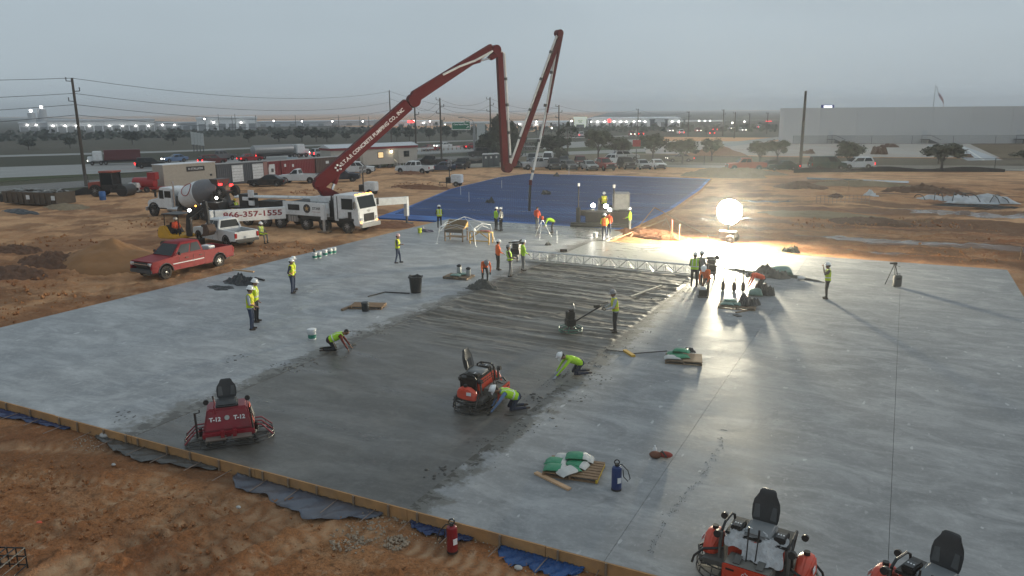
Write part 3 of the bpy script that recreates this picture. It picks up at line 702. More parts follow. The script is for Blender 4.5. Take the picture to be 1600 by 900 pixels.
# ================================================================== BACKGROUND
def hdist(p): return math.hypot(p.x, p.y)
def z_at(px, py, dist): return AT(px, py, dist).z
WHITE_L = emis('lamp_white', (1., .97, .9), 14.); WARM_L = emis('lamp_warm', (1, .8, .5), 25.); RED_L = emis('lamp_red', (1, .02, .02), 9.); HEAD_L = emis('headlamp_glow', (1, .95, .85), 9.); AMB_L = emis('lamp_amber', (1, .35, .05), 8.)
POLEM = mat('pole_wood', (.075, .06, .048), .9, var=.3, scale=3); POLED = mat('pole_dark', (.045, .042, .04), .9)
def utility_pole(px, pyb, pyt, label, arms=3, r=.16, pxt=None, base=None, m=None, group='utility poles'):
    b = base or G(px, pyb, -.15); d = hdist(b); h = z_at(pxt or px, pyt, d)+.15
    t = thing('utility_pole', label, 'utility pole', b, YAW+.2, group)
    MB().cyl((0, 0, -.3), (0, 0, h), r*1.15, r*.75, 8).obj('pole', m or POLEM, t, True)
    for i in range(arms):
        z = h-.4-i*1.25; s = 1 if i % 2 else -1
        mb = MB(); mb.cyl((0, 0, z), (s*.75, 0, z+.05), .05, n=5); mb.cyl((s*.72, 0, z+.02), (s*.72, 0, z+.5), .05, .07, 6); mb.obj('insulator_arm', POLED, t)
    if arms: MB().cyl((.3, 0, h-5.2), (.3, 0, h-4.2), .22, n=8).obj('transformer', M_('grey'), t) if arms > 3 else None
    return t, b, h
P = {}
for k, (a, lab, ar) in dict(
  p1=((135, 292, 122, 113), 'tall dark utility pole standing alone at the far left by the frontage road', 3),
  p2=((612, 229, 141, 608), 'bare tall utility pole beyond the highway behind the boom arm', 0),
  p3=((651, 253, 165, 647), 'utility pole just behind the office trailer roof end', 3),
  p4=((690, 251, 153, 686), 'utility pole with crossarms between office trailer and green road sign', 4),
  p5=((767, 243, 152, 763), 'utility pole right beside the green road sign and tall dark tree', 3),
  p6=((873, 237, 164, 872), 'utility pole behind the last hanging boom pipe', 3),
  p7=((996, 216, 170, 996), 'far utility pole behind the oak row, first right of the lit portal building', 2),
  p8=((1075, 214, 174, 1076), 'far utility pole above the middle oaks', 2),
  p9=((1129, 213, 171, 1132), 'far utility pole with a thick collar right of the middle oaks', 2),
  p10=((1147, 216, 175, 1153), 'far leaning utility pole beside the collared one', 1),
  p11=((1170, 206, 177, 1172), 'thin far utility pole near the crossing road', 1),
  p12=((1198, 209, 176, 1200), 'far utility pole nearest the big grey wall', 1)).items():
    P[k] = utility_pole(a[0], a[1], a[2], lab, ar, .17 if k != 'p1' else .2, a[3])
utility_pole(1250, 263, 142, 'thick bare leaning timber pole in front of the big grey wall', 0, .24, 1256)
for i, (x, yb, yt) in enumerate(((343, 204, 178), (364, 205, 181), (369, 205, 178), (401, 205, 180), (463, 206, 180), (530, 206, 180), (563, 206, 182), (577, 206, 182))):
    nth = ['first', 'second', 'third', 'fourth', 'fifth', 'sixth', 'seventh', 'eighth'][i]
    utility_pole(x, yb, yt, f'{nth} from the left of the thin far poles beyond the field', 0, .14, group='thin far poles')
WIREM = mat('wire', (.06, .06, .065), .6)
def wire(a, b, sag, label, r=.022):
    pts = [a.lerp(b, t/14)-Vector((0, 0, sag*4*(t/14)*(1-t/14))) for t in range(15)]
    tag(MB().tube(pts, r, 4).obj('power_line', WIREM), label, 'power line', 'overhead wires')
def ptop(k, dz=0.): _, b, h = P[k]; return Vector((b.x, b.y, b.z+h-dz))
p0 = ptop('p1')+(ptop('p1')-ptop('p2')).normalized()*80
for i, dz in enumerate((0., 1.9, 3.3, 4.6)):
    nm = ['topmost', 'second highest', 'third highest', 'lowest'][i]
    wire(p0-Vector((0, 0, dz+.4)), ptop('p1', dz), 1., f'{nm} wire running left from the tall left pole', .03)
    wire(ptop('p1', dz), ptop('p2', dz*1.5+.3), 2.2, f'{nm} wire running right from the tall left pole', .03)
for a, b, n_ in (('p3', 'p4', 'office pole to crossarm pole'), ('p4', 'p5', 'crossarm pole to sign pole'), ('p5', 'p6', 'sign pole to boom pole'), ('p6', 'p7', 'boom pole to the oak row'), ('p7', 'p8', 'oak row pole to the middle oaks')):
    for i, dz in enumerate((.2, 1.6)): wire(ptop(a, dz), ptop(b, dz), 1.4, f'{["upper", "lower"][i]} wire from {n_}', .022)
for i, dz in enumerate((.2, 2.2)): wire(ptop('p2', dz), ptop('p6', dz+.5), 2.5, f'{["upper", "lower"][i]} long wire behind the red boom', .03)

# ---------------------------------------------------------------- trees
def leafmat(name, c):
    m, nt_, b = _newmat(name); n, L = nodes_of(m); oi = N(n, 'ObjectInfo'); gi = N(n, 'NewGeometry')
    z = noise_node(n, L, gi.outputs['Position'], .9, 3)
    c1 = mix_node(n, L, rng_node(n, L, z, .35, .65), tuple(x*.6 for x in c), tuple(x*1.35 for x in c)); L.new(c1, b.inputs['Base Color'])
    b.inputs['Roughness'].default_value = .8; b.inputs['Specular IOR Level'].default_value = .2; return m
LEAF = leafmat('oak_leaves', (.075, .080, .048)); LEAF2 = leafmat('dark_leaves', (.052, .060, .042)); BARK = mat('bark', (.09, .072, .055), .9, var=.3, scale=6)
def crown_mesh(seed, lobes=16, n=3000, flat=.8, size=.042, hole=.0):
    rg = random.Random(seed); L_ = []
    for _ in range(lobes):
        a = rg.uniform(0, 6.28); r = .36*math.sqrt(rg.random()); z = rg.uniform(-.25, .3)*flat
        L_.append((r*math.cos(a)*(1-.6*max(0, z)), r*math.sin(a)*(1-.6*max(0, z)), z+.05, rg.uniform(.07, .17)))
    V = []; F = []
    for _ in range(n):
        x, y, z, r = rg.choice(L_)
        d = Vector((rg.gauss(0, 1), rg.gauss(0, 1), rg.gauss(.15, .9))).normalized(); p = Vector((x, y, z))+d*r*(rg.uniform(.35, 1.38))
        if p.z < -.34: continue
        nrm = (d+Vector((rg.gauss(0, .5), rg.gauss(0, .5), rg.gauss(.3, .5)))).normalized(); u = nrm.orthogonal().normalized(); w = nrm.cross(u)
        a = rg.uniform(0, 6.28); u, w = u*math.cos(a)+w*math.sin(a), w*math.cos(a)-u*math.sin(a); s = size*rg.uniform(.45, 1.1)
        o = len(V); V += [p-u*s-w*s*.55, p+u*s-w*s*.4, p+u*s*.7+w*s*.6, p-u*s*.6+w*s*.5]; F.append((o, o+1, o+2, o+3))
    me = bpy.data.meshes.new('crown'); me.from_pydata([tuple(v) for v in V], [], F); return me
def trunk_mesh(seed, cb=.3):
    rg = random.Random(seed); mb = MB()
    mb.tube([(0, 0, -.02), (.008, .005, cb*.5), (.0, .01, cb)], [.034, .026, .022], 7)
    for i in range(6):
        a = i*1.05+rg.uniform(-.3, .3); r = rg.uniform(.16, .32); z = rg.uniform(.55, .8)
        mb.tube([(0, .01, cb*rg.uniform(.75, 1)), (r*.4*math.cos(a), r*.4*math.sin(a), cb+.14), (r*math.cos(a), r*math.sin(a), z)], [.016, .011, .004], 5)
    return mb.mesh('trunk', [BARK], True)
CROWNS = [crown_mesh(s, 24+s % 5) for s in (1, 2, 3, 4)]; TR = [trunk_mesh(s) for s in (1, 2, 3)]
CR_TALL = crown_mesh(9, 26, 2600, 1.35, .05); CR_SPARSE = crown_mesh(12, 10, 420, 1.3, .045); CR_FAR = [crown_mesh(s, 16, 800, .9, .07) for s in (21, 22)]
def tree(px, pyb, pyt, wpx, label, seed, crowns=None, m=LEAF, group=None, tall=False, cb=.32):
    rg = random.Random(seed); b = G(px, pyb, -.12); d = hdist(b); h = z_at(px, pyt, d)+.12; w = wpx/FPX*math.hypot(d, 9)
    t = thing('tall_tree' if tall else 'oak_tree', label, 'tree', b, rg.uniform(0, 6.28), group)
    tk = link('trunk', rg.choice(TR), t); tk.scale = (w if not tall else w*.8, w if not tall else w*.8, h*1.0)
    me = rg.choice(crowns or CROWNS).copy(); me.materials.clear(); me.materials.append(m)
    c = link('crown', me, t); ch = h*(1-cb)*1.22; c.scale = (w*1.02, w*1.02, ch); c.location = (0, 0, h-ch*.52)
    return t
OAKS = [(935, 251, 197, 54, 'leafy oak nearest the hanging boom pipe in the row behind the parked cars'), (968, 251, 211, 50, 'broad oak behind the red parked pickup'),
 (1020, 251, 205, 50, 'round oak above the two silver parked cars'), (1066, 256, 213, 55, 'wide oak with a low crown right of the silver parked cars'), (1112, 252, 213, 40, 'oak beside the dirt heap behind the side street'),
 (1187, 256, 217, 44, 'thin hazy oak behind the faded red pickup'), (1214, 253, 215, 40, 'oak standing just left of the thick bare pole'), (1325, 262, 217, 48, 'oak by the white street car in front of the big wall'), (1333, 252, 222, 36, 'smaller oak partly behind the one by the white street car'),
 (1471, 264, 220, 62, 'bushy oak in front of the fresh concrete lane'), (1466, 256, 226, 40, 'slim oak half hidden behind the bushy one by the concrete lane'), (1606, 258, 231, 44, 'oak cut off by the right edge beside the brown scrub')]
for i, (x, b, t_, w, l) in enumerate(OAKS): tree(x, b, t_, w, l, 40+i, group='oaks along the side street')
tree(790, 251, 178, 62, 'tall dark tree behind the folded boom joint', 61, [CR_TALL], LEAF2, tall=True, cb=.12)
tree(762, 243, 203, 40, 'dark bushy tree left of the folded boom joint', 62, [CR_TALL], LEAF2, tall=True, cb=.15)
tree(860, 250, 207, 60, 'dark tree behind the brown entrance sign', 63, None, LEAF2)
tree(887, 250, 184, 44, 'sparse bare branched tree beside the hanging boom pipe', 64, [CR_SPARSE], LEAF2, tall=True, cb=.3)
tree(876, 253, 228, 30, 'low dark shrub at the foot of the sparse tree', 65, None, LEAF2, cb=.05)
FT = [(207, 226, 204, 28), (271, 226, 207, 21), (389, 223, 202, 22), (436, 222, 205, 30), (472, 222, 199, 30), (494, 222, 200, 26), (511, 222, 203, 22), (541, 220, 207, 16), (620, 221, 198, 19), (640, 221, 198, 24), (671, 220, 199, 17), (697, 220, 194, 18), (711, 219, 203, 12), (741, 219, 195, 15), (110, 232, 213, 18), (45, 234, 216, 26)]
nth = 'first second third fourth fifth sixth seventh eighth ninth tenth eleventh twelfth thirteenth fourteenth fifteenth sixteenth'.split()
for i, (x, b, t_, w) in enumerate(sorted(FT)): tree(x, b, t_, w, f'{nth[i]} from the left of the small round trees beyond the highway', 80+i, CR_FAR, LEAF2, 'small trees beyond the highway')
# far hedge line below the warehouses
rg = random.Random(8); V = []; F = []
for _ in range(2600):
    px = rg.uniform(-60, 1215); d = rg.uniform(330, 420); p = AT(px, 190, d); x, y = p.x, p.y; hh = 1.2+1.8*abs(math.sin(px*.031)+.5*math.sin(px*.093+1)); z = rg.uniform(0, hh*rg.random()); s = rg.uniform(.4, 1.1)
    u = Vector((rg.gauss(0, 1), rg.gauss(0, 1), rg.gauss(0, 1))).normalized()*s; w = u.orthogonal().normalized()*s*.7; o = len(V); c = Vector((x, y, z))
    V += [c-u-w, c+u-w, c+u*.7+w, c-u*.7+w]; F.append((o, o+1, o+2, o+3))
me = bpy.data.meshes.new('treeline'); me.from_pydata([tuple(v) for v in V], [], F); me.materials.append(LEAF2); o = link('treeline', me); o['kind'] = 'stuff'; o['label'] = 'far dim belt of scrub and trees across the fields'
# roadside scrub behind the containers
rg = random.Random(18); V = []; F = []
for _ in range(2200):
    px = rg.uniform(378, 520); p = G(px, 270-(px-378)*.105+rg.uniform(-1, 1), -.1); hh = rg.random()*1.1; s = rg.uniform(.1, .3)
    u = Vector((rg.gauss(0, 1), rg.gauss(0, 1), rg.gauss(0, 1))).normalized()*s; w = u.orthogonal().normalized()*s*.7; o = len(V); c = Vector((p.x, p.y, hh))
    V += [c-u-w, c+u-w, c+u*.7+w, c-u*.7+w]; F.append((o, o+1, o+2, o+3))
me = bpy.data.meshes.new('undergrowth'); me.from_pydata([tuple(v) for v in V], [], F); me.materials.append(LEAF2); o = link('undergrowth', me); o['kind'] = 'stuff'; o['label'] = 'dark roadside scrub behind the shipping containers'

# ---------------------------------------------------------------- far buildings
def building(name, pxa, pxb, pyt, dist, depth, label, wall, lamps=(), roof=None, doors=0, pyl=None, ns=0, cat='warehouse'):
    a = AT(pxa, 200, dist); b = AT(pxb, 200, dist); a.z = b.z = -.1; d = b-a; L_ = d.length; h = z_at((pxa+pxb)/2, pyt, dist)
    t = thing(name, label, cat, a, math.atan2(d.y, d.x))      # local x along the front, y away from the camera
    MB().bb(0, L_, 0, depth, 0, h*.86).obj('wall', wall, t)
    MB().bb(-.4, L_+.4, -.4, depth+.4, h*.86, h).obj('parapet', roof or wall, t)
    for i in range(doors):
        x = L_*(i+.5)/doors; mb = MB(); mb.bb(x-1.8, x+1.8, -.12, 0, .0, min(4., h*.5)); mb.obj('dock_door', mat('dock_grey', (.25, .26, .27), .6), t)
    for px in lamps:
        x = (px-pxa)/(pxb-pxa)*L_; zl = z_at(px, pyl, dist) if pyl else h*.7
        o = MB().bb(x-.25, x+.25, -.9, -.02, zl-.1, zl+.15).obj('lamp_bracket', M_('dkgrey'), t); MB().sph((x, -.9, zl-.25), (.45, .4, .34), nu=8, nv=6).obj('lamp', WHITE_L, o)
    return t, L_, h
WWALL = mat('warehouse_white', (.78, .79, .80), .7, var=.05, scale=.05); GWALL = mat('warehouse_grey', (.50, .51, .53), .7, var=.05, scale=.05); DWALL = mat('dark_wall', (.10, .11, .12), .7)
building('warehouse', 75, 242, 186.5, 470, 60, 'long low white warehouse with a row of wall lamps at far left', WWALL, (83, 101, 118, 138, 169, 190, 211, 232), GWALL, 12, 195.5)
building('warehouse', 30, 76, 191, 520, 40, 'dim grey plant shed at the foot of the silos', GWALL, (43, 57), None, 3, 194)
building('warehouse', 243, 312, 191, 500, 40, 'low pale shed right of the long white warehouse', GWALL, (254, 273), None, 5, 194)
building('warehouse', 308, 402, 182.5, 460, 60, 'taller white warehouse with bright corner lamps beyond the field', WWALL, (334, 377), None, 6, 190)
building('warehouse', 400, 600, 189, 560, 60, 'low grey warehouse strip behind the small round trees', GWALL, (), None, 9)
building('store', 600, 690, 189, 520, 50, 'pale lit store with red signs behind the boom arm', WWALL, (662,), None, 5, 191)
building('warehouse', 690, 800, 191, 560, 50, 'low pale warehouse behind the green road sign', GWALL, (696, 722), None, 5, 194)
building('warehouse', 918, 1062, 184, 440, 60, 'long white warehouse with wall lamps above the oak row', WWALL, (923, 934, 945, 960, 970, 979, 991, 1008, 1050, 1060), None, 9, 189)
building('warehouse', 800, 893, 190, 470, 50, 'low white warehouse left of the lit portal building', WWALL, (812, 838), None, 5, 193)
building('warehouse', 1062, 1130, 189, 600, 50, 'dim flat roofed depot beyond the crossing road', GWALL, (1092, 1101, 1109), None, 4, 188)
building('warehouse', 1130, 1240, 193, 650, 50, 'hazy low depot beside the big wall', GWALL, (1145, 1158, 1163), None, 4, 195)
pt, L_, h = building('portal_building', 897, 916, 183, 400, 18, 'brightly lit white portal building with dark doorway', emis('lit_wall', (.85, .9, .75), .32), (), None, 0, cat='building')  # wall glows by itself: its lighting is put into the material as emission
MB().bb(L_*.18, L_*.82, -.2, -.02, 0, h*.38).obj('doorway', DWALL, pt)
for z0, w0 in ((.72, .2), (.6, .14), (.54, .14)): MB().bb(L_*(.5-w0), L_*(.5+w0), -.06, -.02, h*z0, h*(z0+.035)).obj('sign_print', DWALL, pt)
for i, (x, w, t_, l) in enumerate(((1019, 7, 186, 'dark square pier on the white warehouse above the oaks'), (1041, 4, 186, 'slim dark pier right of the square one'), (1069, 3, 186, 'thin dark pier at the white warehouse end'), (921.5, 3, 186, 'dark pier beside the lit portal building'))):
    building('pier', x-w/2, x+w/2, t_, 432, 5, l, DWALL, cat='pier')
# silos
for i, (x, w, t_) in enumerate(((52, 9, 175), (69, 11, 169))):
    d = 620; b = AT(x, 200, d); b.z = 0; h = z_at(x, t_, d); r = w/2/FPX*d; t = thing('silo', ['shorter hazy silo at far left', 'taller hazy silo at far left'][i], 'silo', b, 0, 'far silos')
    MB().cyl((0, 0, 0), (0, 0, h*.95), r, n=14).obj('shell', GWALL, t, True); MB().cyl((0, 0, h*.95), (0, 0, h), r, r*.3, n=14).obj('cap', GWALL, t, True); MB().sph((0, 0, h+.8), .9).obj('beacon', WHITE_L, t)
# red signs
for x, y, w, h_, d, l in ((605, 187, 7, 5, 500, 'red lit store sign left of the boom arm'), (642, 190, 9, 3, 500, 'long red lit store sign behind the boom joint'), (952, 188.5, 4, 4, 425, 'round red lit sign on the long white warehouse'), (1201, 192, 8, 5, 600, 'red traffic light glow by the big wall'), (1300, 0, 0, 0, 0, '')):
    if not d: continue
    c = AT(x, y, d); s = d/FPX; t = thing('lit_sign', l, 'sign', (c.x, c.y, 0), YAW); MB().bb(-w*s/2, w*s/2, -.2, .2, c.z-h_*s/2, c.z+h_*s/2).obj('panel', RED_L, t); MB().cyl((0, .3, 0), (0, .3, c.z), .3, n=6).obj('post', POLED, t)
# yard lamp masts
LM = [(320, 186, 440), (428, 189, 400), (472, 189.5, 400), (519.5, 189.5, 400), (567, 189.5, 400), (648, 188.5, 380), (672, 189.5, 420), (838, 190, 300), (893, 189, 330), (999, 189, 400), (1012, 190, 450), (1144, 192, 480), (1163, 190, 520), (1181, 200, 430), (1220, 192, 700), (185, 190, 480), (862, 200, 320)]
for i, (x, y, d) in enumerate(LM):
    c = AT(x, y, d); s = d/FPX; t = thing('lamp_mast', f'{(nth+["seventeenth"])[i]} of the far white flood lamps on a thin mast', 'lamp mast', (c.x, c.y, -.1), YAW, 'far flood lamps')
    t['label'] = f'far white flood lamp on a thin mast, {["left of", "above", "right of"][i % 3]} the {["tall corner warehouse", "small trees", "grey strip", "boom base", "boom arm", "green sign", "store", "boom pipe", "lit portal", "oak row", "white warehouse", "collared pole", "crossing road", "lane cars", "big wall", "silos", "entrance sign"][i]}'
    MB().cyl((0, 0, 0), (0, 0, c.z+.1), .16, .1, 6).obj('mast', POLED, t); MB().box((0, 0, c.z+.9), (1.6, .4, .25)).obj('crossbar', POLED, t); MB().sph((0, -.35, c.z+.1), (1.0*s, .4, .95*s)).obj('lamp', WHITE_L, t)
# ---------------------------------------------------------------- the big grey wall at right
BW = mat('tilt_wall', (.60, .585, .57), .8, var=.06, scale=.08); a = G(1222, 224, -.15); b = Vector((a.x+180, a.y+46, a.z)); d = b-a; h = z_at(1223, 169, hdist(a))+.15
bw = thing('big_building', 'huge plain grey concrete building filling the right skyline', 'building', a, math.atan2(d.y, d.x)); L_ = d.length; n_ = 20
for i in range(n_):
    MB().bb(L_*i/n_+.02, L_*(i+1)/n_-.02, 0, .3, 0, h).obj('wall_panel', BW, bw)
MB().bb(.06, L_, .31, 9, 0, h-.35).obj('roof', GWALL, bw)
MB().bb(-.02, .32, .3, 9, 0, h).obj('end_wall', BW, bw)
for i, px in enumerate((1288, 1428, 1568)):
    q = G(px, 222, -.15); x = (q-a).dot(d.normalized()); mb = MB(); mb.bb(x-.6, x+.6, -.06, -.01, 1.2, 3.4); mb.obj('door', mat('door_grey', (.55, .55, .55), .6), bw)
    mb = MB(); mb.bb(x-1, x+1, -1.8, -.07, 1.05, 1.2); mb.prism([(x+1, 0), (x+1, 1.1), (x+3.6, 0)], -1.8, -.5); mb.tube([(x-1, -1.8, 0), (x-1, -1.8, 2.2), (x+1, -1.8, 2.2), (x+3.6, -1.8, 1.0)], .06, 5); mb.obj('stair', M_('dkgrey'), bw)
# lit roof sign behind, flag
c = AT(1293, 167, 330); s = 330/FPX; t = thing('lit_sign', 'white and blue lit sign showing above the big grey roof', 'sign', (c.x, c.y, 0), YAW+.05)
MB().bb(-9*s, 9*s, -.3, .3, c.z-2.6*s, c.z+2.8*s).obj('frame', mat('sign_blue', (.02, .03, .3), .5), t); MB().bb(-6*s, 6*s, -.42, -.31, c.z-1.6*s, c.z+1.8*s).obj('panel', emis('sign_white', (.9, .92, 1), 1.6), t); MB().cyl((0, .5, 0), (0, .5, c.z), .5, n=8).obj('post', M_('grey'), t)
def flag():
    d = 420; top = AT(1462, 134, d); t = thing('flag', 'large stars and stripes flag waving above the big grey roof', 'flag', (top.x, top.y, 0), YAW)
    MB().cyl((0, 0, 0), (0, 0, top.z+.5), .25, .12, 8).obj('flagpole', M_('alu'), t)
    # hanging limp on the slant: local x right, z down
    nx, ny = 26, 26; Wd, Hh = 13.5, 8.0; s = d/FPX
    mats = [mat('flag_red', (.42, .03, .04), .8), mat('flag_white', (.62, .62, .62), .8), mat('flag_blue', (.05, .07, .17), .8)]
    pos = lambda u, v: ((u*.55+v*.22)*Wd*.62+.3*math.sin(u*9+v*4), .5*math.sin(u*7+v*2), top.z-(u*.80*Wd*.86)-(v*.30*Hh)+.25*math.sin(u*8))
    grp = {}
    for i in range(nx):
        for j in range(ny):
            u0, u1, v0, v1 = i/nx, (i+1)/nx, j/ny, (j+1)/ny
            key = 2 if (u0 < .4 and v0 < .54) else int(v0*13) % 2
            grp.setdefault(key, []).append([pos(u0, v0), pos(u1, v0), pos(u1, v1), pos(u0, v1)])
    for key, nm in ((2, 'canton'), (0, 'red_stripes'), (1, 'white_stripes')):
        mb = MB()
        for q in grp[key]: mb.plate(q, .03)
        mb.obj(nm, mats[key], t)
    mb = MB()
    for i in range(5):
        for j in range(4):
            x, y, z = pos(.04+i*.075, .06+j*.12); mb.box((x, y-.12, z), (.3, .03, .3), ry=.7)
    mb.obj('stars', mats[1], t)
flag()
# ---------------------------------------------------------------- fences
def fence(name, pts, label, step=3., h=1.9, fabric=.28, z=-.12):
    t = thing(name, label, 'fence', (pts[0][0], pts[0][1], z)); o0 = Vector((pts[0][0], pts[0][1], 0)); fm = 'fence_fabric%d' % int(fabric*100)
    if fm not in _mats:
        m, nt_, b_ = _newmat(fm); b_.inputs['Base Color'].default_value = (.12, .12, .12, 1); b_.inputs['Alpha'].default_value = fabric; b_.inputs['Roughness'].default_value = .7; _mats[fm] = m
    mf = MB(); mr = MB()
    for a, b in zip(pts, pts[1:]):
        a, b = Vector((*a, 0))-o0, Vector((*b, 0))-o0; d = b-a; k = max(1, int(d.length/step))
        for i in range(k): p = a+d*i/k; MB().cyl((p.x, p.y, 0), (p.x, p.y, h+.06), .05, n=5).obj('post', POLED, t)
        mf.plate([a+Vector((0, 0, .05)), b+Vector((0, 0, .05)), b+Vector((0, 0, h-.05)), a+Vector((0, 0, h-.05))], .012); mr.cyl(a+Vector((0, 0, h)), b+Vector((0, 0, h)), .03, n=5)
    mf.obj('wire_mesh', _mats[fm], t); mr.obj('top_rail', POLED, t); return t
fence('wire_fence', lineG((0, 312), (140, 299), (255, 289)), 'wire fence on dark kerb cloth behind roller and dumpster', 6)
fence('wire_fence', lineG((560, 263), (690, 256), (800, 249)), 'wire fence behind office trailer and portable toilets', 6)
fence('wire_fence', lineG((980, 257), (1100, 259), (1250, 261)), 'wire fence along the side street behind the silver cars', 6, 1.6, .15)
fence('wire_fence', lineG((1345, 263), (1470, 264), (1640, 265)), 'wire fence in front of the fresh concrete lane', 6, 1.6, .15)
fence('wire_fence', [tuple((a+d.normalized()*x_+Vector((.25, -.97, 0))*6)[:2]) for x_ in (2, 60, 130, 180)], 'long wire fence at the foot of the big grey wall', 9, 2.2, .15)
# silt cloth on the far side of the lot and by the left road
SILT = mat('silt_cloth', (.018, .018, .018), .8, var=.3)
def silt(pts, label, h=.75):
    mb = MB()
    P_ = [Vector((*p, 0)) for p in pts]
    for a, b in zip(P_, P_[1:]):
        k = 8
        for i in range(k):
            p, q = a.lerp(b, i/k), a.lerp(b, (i+1)/k); hh = lambda v: h*(.8+.25*math.sin(v.x*2.3+v.y*1.7))
            mb.plate([p+Vector((0, 0, -.2)), q+Vector((0, 0, -.2)), q+Vector((0, 0, hh(q)-.15)), p+Vector((0, 0, hh(p)-.15))], .02)
    tag(mb.obj('silt_fence', SILT), label, 'silt fence', 'silt cloth runs')
silt(lineG((0, 316), (150, 303), (255, 293)), 'low black silt cloth behind the roller and dumpster', .9)
silt(lineG((1240, 270), (1390, 268), (1570, 269)), 'low black silt cloth in front of the side street fence')
silt(lineG((660, 262), (745, 256), (800, 254)), 'low black silt cloth behind the blue sedan')
# guard rail
gr = thing('guard_rail', 'pale guard rail on posts between highway and verge', 'guard rail', (*lineG((640, 239))[0], -.05)); o0 = Vector((*lineG((640, 239))[0], 0))
pa, pb = Vector((*lineG((630, 239.5))[0], 0))-o0, Vector((*lineG((757, 231.8))[0], 0))-o0; dd = pb-pa
MB().plate([pa+Vector((0, 0, .5)), pb+Vector((0, 0, .5)), pb+Vector((0, 0, .95)), pa+Vector((0, 0, .95))], .08).obj('rail', M_('alu'), gr)
for i in range(20): p = pa+dd*i/19; MB().bb(p.x-.08, p.x+.08, p.y-.08, p.y+.08, 0, .9).obj('post', M_('oldwood'), gr)
# ---------------------------------------------------------------- road signs
SG = mat('sign_green', (.0, .16, .075), .45); SWH = emis('sign_letters', (.8, .82, .8), .12)
c = G(741, 244, -.1); dist = hdist(c)-6
t = thing('highway_sign', 'green highway exit sign reading Cane Island Pkwy on a gantry pole', 'road sign', (c.x, c.y, -.1), YAW); s = dist/FPX
zc = z_at(721, 196, hdist(c)); x0, x1 = (707-741)*s, (735-741)*s
MB().bb(x0, x1, -.1, .02, zc-5.2*s, zc+5.2*s).obj('panel', SG, t); MB().bb(x0-.1, x1+.1, -.06, -.0, zc-5.2*s-.1, zc+5.2*s+.1).obj('border', SWH, t)
lettering('Cane Island Pkwy', 3.3*s, ((x0+x1)/2, -.12, zc+2.4*s), (1, 0, 0), (0, 0, 1), SWH, t, bold=.01)
mb = MB(); ax = x1-4*s; mb.box((ax, -.12, zc-2.2*s), (4*s, .02, .7*s), ry=R(-40)); mb.box((ax+1.3*s, -.12, zc-1.0*s), (1.8*s, .02, .6*s)); mb.box((ax+1.8*s, -.12, zc-1.7*s), (.6*s, .02, 1.8*s)); mb.obj('arrow', SWH, t)
MB().bb(x1-8*s, x1-.5*s, -.1, .02, zc+5.4*s, zc+7.6*s).obj('exit_tab', SG, t); MB().bb(x1-6.5*s, x1-1.5*s, -.12, -.11, zc+6*s, zc+7*s).obj('tab_lettering', SWH, t)
mb = MB(); mb.cyl((0, 0, 0), (0, 0, zc+3*s), .2, .16, 8); mb.cyl((0, .15, zc-2*s), (x0, .15, zc-2*s), .12, n=6); mb.cyl((0, .15, zc+2*s), (x0, .15, zc+2*s), .12, n=6); mb.obj('gantry', M_('steel'), t)
b = G(743, 238, -.1); d_ = hdist(b); h = z_at(742, 183, d_); t = thing('street_lamp', 'curved street lamp rising behind the green highway sign', 'street lamp', b, YAW)
mb = MB(); mb.tube([(0, 0, 0), (0, 0, h*.75), (-.6, 0, h*.93), (-2.4, 0, h), (-3., 0, h+.05)], [.13, .1, .08, .06, .05], 6); mb.obj('mast', M_('steel'), t); MB().box((-3.3, 0, h+.03), (1., .3, .16)).obj('lamp_head', M_('grey'), t)
b = G(752, 237, -.1); d_ = hdist(b); h = z_at(752, 191, d_); t = thing('pylon', 'tall plain white pylon sign left of the tall dark tree', 'sign', b, YAW+.1); MB().bb(-.95, .95, -.4, .4, 0, h).obj('panel', mat('pylon_w', (.55, .55, .53), .6), t, bevel=.05); MB().bb(-1.15, 1.15, -.55, .55, 0, .5).obj('plinth', M_('grey'), t)
def panel_sign(px0, px1, py0, py1, pyb, label, m, texts=(), posts=2, name='entrance_sign'):
    b = G((px0+px1)/2, pyb, -.1); d_ = hdist(b); s = d_/FPX; z0, z1 = z_at(px0, py1, d_), z_at(px0, py0, d_); w = (px1-px0)*s
    t = thing(name, label, 'sign', b, YAW)
    n_ = max(1, len(texts))
    for i in range(n_):
        a0, a1 = z1-(z1-z0)*(i+.92)/n_, z1-(z1-z0)*(i+.06)/n_; MB().bb(-w/2, w/2, -.08, .08, a0, a1).obj('panel', m, t)
        if texts: lettering(texts[i], (a1-a0)*.85, (0, -.1, (a0+a1)/2), (1, 0, 0), (0, 0, 1), M_('black'), t, bold=.01)
    for i in range(posts): x = -w/2+w*(i+.5)/posts; MB().bb(x-.08, x+.08, .09, .25, 0, z1).obj('post', M_('dkgrey'), t)
panel_sign(812, 848, 220, 236, 243, 'brown two board entrance sign behind the hanging boom pipes', mat('tan_board', (.20, .19, .17), .7), ('AUSTIN', 'TRAILS OF'))
for i in range(4): panel_sign(301+i*5, 305+i*5, 204+i*.8, 227+i*.6, 238, f'{nth[i]} upright white board of the roadside sign beyond the left highway', mat('pylon_w', (.55, .55, .53), .6), (), 1, 'sign_board')
panel_sign(449.5, 465.5, 244, 256.5, 262, 'blank pale blue white board standing above the red container', mat('bb', (.50, .56, .60), .6), (), 2, 'notice_board')
panel_sign(988, 1000, 217, 229, 252, 'red square sign between the oaks', mat('sr', (.42, .05, .04), .6), (), 1, 'roadside_sign')
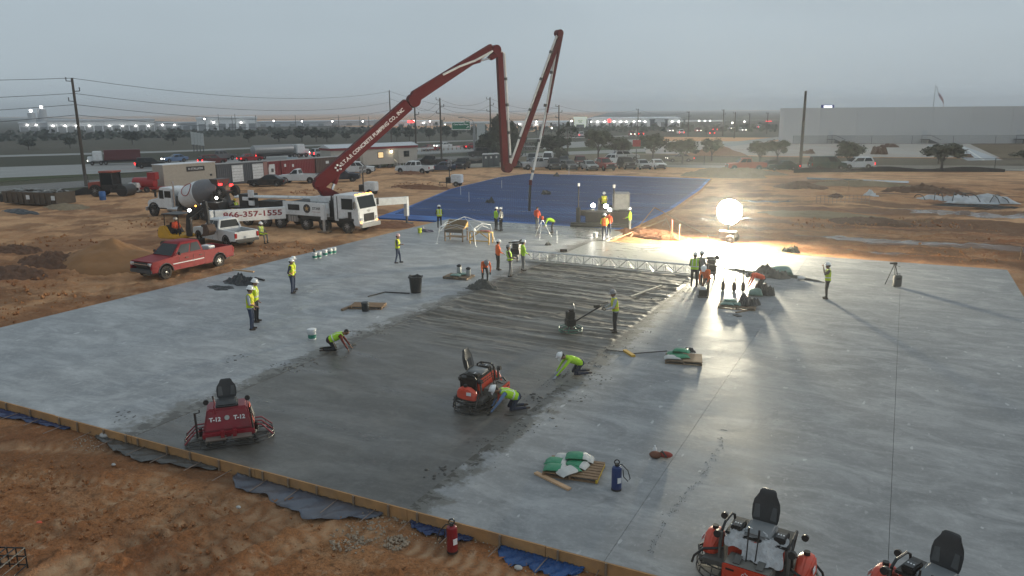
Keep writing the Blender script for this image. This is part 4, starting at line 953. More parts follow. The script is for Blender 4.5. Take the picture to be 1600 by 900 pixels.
# ================================================================== VEHICLES
GL = glassm(); CHR = M_('chrome'); HLM = mat('headlamp', (.75, .76, .76), .12, .3, var=.05); TLM = mat('tail_lamp', (.35, .006, .008), .2, var=.1); PLATE = mat('licence_plate', (.6, .6, .6), .5)
_wheels = {}
def wheel_meshes(r, w, spokes=6, rr=.62, m='rim'):
    k = (r, w, spokes, m)
    if k not in _wheels:
        t = MB(); t.lathe([(r*rr, -w/2), (r*.93, -w/2), (r, -w/2+.05), (r, w/2-.05), (r*.93, w/2), (r*rr, w/2), (r*(rr-.04), w/2-.03)], n=20, axis='y')
        q = MB(); q.lathe([(r*rr*.98, -w/2+.02), (r*rr, w/2-.045), (r*rr*.86, w/2-.05), (r*rr*.8, w/2-.09), (r*.2, w/2-.07), (r*.17, w/2-.015), (r*.05, w/2-.01)], n=18, axis='y')
        for i in range(spokes): a = 6.283*i/spokes; q.box((math.cos(a)*r*rr*.52, w/2-.055, math.sin(a)*r*rr*.52), (r*rr*.62, .05, r*.16), ry=-a)
        _wheels[k] = (t.mesh('tyre', [M_('tyre')], True), q.mesh('rim', [M_(m)], True))
    return _wheels[k]
def wheel(parent, x, y, r, w, side, spokes=6, m='rim'):
    a, b = wheel_meshes(r, w, spokes, m=m); o = link('wheel', a, parent, (x, y, r), (0, 0, 0 if side > 0 else math.pi)); link('rim', b, o); return o
def paint(name, c, rough=.5, dirt=.25): return mat('paint_'+name, c, rough, 0, var=.06, scale=2, dirt=dirt, spec=.2)
COLS = dict(red=(.23, .008, .014), white=(.66, .67, .67), black=(.015, .016, .018), grey=(.12, .125, .13), silver=(.36, .37, .38), blue=(.025, .045, .09), darkred=(.10, .012, .014), green=(.02, .05, .045), tan=(.25, .22, .18), navy=(.02, .028, .045), faded=(.30, .06, .04), skyb=(.12, .2, .34))
def arch(cx, cz, r, n=8): return [(cx+r*math.cos(math.pi*(1-i/n)), cz+r*math.sin(math.pi*(1-i/n))) for i in range(n+1)]
def car(kind, color, loc, rz, label, group=None, det=2, L=None, lights=None, name=None, rim='rim', crew=True, cat=None, dirt=.25):
    """x forward, origin on the ground at the middle. kinds: pickup sedan suv van"""
    D_ = dict(pickup=(5.85, 1.98, 1.88, .40), sedan=(4.75, 1.84, 1.45, .33), suv=(4.85, 1.94, 1.76, .37), van=(5.3, 1.98, 2.05, .36), jeep=(4.3, 1.88, 1.85, .4))[kind]
    L_, W, Hh, r = D_; L_ = L or L_; PT = paint(color, COLS[color], dirt=dirt)
    t = thing(name or dict(pickup='pickup_truck', sedan='sedan_car', suv='suv_car', van='van', jeep='jeep')[kind], label, cat or dict(pickup='pickup truck', sedan='car', suv='car', van='van', jeep='car')[kind], loc, rz, group)
    h = L_/2; w = W/2; xf, xr = h-.92, -h+(1.18 if kind == 'pickup' else .98); ra = r+.09
    hood = dict(pickup=1.16, sedan=.92, suv=1.06, van=1.15, jeep=1.12)[kind]; belt = dict(pickup=1.26, sedan=.97, suv=1.12, van=1.22, jeep=1.15)[kind]; sill = .42 if kind in ('pickup', 'jeep') else .28
    xc = h-dict(pickup=1.45, sedan=1.45, suv=1.25, van=.85, jeep=1.35)[kind]                    # cowl
    tail = dict(pickup=1.22, sedan=.98, suv=1.08, van=1.18, jeep=1.12)[kind]
    prof = [(-h, .55)]+[(xr-ra-.02, sill+.1)]+arch(xr, r+.02, ra)+[(xr+ra+.02, sill), (xf-ra-.02, sill)]+arch(xf, r+.02, ra)+[(xf+ra+.02, sill+.06), (h-.04, .46), (h, .62), (h-.02, hood-.22), (h-.12, hood-.06), (xc, hood+.06), (xc-.3, belt), (-h+.05, tail), (-h, tail-.12)]
    def shape(v):
        x, y, z = v; k = 1-.045*max(0, (z-.75)/.5)**2-.05*max(0, (abs(x)-h+.9)/.9)**2-.03*max(0, (.6-z)/.4); return (x, y*k, z)
    mb = MB()
    th = .13 if kind == 'pickup' else .2
    for s in (-1, 1): mb.prism(prof, s*w, s*(w-th), f=shape)
    if kind == 'pickup':
        cabl = 2.35 if crew else 1.55; xb = xc-cabl+.12
        mb.bb(xb, h-.09, -w+th, w-th, .95, hood-.05); mb.prism([(h-.12, hood-.07), (xc, hood+.055), (xb, belt-.005), (xb, .9), (h-.12, .9)], -w+th, w-th, f=shape)
        mb.bb(-h+.03, -h+.11, -w+.1, w-.1, .55, tail-.01); mb.bb(xb-.08, xb, -w+.1, w-.1, .6, belt)
        b = mb.obj('body', PT, t, True, .035)
        MB().bb(-h+.1, xb-.05, -w+.11, w-.11, .66, .72).obj('bed_floor', M_('black'), t)
        MB().bb(-h+.14, h-.2, -w+.34, w-.34, .36, .92).obj('chassis', M_('black'), t)
    else:
        mb.prism([(h-.12, hood-.07), (xc, hood+.055), (xc-.3, belt-.003), (-h+.08, tail-.004), (-h+.08, .5), (h-.12, .5)], -w+th, w-th, f=shape)
        b = mb.obj('body', PT, t, True, .035); xb = dict(sedan=-h+.55, suv=-h+.1, van=-h+.08, jeep=-h+.1)[kind]
        MB().bb(-h+.14, h-.2, -w+.34, w-.34, .2, .6).obj('chassis', M_('black'), t)
    # greenhouse
    xt0 = xb+dict(pickup=.12, sedan=.75, suv=.3, van=.12, jeep=.08)[kind]; xt1 = xc-dict(pickup=.72, sedan=.85, suv=.75, van=.75, jeep=.35)[kind]; wb, wt = w-.07, w-.27
    zb = belt-.02
    bot = [(xb, -wb, zb), (xc, -wb+.03, zb-.03), (xc, wb-.03, zb-.03), (xb, wb, zb)]; top = [(xt0, -wt, Hh), (xt1, -wt, Hh-.02), (xt1, wt, Hh-.02), (xt0, wt, Hh)]
    mid_ = [tuple(Vector(p).lerp(Vector(q), .5)+Vector((0, math.copysign(.02, p[1]), 0))) for p, q in zip(bot, top)]
    roof = [tuple(Vector(q)*1+Vector(((-.18 if q[0] > 0 else .12)*0, 0, 0))) for q in top]
    cap = [((q[0]+(.12 if i in (0, 3) else -.14)), q[1]*.86, Hh+.055) for i, q in enumerate(top)]
    MB().loft([bot, mid_, top, cap]).obj('cabin', PT, t, True, .03)
    def face(i0, i1, s0, s1, a0, a1, nm, m=GL, th_=.014):
        b0, b1, t0, t1 = Vector(bot[i0]), Vector(bot[i1]), Vector(top[i0]), Vector(top[i1])
        def P_(s, a):
            p = b0.lerp(b1, s).lerp(t0.lerp(t1, s), a); p.y += math.copysign(.02*4*a*(1-a), p.y) if i0 != 1 and i1 != 0 or True else 0; return p
        q = [P_(s0[0], a0), P_(s1[0], a0), P_(s1[1], a1), P_(s0[1], a1)]
        n_ = (q[1]-q[0]).cross(q[3]-q[0]).normalized(); c = sum(q, Vector())/4
        if n_.dot(c-Vector((0, 0, c.z))) < 0: q = [q[3], q[2], q[1], q[0]]; n_ = -n_
        return MB().plate([p+n_*.004 for p in q], th_).obj(nm, m, t)
    face(1, 2, (.05, .06), (.95, .94), .06, .93, 'windshield'); face(3, 0, (.08, .1), (.92, .9), .12, .9, 'rear_window')
    for i0, i1 in ((0, 1), (2, 3)):
        f = (lambda a: a) if i0 == 0 else (lambda a: 1-a)
        if kind == 'pickup' and not crew: cuts = [(.14, .2, .82, .86)]
        elif kind == 'van': cuts = [(.62, .62, .9, .9)]
        else: cuts = [(.07, .1, .45, .42), (.5, .47, .90, .90)]
        for (a, b_, c, d) in cuts:
            if i0 == 0: face(i0, i1, (a, b_), (c, d), .14, .9, 'side_window')
            else: face(i0, i1, (1-c, 1-d), (1-a, 1-b_), .14, .9, 'side_window')
    for x in (xf, xr):
        for s in (-1, 1): wheel(t, x, s*(w-.13), r, .25, s, 6, rim)
    lt = lights or ''
    for s in (-1, 1):
        MB().box((h-.10, s*(w-.27), hood-.2), (.16, .36, .17), rz=-s*.25).obj('headlight', HEAD_L if 'h' in lt else HLM, t, bevel=.02)
        MB().box((-h+.02, s*(w-.13), tail-.28), (.1, .17, .34 if kind != 'sedan' else .18)).obj('taillight', RED_L if 't' in lt else TLM, t, bevel=.015)
    if det >= 1:
        MB().box((h-.03, 0, .56), (.2, W-.12, .22)).obj('front_bumper', CHR if kind == 'pickup' and det > 1 and color != 'red' else M_('dkgrey'), t, bevel=.05)
        MB().box((-h, 0, .58), (.16, W-.14, .2)).obj('rear_bumper', M_('dkgrey'), t, bevel=.04)
        g = MB().box((h-.02, 0, hood-.22), (.06, W-.86, .27)).obj('grille', M_('black'), t, bevel=.02)
        if det > 1: MB().box((h+.018, 0, hood-.2), (.02, W-.6, .045)).obj('grille_bar', CHR, g)
        for s in (-1, 1): MB().box((xc-.38, s*(w+.1), belt+.1), (.1, .2, .18)).obj('mirror', M_('black'), t, bevel=.03)
        MB().box((-h-.09, 0, .8), (.012, .32, .16)).obj('licence_plate', PLATE, t)
    if det > 1:
        for s in (-1, 1):
            for xx in ((xc-.95, xc-1.95) if crew and kind != 'van' else (xc-.95,)): MB().box((xx, s*(w+.005), belt-.22), (.2, .04, .05)).obj('door_handle', M_('black'), t)
            if color == 'red': MB().box((xc-1.05, s*(w+.002), .80), (2.2, .03, .055)).obj('trim_strip', CHR, t)
            for xx in ((xc-.42, xc-1.42, xb+.02) if crew else (xc-.42, xb+.02)): MB().box((xx, s*(w-.002), .82), (.012, .012, .68)).obj('door_gap', M_('black'), t)
            for cx in (xf, xr):
                pts = [(cx+a*1.0, s*(w-.012), z) for a, z in [(ra*math.cos(math.pi*i/10)*1.02, r+.02+ra*math.sin(math.pi*i/10)*1.02) for i in range(11)]]; MB().tube(pts, .035, 5).obj('wheel_arch_trim', M_('dkgrey'), t)
    if kind == 'jeep': MB().cyl((-h-.18, 0, .95), (-h-.02, 0, .95), .38, n=16).obj('spare_wheel', M_('tyre'), t, True)
    return t
def heading(a, b): return math.atan2(b.y-a.y, b.x-a.x)
# ---- pickups by the slab
fw_, rw_ = GD(270, 440), GD(345, 420)
rp = car('pickup', 'red', (-38.35, 31.75, gz(-38.3, 31.7)), R(-91.5), 'dusty red crew cab pickup parked beside the slab edge', 'site pickups', 2, L=5.95, dirt=.12)
bx = MB().box((0, 0, .2), (.75, .5, .4)).obj('storage_box', M_('white'), None, bevel=.03); bx.location = (-38.3, 33.55, gz(-38, 33)+.92); tag(bx, 'white storage box in the bed of the red pickup', 'box')
wp = car('pickup', 'white', (-43.85, 40.1, gz(-43, 41)), R(167), 'white crew cab pickup with dark lower trim parked behind the small excavator', 'site pickups', 2)
# ---- parked vehicles behind the pump truck and round the office
def atg(px, py): return GD(px, py)
PK = [('sedan', 'black', 418, 291, 182, 'black hatchback parked in front of the red container', True, None, 1), ('pickup', 'white', 470, 286, 176, 'white single cab pickup parked by the brown container', False, 5.6, 1),
 ('pickup', 'navy', 529, 284, 5, 'dark pickup half hidden behind the boom foot', True, None, 1), ('pickup', 'white', 556, 272, 5, 'white crew cab pickup right in front of the office trailer', True, None, 1),
 ('pickup', 'white', 648, 271, 160, 'white pickup with its tail towards the trailer steps', True, None, 1), ('pickup', 'black', 673, 260, 175, 'black pickup behind the blue sedan', True, None, 1), ('sedan', 'blue', 690, 267.5, 185, 'dark blue sedan parked on the dirt right of the office', True, None, 1),
 ('suv', 'black', 722, 264, -100, 'black boxy car parked facing away beside the blue sedan', True, None, 1), ('jeep', 'black', 747, 246, 190, 'open black off road car on the frontage road with red lamps lit', True, None, 1)]
for i, (k, c, px, py, a, l, cr, L_, de) in enumerate(PK):
    p = atg(px, py); car(k, c, (p.x, p.y, gz(p.x, p.y) if i < 8 else -.05), YAW+R(a), l, 'vehicles parked round the office', de, L=L_, crew=cr, lights='t' if k == 'jeep' else None)
LOT = [('sedan', 'green', 806, 262.5, 5, 'dark green sedan parked right of the folded boom joint'), ('suv', 'grey', 832, 256, -95, 'grey car at the back left of the parked row'), ('pickup', 'silver', 841, 264.5, 195, 'silver white pickup behind the lowest boom pipe'), ('van', 'white', 856, 257, -95, 'white van at the back of the parked row'),
 ('suv', 'black', 866, 264.5, -88, 'black car parked nose out right of the silver pickup'), ('sedan', 'navy', 881, 258.5, -95, 'dark sedan in the back of the parked row'), ('sedan', 'grey', 890, 265, -80, 'dark grey sedan parked nose out in the middle of the row'), ('suv', 'darkred', 907, 261.5, -90, 'dark maroon car behind the middle of the parked row'),
 ('sedan', 'silver', 921, 265.5, -80, 'light grey sedan parked left of the red pickup'), ('pickup', 'red', 942, 265.5, -70, 'red pickup parked nose out in the row'), ('pickup', 'white', 957, 259, 165, 'white pickup behind the red parked pickup'), ('jeep', 'black', 979, 264, -75, 'black jeep right of the red parked pickup'),
 ('sedan', 'silver', 1004, 264, -85, 'silver sedan second from the right end of the parked row'), ('sedan', 'white', 1027, 263.5, -85, 'white sedan at the right end of the parked row'), ('suv', 'white', 978, 251, 5, 'white car driving behind the black jeep')]
for k, c, px, py, a, l in LOT:
    p = atg(px, py); car(k, c, (p.x, p.y, -.06 if py < 262 else gz(p.x, p.y)), YAW+R(a), l, 'cars parked in the dirt lot', 1, lights='t' if px == 978 else None)
for k, c, px, py, a, l, lt in (('pickup', 'faded', 1165, 266.5, 180, 'faded red pickup on the side street in the lamp glow', ''), ('sedan', 'tan', 1062, 253, 180, 'tan car with headlamps lit behind the silver cars', 'ht'), ('sedan', 'green', 1222, 266, 180, 'dark green car behind the thick bare pole', 't'), ('van', 'green', 1292, 265.5, 0, 'dark green van on the side street', ''), ('suv', 'white', 1338, 263.5, 180, 'white street car with red lamps right of the green van', 'ht'), ('sedan', 'black', 1200, 265, 180, 'dark sedan between faded pickup and green car', '')):
    p = G(px, py, -.06); car(k, c, p, YAW+R(a), l, 'cars on the side street', 1, lights=lt)
# ---- highway traffic, standing still
def on_road(ea, eb, f, px):
    best = None
    for a0, b0, a1, b1 in zip(ea, eb, ea[1:], eb[1:]):
        p, q = Vector(a0).lerp(Vector(b0), f), Vector(a1).lerp(Vector(b1), f)
        for i in range(60):
            r_ = p.lerp(q, i/60); v = Vector((r_.x, r_.y, -.05-CAMH)); dz = v.dot(_fw)
            if dz > 1:
                x = 800+FPX*v.dot(_rt)/dz
                if best is None or abs(x-px) < best[0]: best = (abs(x-px), r_, math.atan2((q-p).y, (q-p).x))
    return Vector((best[1].x, best[1].y, -.05)), best[2]
HW = [('suv', 'black', 237, .35, 0, 't', 'black car on the near lanes above the tan trailer'), ('suv', 'darkred', 333, .35, 0, 't', 'dark red car on the near lanes above the container doors'), ('sedan', 'red', 392, .42, 0, 't', 'red car on the near lanes left of the tank truck'), ('pickup', 'grey', 346, .8, 0, 't', 'grey pickup on the far lanes beside the white sign boards'),
 ('suv', 'silver', 502, .5, 0, 't', 'silver car with red lamps on the highway behind the boom foot'), ('sedan', 'skyb', 273, .88, 180, 'h', 'pale blue car on the far lanes with headlamps lit'), ('sedan', 'white', 583, .6, 180, '', 'white car on the highway above the office roof'), ('suv', 'white', 604, .85, 180, 'h', 'white car with bright headlamps above the office roof'), ('sedan', 'red', 673, .5, 0, 't', 'red car on the highway left of the green sign'), ('sedan', 'red', 738, .5, 0, 't', 'red car on the highway below the green sign'), ('sedan', 'white', 692, .85, 180, 'h', 'white car with headlamps lit behind the crossarm pole')]
for k, c, px, f, a, lt, l in HW:
    p, hd = on_road(E_h0, E_h1, f, px); car(k, c, p, hd+R(a), l, 'cars on the highway', 0, lights=lt)
far_c = [(908, 214), (987, 213), (1000, 212), (1047, 207), (1063, 210), (1090, 207), (1115, 205), (1142, 203), (1185, 201), (925, 222), (1110, 211), (1160, 206)]
for i, (px, py) in enumerate(far_c):
    p = G(px, py, -.05); car('suv', ['white', 'red', 'black', 'silver'][i % 4], p, YAW+R(90+(180 if i % 2 else 0)), f'far lane car, {nth[i]} counted from the boom pipe towards the big wall', 'far lane cars', 0, lights='h' if i % 2 else 't')
def semi(px, f, label, tank, cab, flip, body, sc=(1, 1, 1)):
    p, hd = on_road(E_h0, E_h1, f, px); t = thing('semi_truck', label, 'truck', p, hd+(math.pi if flip else 0), 'trucks on the highway'); PT = paint(cab, COLS[cab]); t.scale = sc
    MB().bb(4.3, 7.0, -1.2, 1.2, .9, 3.2).obj('cab', PT, t, True, .2); MB().bb(6.9, 8.4, -1.0, 1.0, .8, 2.0).obj('hood', PT, t, True, .15); MB().box((6.98, 0, 2.6), (.06, 2., .8)).obj('windshield', GL, t)
    if tank: MB().lathe([(.3, -8), (1.1, -7.8), (1.15, -7), (1.15, 3), (1.1, 3.6), (.3, 3.8)], (0, 0, 2.2), 14, 0, 'x').obj('tank', mat('tank_grey', (.28, .28, .28), .4, .4), t, True)
    else: MB().bb(-6, 3.9, -1.25, 1.25, 1.1, 3.4).obj('trailer_box', body, t)
    MB().bb(-7.6, 8, -.5, .5, .6, 1.05).obj('chassis', M_('black'), t)
    for x in (-6.6, -5.4, 3.6, 4.9, 7.2):
        for s in (-1, 1): wheel(t, x, s*1.0, .5, .4, s)
    for s in (-1, 1): MB().box((-7.7 if tank else -6.02, s*1., 1.), (.1, .3, .2)).obj('taillight', RED_L, t); MB().box((8.4, s*.8, 1.1), (.1, .3, .25)).obj('headlight', HEAD_L, t)
semi(440, .62, 'grey tank truck on the highway behind the white pickup', True, 'white', False, None, (.78, .9, .85))
semi(186, .86, 'dark red box truck with white cab on the far lanes at left', False, 'white', True, mat('box_red', (.09, .012, .014), .6), (.62, .85, .8))

# ================================================================== CONCRETE PUMP TRUCK
def pump_truck():
    base = Vector((-44.0, 48.75, -.15)); t = thing('pump_truck', 'white five axle concrete pump truck with a folded red boom', 'pump truck', base)
    WH = M_('white'); BK = M_('black'); X = lambda w: w-base.x          # world X -> local
    # chassis and deck
    MB().bb(-9.2, 6.2, -.45, .45, .65, 1.0).obj('chassis', BK, t); MB().bb(-6.2, 3.4, -1.1, 1.1, 1.0, 1.3).obj('subframe', BK, t)
    for x in (5.4, 3.1, 1.2, -1.6, -3.2, -5.3):
        for s in (-1, 1): wheel(t, x, s*1.05, .54, .36, s, 8)
    MB().bb(-1.9+1.2, .4, -1.22, -.8, .65, 1.15).obj('fuel_tank', M_('alu'), t, True, .06)
    for i in range(4): MB().box((-.55+i*.26, -1.24, .9), (.08, .03, .5)).obj('tank_strap', M_('steel'), t)
    for x0, x1 in ((.45, 4.1), (4.65, 6.1)): MB().prism([(x0, .95), (x0, 1.15), (x1, 1.2), (x1, 1.0)], -1.25, 1.25).obj('mudguard', BK, t)
    # front side box with window slot, logo and lettering
    sb = MB().bb(-1.05, 3.72, -1.3, -1.18, 1.22, 2.32).obj('side_box', WH, t, bevel=.02); MB().bb(-1.05, 3.7, 1.18, 1.3, 1.22, 2.32).obj('side_box', WH, t, bevel=.02)
    MB().bb(-1.0, 3.6, -1.17, 1.17, 1.32, 2.2).obj('deck_box', M_('dkgrey'), t)
    MB().bb(-.48, .72, -1.32, -1.301, 1.62, 2.08).obj('vent', BK, sb, bevel=.0)
    MB().cyl((1.5, -1.301, 1.8), (1.5, -1.325, 1.8), .36, n=20).obj('logo_disc', mat('logo_dark', (.04, .03, .03), .5), sb)
    st = MB(); pts = [((.24 if i % 2 == 0 else .1)*math.sin(i*math.pi/5)+1.5, (.24 if i % 2 == 0 else .1)*math.cos(i*math.pi/5)+1.8) for i in range(10)]; st.prism(pts, -1.335, -1.326); st.obj('logo_star', mat('logo_gold', (.5, .3, .12), .5), sb)
    lettering('STAR', .29, (2.48, -1.306, 1.83), (1, 0, 0), (0, 0, 1), M_('dkgrey'), sb, bold=.006, sx=1.25)
    MB().bb(2.0, 3.3, -1.31, -1.302, 1.55, 1.57).obj('pinstripe', mat('pin_red', (.3, .02, .02), .5), sb)
    # cab over engine
    cb = MB(); cp_ = [(4.15, .95), (4.15, 3.02), (6.3, 3.02), (6.62, 1.9), (6.66, .62), (6.1, .62), (5.98, 1.0), (5.6, 1.22), (5.2, 1.22), (4.82, 1.0), (4.72, .95)]
    cb.prism(cp_, -1.2, 1.2); cab = cb.obj('cab', WH, t, True, .06)
    MB().plate([(6.615, -1.02, 1.98), (6.615, 1.02, 1.98), (6.335, 1.02, 2.9), (6.335, -1.02, 2.9)], .02).obj('windshield', GL, cab)
    for s in (-1, 1):
        MB().bb(4.95, 6.05, s*1.205-.012, s*1.205+.012, 1.9, 2.75).obj('side_window', GL, cab); MB().bb(4.5, 4.56, s*1.21-.01, s*1.21+.01, 1.1, 2.9).obj('door_gap', BK, cab)
        MB().bb(5.55, 5.9, s*1.21-.012, s*1.21+.012, 1.2, 1.72).obj('lower_window', BK, cab, bevel=.0)
        m_ = MB(); m_.tube([(6.2, s*1.2, 2.6), (6.45, s*1.48, 2.65), (6.45, s*1.48, 1.95), (6.2, s*1.2, 1.9)], .02, 5); m_.box((6.45, s*1.5, 2.3), (.08, .22, .5)); m_.obj('mirror', BK, cab)
        MB().box((6.68, s*.95, 1.12), (.06, .26, .3)).obj('headlight', HLM, cab); MB().box((6.69, s*1.0, .93), (.05, .16, .08)).obj('marker_lamp', AMB_L, cab)
    MB().bb(6.66, 6.72, -.62, .62, .95, 1.55).obj('grille', BK, cab); MB().bb(6.62, 6.9, -1.22, 1.22, .5, .82).obj('bumper', M_('alu'), cab, bevel=.04)
    for i in range(5): MB().box((6.2, -.9+i*.45, 3.05), (.12, .16, .07)).obj('roof_lamp', AMB_L, cab)
    MB().sph((6.7, 0, 1.78), (.03, .2, .12)).obj('badge', M_('alu'), cab)
    # turret stack, pipes, hopper
    tw = MB(); tw.cyl((2.4, 0, 1.3), (2.4, 0, 2.75), .75, .65, 16); tw.bb(1.4, 3.5, -.75, .75, 2.3, 2.7); tw.obj('turret', WH, t, True, .02)
    mg = MB()
    for i in range(8): mg.cyl((3.55+.07*i, -.9+.2*i, 1.2), (3.6+.05*i, -.7+.18*i, 2.9-.1*(i % 3)), .06, n=6)
    mg.bb(3.6, 4.05, -1., 1., 1.2, 2.5); mg.obj('hydraulic_pack', BK, t)
    pp = MB()
    for y, z in ((-.5, 2.55), (-.2, 2.6), (.3, 2.55), (.7, 2.5)): pp.cyl((-7.2, y, z-.25), (1.8, y, z), .09, n=8)
    pp.obj('delivery_pipe', M_('white'), t, True)
    fl = MB(); fl.bb(-7.6, -.9, -.9, .9, 1.35, 1.5); fl.bb(-6.5, -5.6, -.7, .6, 1.5, 2.6); fl.bb(-4.4, -2.6, -.6, .7, 1.5, 2.1); fl.obj('rear_deck', BK, t)
    bb_ = MB(); bb_.bb(-5.2, -4.6, -.95, -.8, 1.7, 3.0); bb_.bb(-5.9, -4.6, -.95, -.8, 2.1, 2.4); bb_.obj('bracket', WH, t, bevel=.03)
    hp = MB(); hp.loft([[(-9.9, -.5, .9), (-9.0, -.5, .9), (-9.0, .5, .9), (-9.9, .5, .9)], [(-10.4, -1.1, 1.75), (-8.8, -1.1, 1.75), (-8.8, 1.1, 1.75), (-10.4, 1.1, 1.75)]]); hp.obj('hopper', M_('dkgrey'), t)
    ra_ = MB(); ra_.cyl((-2.2, -1.28, 2.55), (-.4, -1.28, 2.6), .1, n=8); ra_.cyl((-.3, -1.2, 2.6), (1.0, -1.2, 2.62), .1, n=8); ra_.obj('side_pipe', WH, t, True)
    # rear outrigger swung out towards the slab, with the phone number
    a = G(447, 339.5, 1.0)-base; b = G(337, 346, 1.0)-base; a.z = b.z = 0; d = (b-a); Ln = d.length; d.normalize(); nn = Vector((-d.y, d.x, 0))
    if nn.y > 0: nn = -nn
    og = MB(); z0, z1 = 1.05, 1.98
    q = [a, b, b-nn*.45, a-nn*.45]; og.loft([[tuple(p+Vector((0, 0, z0))) for p in q], [tuple(p+Vector((0, 0, z1))) for p in q]]); rig = og.obj('rear_outrigger', WH, t, bevel=.02)
    x_ = -d; c = a+d*Ln*.47+nn*.008+Vector((0, 0, 1.56))
    lettering('866-357-1555', .60, c, x_, (0, 0, 1), mat('phone_red', (.22, .02, .035), .5), rig, bold=.014, sx=1.32)
    lg = MB(); e = b+d*.3-nn*.2; lg.bb(e.x-.2, e.x+.2, e.y-.2, e.y+.2, .3, 2.0); lg.cyl((e.x, e.y, .02), (e.x, e.y, .4), .1, n=8); lg.box((e.x, e.y, .02), (.7, .7, .08)); lg.obj('outrigger_leg', WH, rig)
    # near front jack
    jk = MB(); jx, jy = 3.55, -1.72; jk.bb(jx-.2, jx+.2, jy-.16, jy+.16, 1.05, 2.3); jk.bb(jx-.24, jx+.24, jy, jy+.5, 1.5, 1.95); jk.obj('front_jack', WH, t, bevel=.03)
    jf = MB(); jf.cyl((jx, jy, .12), (jx, jy, 1.1), .11, n=10); jf.obj('jack_cylinder', M_('alu'), t, True); MB().box((jx, jy, .1), (.9, .7, .1), rz=.2).obj('jack_pad', M_('oldwood'), t)
    # far front outrigger beam with its leg
    e = G(636, 350, -.15)-base; ft = MB(); s0 = Vector((3.3, 1.0, 2.0)); e2 = Vector((e.x, e.y, 2.05))
    d = (e2-s0).normalized(); nn = Vector((-d.y, d.x, 0))*.22; q0 = [s0-nn, s0+nn]; q1 = [e2-nn, e2+nn]
    ft.loft([[tuple(q0[0]-Vector((0, 0, .33))), tuple(q0[1]-Vector((0, 0, .33))), tuple(q0[1]+Vector((0, 0, .33))), tuple(q0[0]+Vector((0, 0, .33)))], [tuple(q1[0]-Vector((0, 0, .3))), tuple(q1[1]-Vector((0, 0, .3))), tuple(q1[1]+Vector((0, 0, .28))), tuple(q1[0]+Vector((0, 0, .28)))]])
    fo = ft.obj('front_outrigger', WH, t, bevel=.02)
    l_ = MB(); l_.bb(e.x-.16, e.x+.16, e.y-.16, e.y+.16, .7, 2.35); l_.obj('outrigger_leg', WH, fo); l_ = MB(); l_.cyl((e.x, e.y, .05), (e.x, e.y, .8), .1, n=8); l_.box((e.x, e.y, .06), (.8, .8, .1)); l_.obj('outrigger_foot', M_('dkgrey'), fo)
    # ---- boom: all sections lie in one vertical plane through the turret and the hose tip
    tur = Vector((base.x+2.4, base.y, 0)); tip = G(828, 330, 0); pd = (tip-tur); pd.z = 0; pd.normalize(); pn = Vector((-pd.y, pd.x, 0))
    def OP(px, py):
        "point of the boom plane on a sight line, local coordinates"
        r_ = ray(px, py); o_ = Vector((0, 0, CAMH)); k = (tur-o_).dot(pn)/r_.dot(pn); return o_+r_*k-base
    RD = M_('boomred')
    def section(p, q, h0, h1, wd, nm, ends=(0, 0), parent=t):
        d = (q-p).normalized(); up = d.cross(pn).normalized(); s = pn*wd/2; mb = MB(); rings = []
        for f, hh in ((-ends[0], h0*.55), (0, h0), (.5, (h0+h1)/2), (1, h1), (1+ends[1], h1*.55)):
            c = p+(q-p)*f; rings.append([tuple(c+up*hh/2+s), tuple(c+up*hh/2-s), tuple(c-up*hh/2-s), tuple(c-up*hh/2+s)])
        mb.loft(rings); return mb.obj(nm, RD, parent, False, .015)
    foot, elbow = OP(512, 306), OP(500, 291); k1, k2, k3, k4, k5 = OP(644, 156), OP(773, 78), OP(790, 260), OP(872, 52), OP(829, 284)
    # foot: swan neck plate
    fp = MB(); poly = [OP(*p) for p in ((505, 309), (531, 309), (529, 302), (514, 294), (503, 290), (492, 290))]
    vs = [p+pn*.42 for p in poly]+[p-pn*.42 for p in poly]; n_ = len(poly); fp.add(vs, [tuple(range(n_)), tuple(range(2*n_-1, n_-1, -1))]+[((i+1) % n_, i, n_+i, n_+(i+1) % n_) for i in range(n_)]); fp.obj('boom_foot', RD, t, bevel=.04)
    s1 = section(OP(498, 287), OP(637, 163), 1.05, 1.0, .62, 'boom_section')
    s2 = section(OP(648, 151), OP(768, 74), .95, .62, .52, 'boom_section', (.03, .0))
    s3 = section(OP(780, 82), OP(789, 262), .52, .6, .44, 'boom_section'); s4 = section(OP(802, 257), OP(875, 56), .5, .38, .36, 'boom_section', (.02, .01)); s5 = section(OP(877, 55), OP(854, 176), .26, .2, .28, 'boom_section', (0, 0)); s5b = section(OP(854, 176), OP(847, 212), .16, .12, .18, 'boom_tip')
    def ram(p, q, r1, r2, f=.55):
        o = MB().cyl(p, p.lerp(q, f), r1, n=10).obj('hydraulic_ram', RD, t, True); MB().cyl(p.lerp(q, f), q, r2, n=8).obj('ram_rod', M_('chrome'), o, True)
    ram(OP(530, 261), OP(517, 303), .24, .12, .62); ram(OP(596, 200), OP(650, 158), .2, .1, .55); ram(OP(715, 105), OP(768, 90), .16, .09, .65)
    for a_, r_ in ((OP(646, 157), .55), (OP(774, 78), .42), (OP(792, 262), .45), (OP(873, 52), .32), (OP(499, 288), .5)): MB().cyl(a_-pn*.36, a_+pn*.36, r_, n=14).obj('boom_joint', RD, t, True, .02)
    lk = MB(); lk.loft([[tuple(OP(*p)+pn*s*.3) for p in ((640, 150), (652, 150), (654, 163), (644, 168))] for s in (-1, 1)]); lk.obj('link_plate', RD, t)
    lk = MB(); lk.loft([[tuple(OP(*p)+pn*s*.24) for p in ((762, 90), (772, 80), (778, 88), (768, 94))] for s in (-1, 1)]); lk.obj('link_plate', RD, t)
